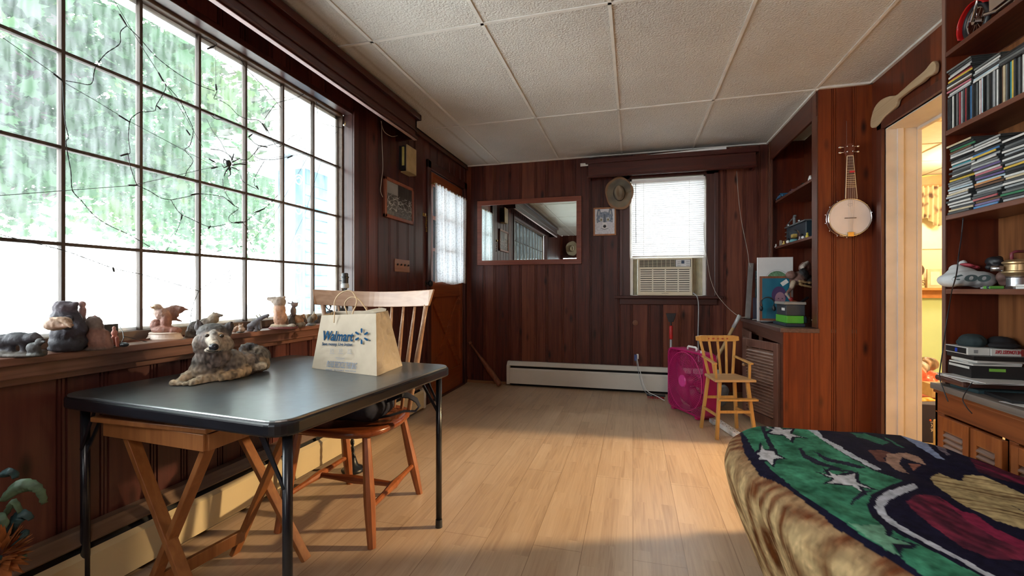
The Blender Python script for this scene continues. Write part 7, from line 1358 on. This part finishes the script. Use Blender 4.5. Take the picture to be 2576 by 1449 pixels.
for k in range(rows+1):
    t = k/rows
    for i, p in enumerate(per):
        a = per[max(i-3, 0)]; b_ = per[min(i+3, len(per)-1)]; d = (b_-a); d.z = 0; n_ = Vector((-d.y, d.x, 0)).normalized() if d.length > 0 else Vector((-1,0,0))
        if n_.dot(p-cen) < 0: n_ = -n_
        out = .014*math.sin(min(1, t*5)*math.pi/2)-.165*max(0, t-.1)**1.15; fold = (.012*math.sin(i*.055+2*nz(i*.01, 0, 0))+.006*math.sin(i*.15))*min(1, t*2.5)
        crease = -.03*math.exp(-((p.y-1.47)/.012)**2)*min(1, t*3) if p.x < .5 and i < ny else 0
        z = p.z*(1-t)**1.0 if t > 0 else p.z; z = p.z-(p.z-.02)*t; V.append(p+n_*(out+fold+crease)+Vector((0,0,z-p.z)))
m_ = len(per); mb2 = MB(); mb2.add(V, [(k*m_+i, k*m_+i+1, (k+1)*m_+i+1, (k+1)*m_+i) for k in range(rows) for i in range(m_-1)])
bl_m = vcol('plush_blanket', .9, .2, 220); bl_m.node_tree.nodes['Principled BSDF'].inputs['Specular IOR Level'].default_value = .12
o = mb.build('mattress_cover', bl_m, bd, smooth=True); setcol(o, lambda p: patt(p))
o = mb2.build('blanket_skirt', bl_m, bd, smooth=True); setcol(o, lambda p: patt(p, True))
mb = MB(); mb.box((.80,.35,.02),(1.2,1.85,.40)); mb.build('bed_base', pm('bed_base_dark', (.03,.03,.035), .8), bd)
# ============================================================= PLANT at lower left
pl = root('flower_pot', (-1.50, .70, 0), 'broad-leaved artificial plant with orange flowers at the lower left corner', 'plant'); c = Vector((-1.53, .72, 0))
mb = MB(); mb.lathe([(0,0),(.07,0),(.09,.17),(.10,.18),(.085,.18),(.07,.15),(0,.15)], c, 24); mb.build('pot', pm('pot_brown', (.12,.05,.03), .5), pl)
leaf_m = pm('leaf_grey_green', (.075,.13,.075), .5, var=.35, scale=30); lf2 = pm('leaf_blue_green', (.02,.055,.06), .5, var=.3, scale=30)
def leaf(P_, w, mat):
    P3 = [Vector(q) for q in spl([tuple(ad(*q)) for q in P_], 6)]; mb = MB(); n = len(P3)-1
    def f(u, v):
        i = min(n, int(round(u*n))); d = (P3[min(i+1,n)]-P3[max(i-1,0)]).normalized(); s_ = d.cross(FW).normalized(); ww = w*math.sin(math.pi*min(1, u*.93+.07))**.6
        return P3[i]+s_*((v-.5)*ww)+FW*(.012*abs(v-.5)*2+.002*math.sin(u*60))
    mb.grid(f, n, 6); mb.build('leaf', mat, pl, smooth=True, solid=.0015)
leaf([(-5,1262,1.10),(30,1232,1.10),(62,1226,1.11),(88,1240,1.12),(104,1270,1.14)], .034, leaf_m); leaf([(-20,1330,1.12),(8,1290,1.12),(25,1265,1.12),(45,1292,1.13)], .012, leaf_m)
leaf([(8,1352,1.12),(25,1318,1.12),(48,1300,1.13),(72,1310,1.14)], .030, lf2); leaf([(26,1375,1.12),(45,1352,1.13),(62,1340,1.14)], .020, lf2); leaf([(-10,1200,1.12),(15,1192,1.12),(34,1205,1.13)], .022, lf2); leaf([(20,1420,1.12),(40,1412,1.12),(52,1400,1.13)], .018, leaf_m); leaf([(-20,1300,1.1),(-3,1310,1.1),(2,1335,1.1)], .02, leaf_m)
mb = MB(); rnd = random.Random(4); fc = ad(-2, 1400, 1.10)
for i in range(120):
    v_ = Vector((rnd.gauss(0,1), rnd.gauss(0,1), rnd.gauss(0,1))).normalized(); v_.z = v_.z*1.3; p = fc+v_*.042; s_ = v_.cross(UP).normalized(); t_ = v_.cross(s_).normalized()
    mb.add([fc+v_*.015, p-s_*.008, fc+v_*.062, p+s_*.008], [(0,1,2,3)])
mb.build('flower', pm('flower_orange', (.34,.11,.025), .7, var=.3, scale=40), pl)
mb = MB(); mb.tube([c+Vector((0,0,.15)), c+Vector((0,0,.25)), fc], .006, 6); mb.build('stem', lf2, pl)

# ============================================================= KITCHEN THINGS (seen through the doorway)
KY = 6.39
cv = root('window_curtain', ay(2325, 540, 6.3), 'cream printed cafe valance curtain on the kitchen window, seen through the doorway', 'curtain'); a_, b_ = ay(2288, 470, 6.28), ay(2385, 470, 6.28)
def kcol(p): return lerp((.55,.42,.22), (.16,.09,.05), max(0, min(1, 2.6*nz(p.x, p.y, p.z, 17)-.25)))
mb = MB(); mb.grid(lambda u, v: (a_.x+(b_.x-a_.x)*u, 6.28+.018*math.sin(u*50)+.01*v, a_.z-(.42+.05*math.sin(u*9+1)-.12*(1 if u < .45 else 0)*0)*v), 90, 30); o = mb.build('valance_cloth', vcol('cloth', .8), cv, fixn=False, solid=.002); setcol(o, kcol)
mb = MB(); mb.tube([(a_.x-.05, 6.28, a_.z), (b_.x+.05, 6.28, a_.z)], .012, 8); mb.build('curtain_rod', pm('rod_wood', (.35,.15,.05), .5), cv)
a_, b_ = ay(2285, 440, 6.36), ay(2400, 440, 6.36); mb = MB(); mb.prism([(a_.x, 6.33, a_.z-.10)]+[(a_.x+(b_.x-a_.x)*t, 6.33, a_.z-.17+.035*math.sin(t*7)) for t in [i/16 for i in range(17)]]+[(b_.x, 6.33, a_.z-.04)]+[(a_.x+(b_.x-a_.x)*(1-t), 6.33, a_.z-.06+.05*(1-t)) for t in [i/8 for i in range(9)]], (0,.04,0)); tag(mb.build('wooden_pelmet', pm('pelmet_wood', (.42,.17,.05), .4)), 'scalloped orange wooden pelmet above the kitchen window', 'pelmet')
w4 = st(root('window_4', ay(2330, 600, 6.39))); a_, b_ = ay(2290, 480, 6.38), ay(2395, 625, 6.38); MB().box((a_.x, 6.385, b_.z), (b_.x, 6.389, a_.z)).build('pane', pm('pane_lit_cream', (.85,.78,.55), .4, var=.03), w4)  # opaque cream pane, the lit window's brightness put into its colour
sh = root('wall_shelf', ay(2325, 735, 6.3), 'orange wooden ledge on the kitchen wall carrying the cream sign', 'shelf'); a_, b_ = ay(2270, 724, 6.25), ay(2410, 746, 6.25); mb = MB(); mb.box((a_.x, 6.22, a_.z-.03), (b_.x, 6.385, a_.z)); mb.box((a_.x, 6.33, b_.z-.02), (b_.x, 6.385, a_.z-.03)); mb.build('ledge', pm('ledge_orange', (.45,.19,.05), .45), sh, bevel=.004); ZL = a_.z
sg = root('cream_sign', (ay(2310,700,6.25).x, 6.26, ZL), 'cream advertising sign with a brown round emblem standing on the kitchen ledge', 'sign'); a_ = ay(2270, 630, 6.25); b_ = ay(2317, 630, 6.25); c_ = ay(2326, 722, 6.25)
mb = MB(); mb.prism([(a_.x, 6.25, ZL), (c_.x, 6.25, ZL), (b_.x, 6.25, a_.z), (a_.x, 6.25, a_.z)], (0,.02,0)); mb.build('sign_board', pm('sign_cream', (.62,.48,.26), .6), sg)
dk = pm('sign_brown', (.09,.05,.03), .6); text_mesh('lettering', 'E', dk, ay(2306,647,6.249), (1,0,0), (0,0,1), .05, sg, height=.07); text_mesh('lettering', 'DS', dk, ay(2301,718,6.249), (1,0,0), (0,0,1), .10, sg, height=.06)
e = ay(2308, 680, 6.249); mb = MB(); mb.tube([(e.x+.055*math.cos(t), 6.247, e.z+.065*math.sin(t)) for t in [2*math.pi*i/24 for i in range(25)]], .012, 6, caps=False); mb.ell((e.x, 6.247, e.z), (.022,.006,.026)); mb.build('emblem', dk, sg)
a_, b_ = ay(2333, 677, 6.28), ay(2372, 722, 6.28); mb = MB(); mb.box((a_.x, 6.28, ZL), (b_.x, 6.30, a_.z)); pk2 = mb.build('small_frame', pm('frame_cream', (.60,.44,.28), .5)); tag(pk2, 'small cream picture frame on the kitchen ledge right of the sign', 'picture'); MB().box((a_.x+.03, 6.277, ZL+.03), (b_.x-.03, 6.281, a_.z-.03)).build('print', pm('frame_print', (.68,.62,.5), .5), pk2)
# shopping bag and heap
kb = root('shopping_bag', (2.05, 3.86, 0), 'dark blue shopping bag with a white emblem standing inside the kitchen doorway', 'bag'); A1 = ad(2302, 1014, 3.12); B1 = ad(2375, 1012, 3.05); zt = A1.z
mb = MB(); mb.prism([(A1.x-.06, A1.y-.01, 0), (B1.x+.05, B1.y, 0), (B1.x+.05, B1.y, zt), (A1.x-.06, A1.y-.01, zt)], (.04, .18, 0)); mb.build('bag_body', pm('bag_navy', (.022,.022,.07), .6, var=.08), kb, bevel=.006)
dn = (B1-A1); dn.z = 0; dn.normalize(); nf = Vector((dn.y, -dn.x, 0)); Kp = lambda u, v: (lambda d: CP+d*((A1+nf*.004-CP).dot(nf)/d.dot(nf)))(ray(u, v))
mb = MB(); mb.bar(Kp(2311, 1022), Kp(2316, 1120), .028, .002, up=nf); mb.build('strap', pm('strap_lilac', (.10,.09,.26), .6), kb)
wht = pm('emblem_white', (.65,.6,.62), .6); mb = MB(); q = [Kp(2331,1062), Kp(2348,1062), Kp(2348,1079), Kp(2331,1079)]
for i in range(4): mb.bar(q[i], q[(i+1) % 4], .0035, .002, up=nf)
mb.build('emblem_frame', wht, kb); o_ = Kp(2335,1076); text_mesh('lettering', 'D', wht, o_, Kp(2344,1076)-o_, UP, .022, kb, height=.03); o_ = Kp(2315,1086); text_mesh('lettering', 'MARK', wht, o_, Kp(2358,1086)-o_, UP, (Kp(2352,1086)-o_).length, kb, height=.018, bold=.02)
mb = MB(); mb.ell(Kp(2340,1057), .007); mb.build('emblem_dot', pm('dot_red', (.6,.1,.03), .5), kb)
tag(blob('yellow_packet', [S(2312,1008,3.2,(16,12,8),(.75,.42,.03)), S(2332,1006,3.2,(16,12,7),(.75,.42,.03)), S(2350,1012,3.2,(16,12,7),(.7,.4,.03))], None, voxel=.008, smooth=1, disp=.005, dscale=25, mat=pm('packet_yellow', (.72,.40,.03), .4)), 'bright yellow packet sticking out of the dark blue shopping bag', 'packet')
tag(MB().box(ad(2290,1003,3.55), ad(2400,985,3.75)).build('red_tray', pm('tray_red', (.45,.04,.02), .5)), 'red tray edge between the yellow packet and the pink plastic bag', 'tray')
tag(blob('pink_plastic_bag', [S(2305,945,3.6,(22,16,26),(.75,.18,.14)), S(2330,958,3.6,(24,16,18),(.75,.18,.14)), S(2350,945,3.6,(16,14,14),(.75,.18,.14)), S(2312,975,3.6,(20,14,12),(.7,.16,.12))], None, furry=1, voxel=.008, smooth=1, disp=.016, dscale=15, mat=pm('pink_film', (.72,.16,.12), .3)), 'crumpled salmon pink plastic bag in the kitchen heap', 'bag')
tag(blob('grey_plastic_bag', [S(2300,905,3.8,(14,14,18),(.05,.05,.05)), S(2335,915,3.8,(24,14,16),(.45,.32,.24)), S(2315,925,3.75,(18,14,16),(.35,.34,.33))], None, furry=1, voxel=.008, smooth=1, disp=.016, dscale=15, mat=vcol('film', .35)), 'grey and brown crumpled bags on top of the kitchen heap', 'bag')
tag(MB().box(ad(2345,1000,3.42), ad(2400,962,3.5)).build('cardboard_box', pm('cardboard', (.50,.36,.20), .7)), 'tan cardboard box beside the salmon pink plastic bag', 'box')
st2 = root('side_table', (2.3, 4.3, 0), 'low wooden bench in the kitchen carrying the heap of plastic bags', 'bench'); zb2 = ad(2320,1003,3.65).z-.01; mb = MB(); mb.box((1.95,4.15,zb2-.03),(2.65,4.75,zb2)); mb.build('bench_top', pm('bench_wood', (.25,.11,.04), .5), st2)
for x in (1.98,2.6):
    for y in (4.18,4.7): MB().box((x-.02,y-.02,0),(x+.02,y+.02,zb2-.03)).build('leg', pm('bench_wood', (.25,.11,.04), .5), st2)
tag(MB().tube([ay(2302,795,6.36), ay(2296,806,6.36)], .02, 8).build('wall_bell', MATS['white_plastic']), 'small white fitting on the green kitchen wainscot', 'fitting')
tag(MB().box((1.93, 3.50, 0), (1.955, 3.62, .19)).build('cream_box', pm('cream_carton', (.60,.48,.30), .6), bevel=.01), 'small cream box on the kitchen floor just inside the door jamb', 'box')

# ============================================================= OUTDOORS
gm_ = pm('driveway', (.62,.62,.60), .9, var=.05, scale=1.5); st(MB().box((-40, -25, -.62), (-2.15, 40, -.55)).build('ground', gm_))
st(MB().box((-40, 4.95, -.62), (6, 40, -.56)).build('ground_back', pm('lawn', (.10,.16,.05), .9, var=.2, scale=3)))
leafm = bpy.data.materials.new('maple_leaf'); leafm.use_nodes = True; nt = leafm.node_tree; L = nt.links; nt.nodes.remove(nt.nodes['Principled BSDF']); out = nt.nodes['Material Output']
g = nd(nt, 'ShaderNodeNewGeometry'); r = ramp(nt, [(0, (.03,.07,.04)), (.55, (.075,.145,.075)), (1, (.18,.23,.065))]); n = nd(nt, 'ShaderNodeTexNoise'); n.inputs['Scale'].default_value = .9; L.new(g.outputs['Position'], n.inputs[0]); L.new(n.outputs[0], r.inputs[0])
d = nd(nt, 'ShaderNodeBsdfDiffuse'); t = nd(nt, 'ShaderNodeBsdfTranslucent'); L.new(r.outputs[0], d.inputs[0]); L.new(r.outputs[0], t.inputs[0]); m1 = nd(nt, 'ShaderNodeMixShader'); m1.inputs[0].default_value = .5; L.new(d.outputs[0], m1.inputs[1]); L.new(t.outputs[0], m1.inputs[2]); L.new(m1.outputs[0], out.inputs[0])
LEAF = [(0,-.5),(.12,-.38),(.42,-.36),(.34,-.18),(.55,.02),(.30,.06),(.22,.30),(.08,.22),(0,.55),(-.08,.22),(-.22,.30),(-.30,.06),(-.55,.02),(-.34,-.18),(-.42,-.36),(-.12,-.38)]
def tree(loc, clusters, n, seed, label, size=.17, trunk=.28, h=3.5):
    rnd = random.Random(seed); rt = root('maple_tree', loc, label, 'tree', 'maple trees outside the window'); mb = MB(); loc = Vector(loc)
    bark = pm('bark', (.07,.06,.055), .9, var=.3, scale=8, bump=.4)
    mb.tube([loc, loc+Vector((.05,0,h*.4)), loc+Vector((-.05,.1,h*.8)), loc+Vector((0,.1,h+1))], [trunk*1.2, trunk, trunk*.85, trunk*.5], 14)
    for c, r in clusters: cc = Vector(c); mb.tube([loc+Vector((0,.05,h*.75)), (loc+Vector((0,0,h))).lerp(cc, .5)+Vector((0,0,.2)), cc], [trunk*.35, trunk*.18, .02], 8)
    mb.build('trunk', bark, rt, smooth=True); mb = MB(); tot = sum(r[0]*r[1]+r[1]*r[2]+r[0]*r[2] for c, r in clusters)
    for c, r in clusters:
        for i in range(int(n*(r[0]*r[1]+r[1]*r[2]+r[0]*r[2])/tot)):
            d_ = Vector((rnd.gauss(0,1), rnd.gauss(0,1), rnd.gauss(0,1))).normalized()*(rnd.random()**.45); p = Vector(c)+Vector((d_.x*r[0], d_.y*r[1], d_.z*r[2]))
            if nz(p.x, p.y, p.z, 1.1) < -.14: continue
            s_ = size*rnd.uniform(.6, 1.25); E_ = Euler((rnd.uniform(-.9,.9), rnd.uniform(-.9,.9), rnd.uniform(0,6.28))).to_matrix(); mb.add([p+E_ @ Vector((x*s_, y*s_, .08*s_*abs(x))) for x, y in LEAF], [tuple(range(len(LEAF)))])
    o = mb.build('foliage', leafm, rt, fixn=False); return rt
tree((-5.9, 2.0, -.56), [((-4.6,1.5,3.3),(1.7,1.9,1.0)), ((-4.6,2.9,2.9),(1.4,1.5,.85)), ((-4.9,.2,3.0),(1.5,1.3,1.0)), ((-6.0,4.3,2.6),(1.4,1.4,.8)), ((-4.5,1.9,2.2),(1.1,1.5,.45)), ((-5.2,2.6,4.4),(1.8,2.6,1.0))], 15000, 1, 'near maple tree whose green leaves fill the upper part of the big window', trunk=.30, size=.135)
tree((-11.8, 4.2, -.56), [((-9.6,5.5,3.2),(2.0,2.4,1.3)), ((-10.5,8.2,3.4),(2.0,2.2,1.5)), ((-9.8,3.9,2.6),(1.7,1.8,.9)), ((-10.8,10.5,3.6),(2.2,2.2,1.6)), ((-10.3,6.5,5.2),(2.5,3.2,1.5))], 11000, 2, 'farther maple tree standing across the driveway behind the near one', size=.20, trunk=.35)
_t = bpy.data.objects['maple_tree']; _a, _b = Vector((-5.9, 2.0, 1.9)), ax(70, 260, -5.6); mb = MB(); mb.tube([_a, _a.lerp(_b, .5)+Vector((0, 0, .1)), _b, ax(110, 130, -5.7), ax(150, 20, -5.9)], [.20, .19, .17, .14, .09], 12); mb.build('limb', MATS['bark'], _t, smooth=True)
# neighbouring porch
np_ = root('neighbour_porch', (-3.9, 7.5, -.55), 'neighbouring house porch with white fascia and blue wall at the right of the window', 'house'); sid = pm('pale_siding', (.42,.40,.36), .7, var=.03); blw = pm('blue_siding', (.085,.19,.26), .7, var=.06)
P0 = ax(690, 362, -3.6); P1 = ax(652, 300, -3.6); yA = P0.y; zA = P0.z
yB = ax(768, 500, -3.9).y; mb = MB(); mb.box((-4.3, yB, -.55), (-3.9, 14, zA)); mb.build('blue_wall', blw, np_); mb = MB(); mb.box((-4.4, yB+.05, -.55), (-4.3, 14, zA)); mb.build('inner_wall', sid, np_)
mb = MB(); 
for k in range(12): mb.box((-4.6, yA+.25, zA+.12+.12*k), (-3.66-.004*(k % 2), 14, zA+.12+.118*(k+1)))
mb.build('upper_siding', sid, np_); mb = MB(); mb.box((-4.7, yA-.05, zA-.02), (-3.5, 14, zA+.12)); mb.box((-4.8, yA-.3, zA+1.5), (-3.3, 14, zA+1.62)); mb.build('fascia', pm('fascia_white', (.50,.50,.50), .6), np_)
c = ax(725, 500, -3.7); mb = MB(); mb.box((c.x-.05, c.y-.05, -.55), (c.x+.05, c.y+.05, zA)); mb.build('porch_post', pm('post_blue_grey', (.17,.22,.28), .5), np_)
mb = MB()
for k in range(7):
    z = 2.3-.34*k; mb.tube([(c.x+.02, c.y+.14+.07*math.cos(t)*(1-t/14), z+.07*math.sin(t)*(1-t/14)) for t in [i*.4 for i in range(24)]], .008, 5)
mb.tube([(c.x+.02, c.y+.22, 0), (c.x+.02, c.y+.22, zA)], .01, 6); mb.build('iron_scrolls', pm('iron_white', (.25,.28,.3), .5), np_)
mb = MB(); y = yA+1.19
for k in range(20): mb.box((-3.898, yB, -.3+.14*k), (-3.885, 12, -.3+.14*k+.012))
mb.build('clapboard_lines', blw, np_); mb = MB(); mb.box((-3.9, 8.6, .5), (-3.86, 9.6, 2.0)); mb.build('window_shutter', pm('shutter_blue', (.03,.07,.12), .6), np_)
st(MB().box((1.5, 9.0, -.6), (-3.0, 9.2, 2.2)).build('wall_garden', pm('pale_fence', (.62,.64,.66), .8)))
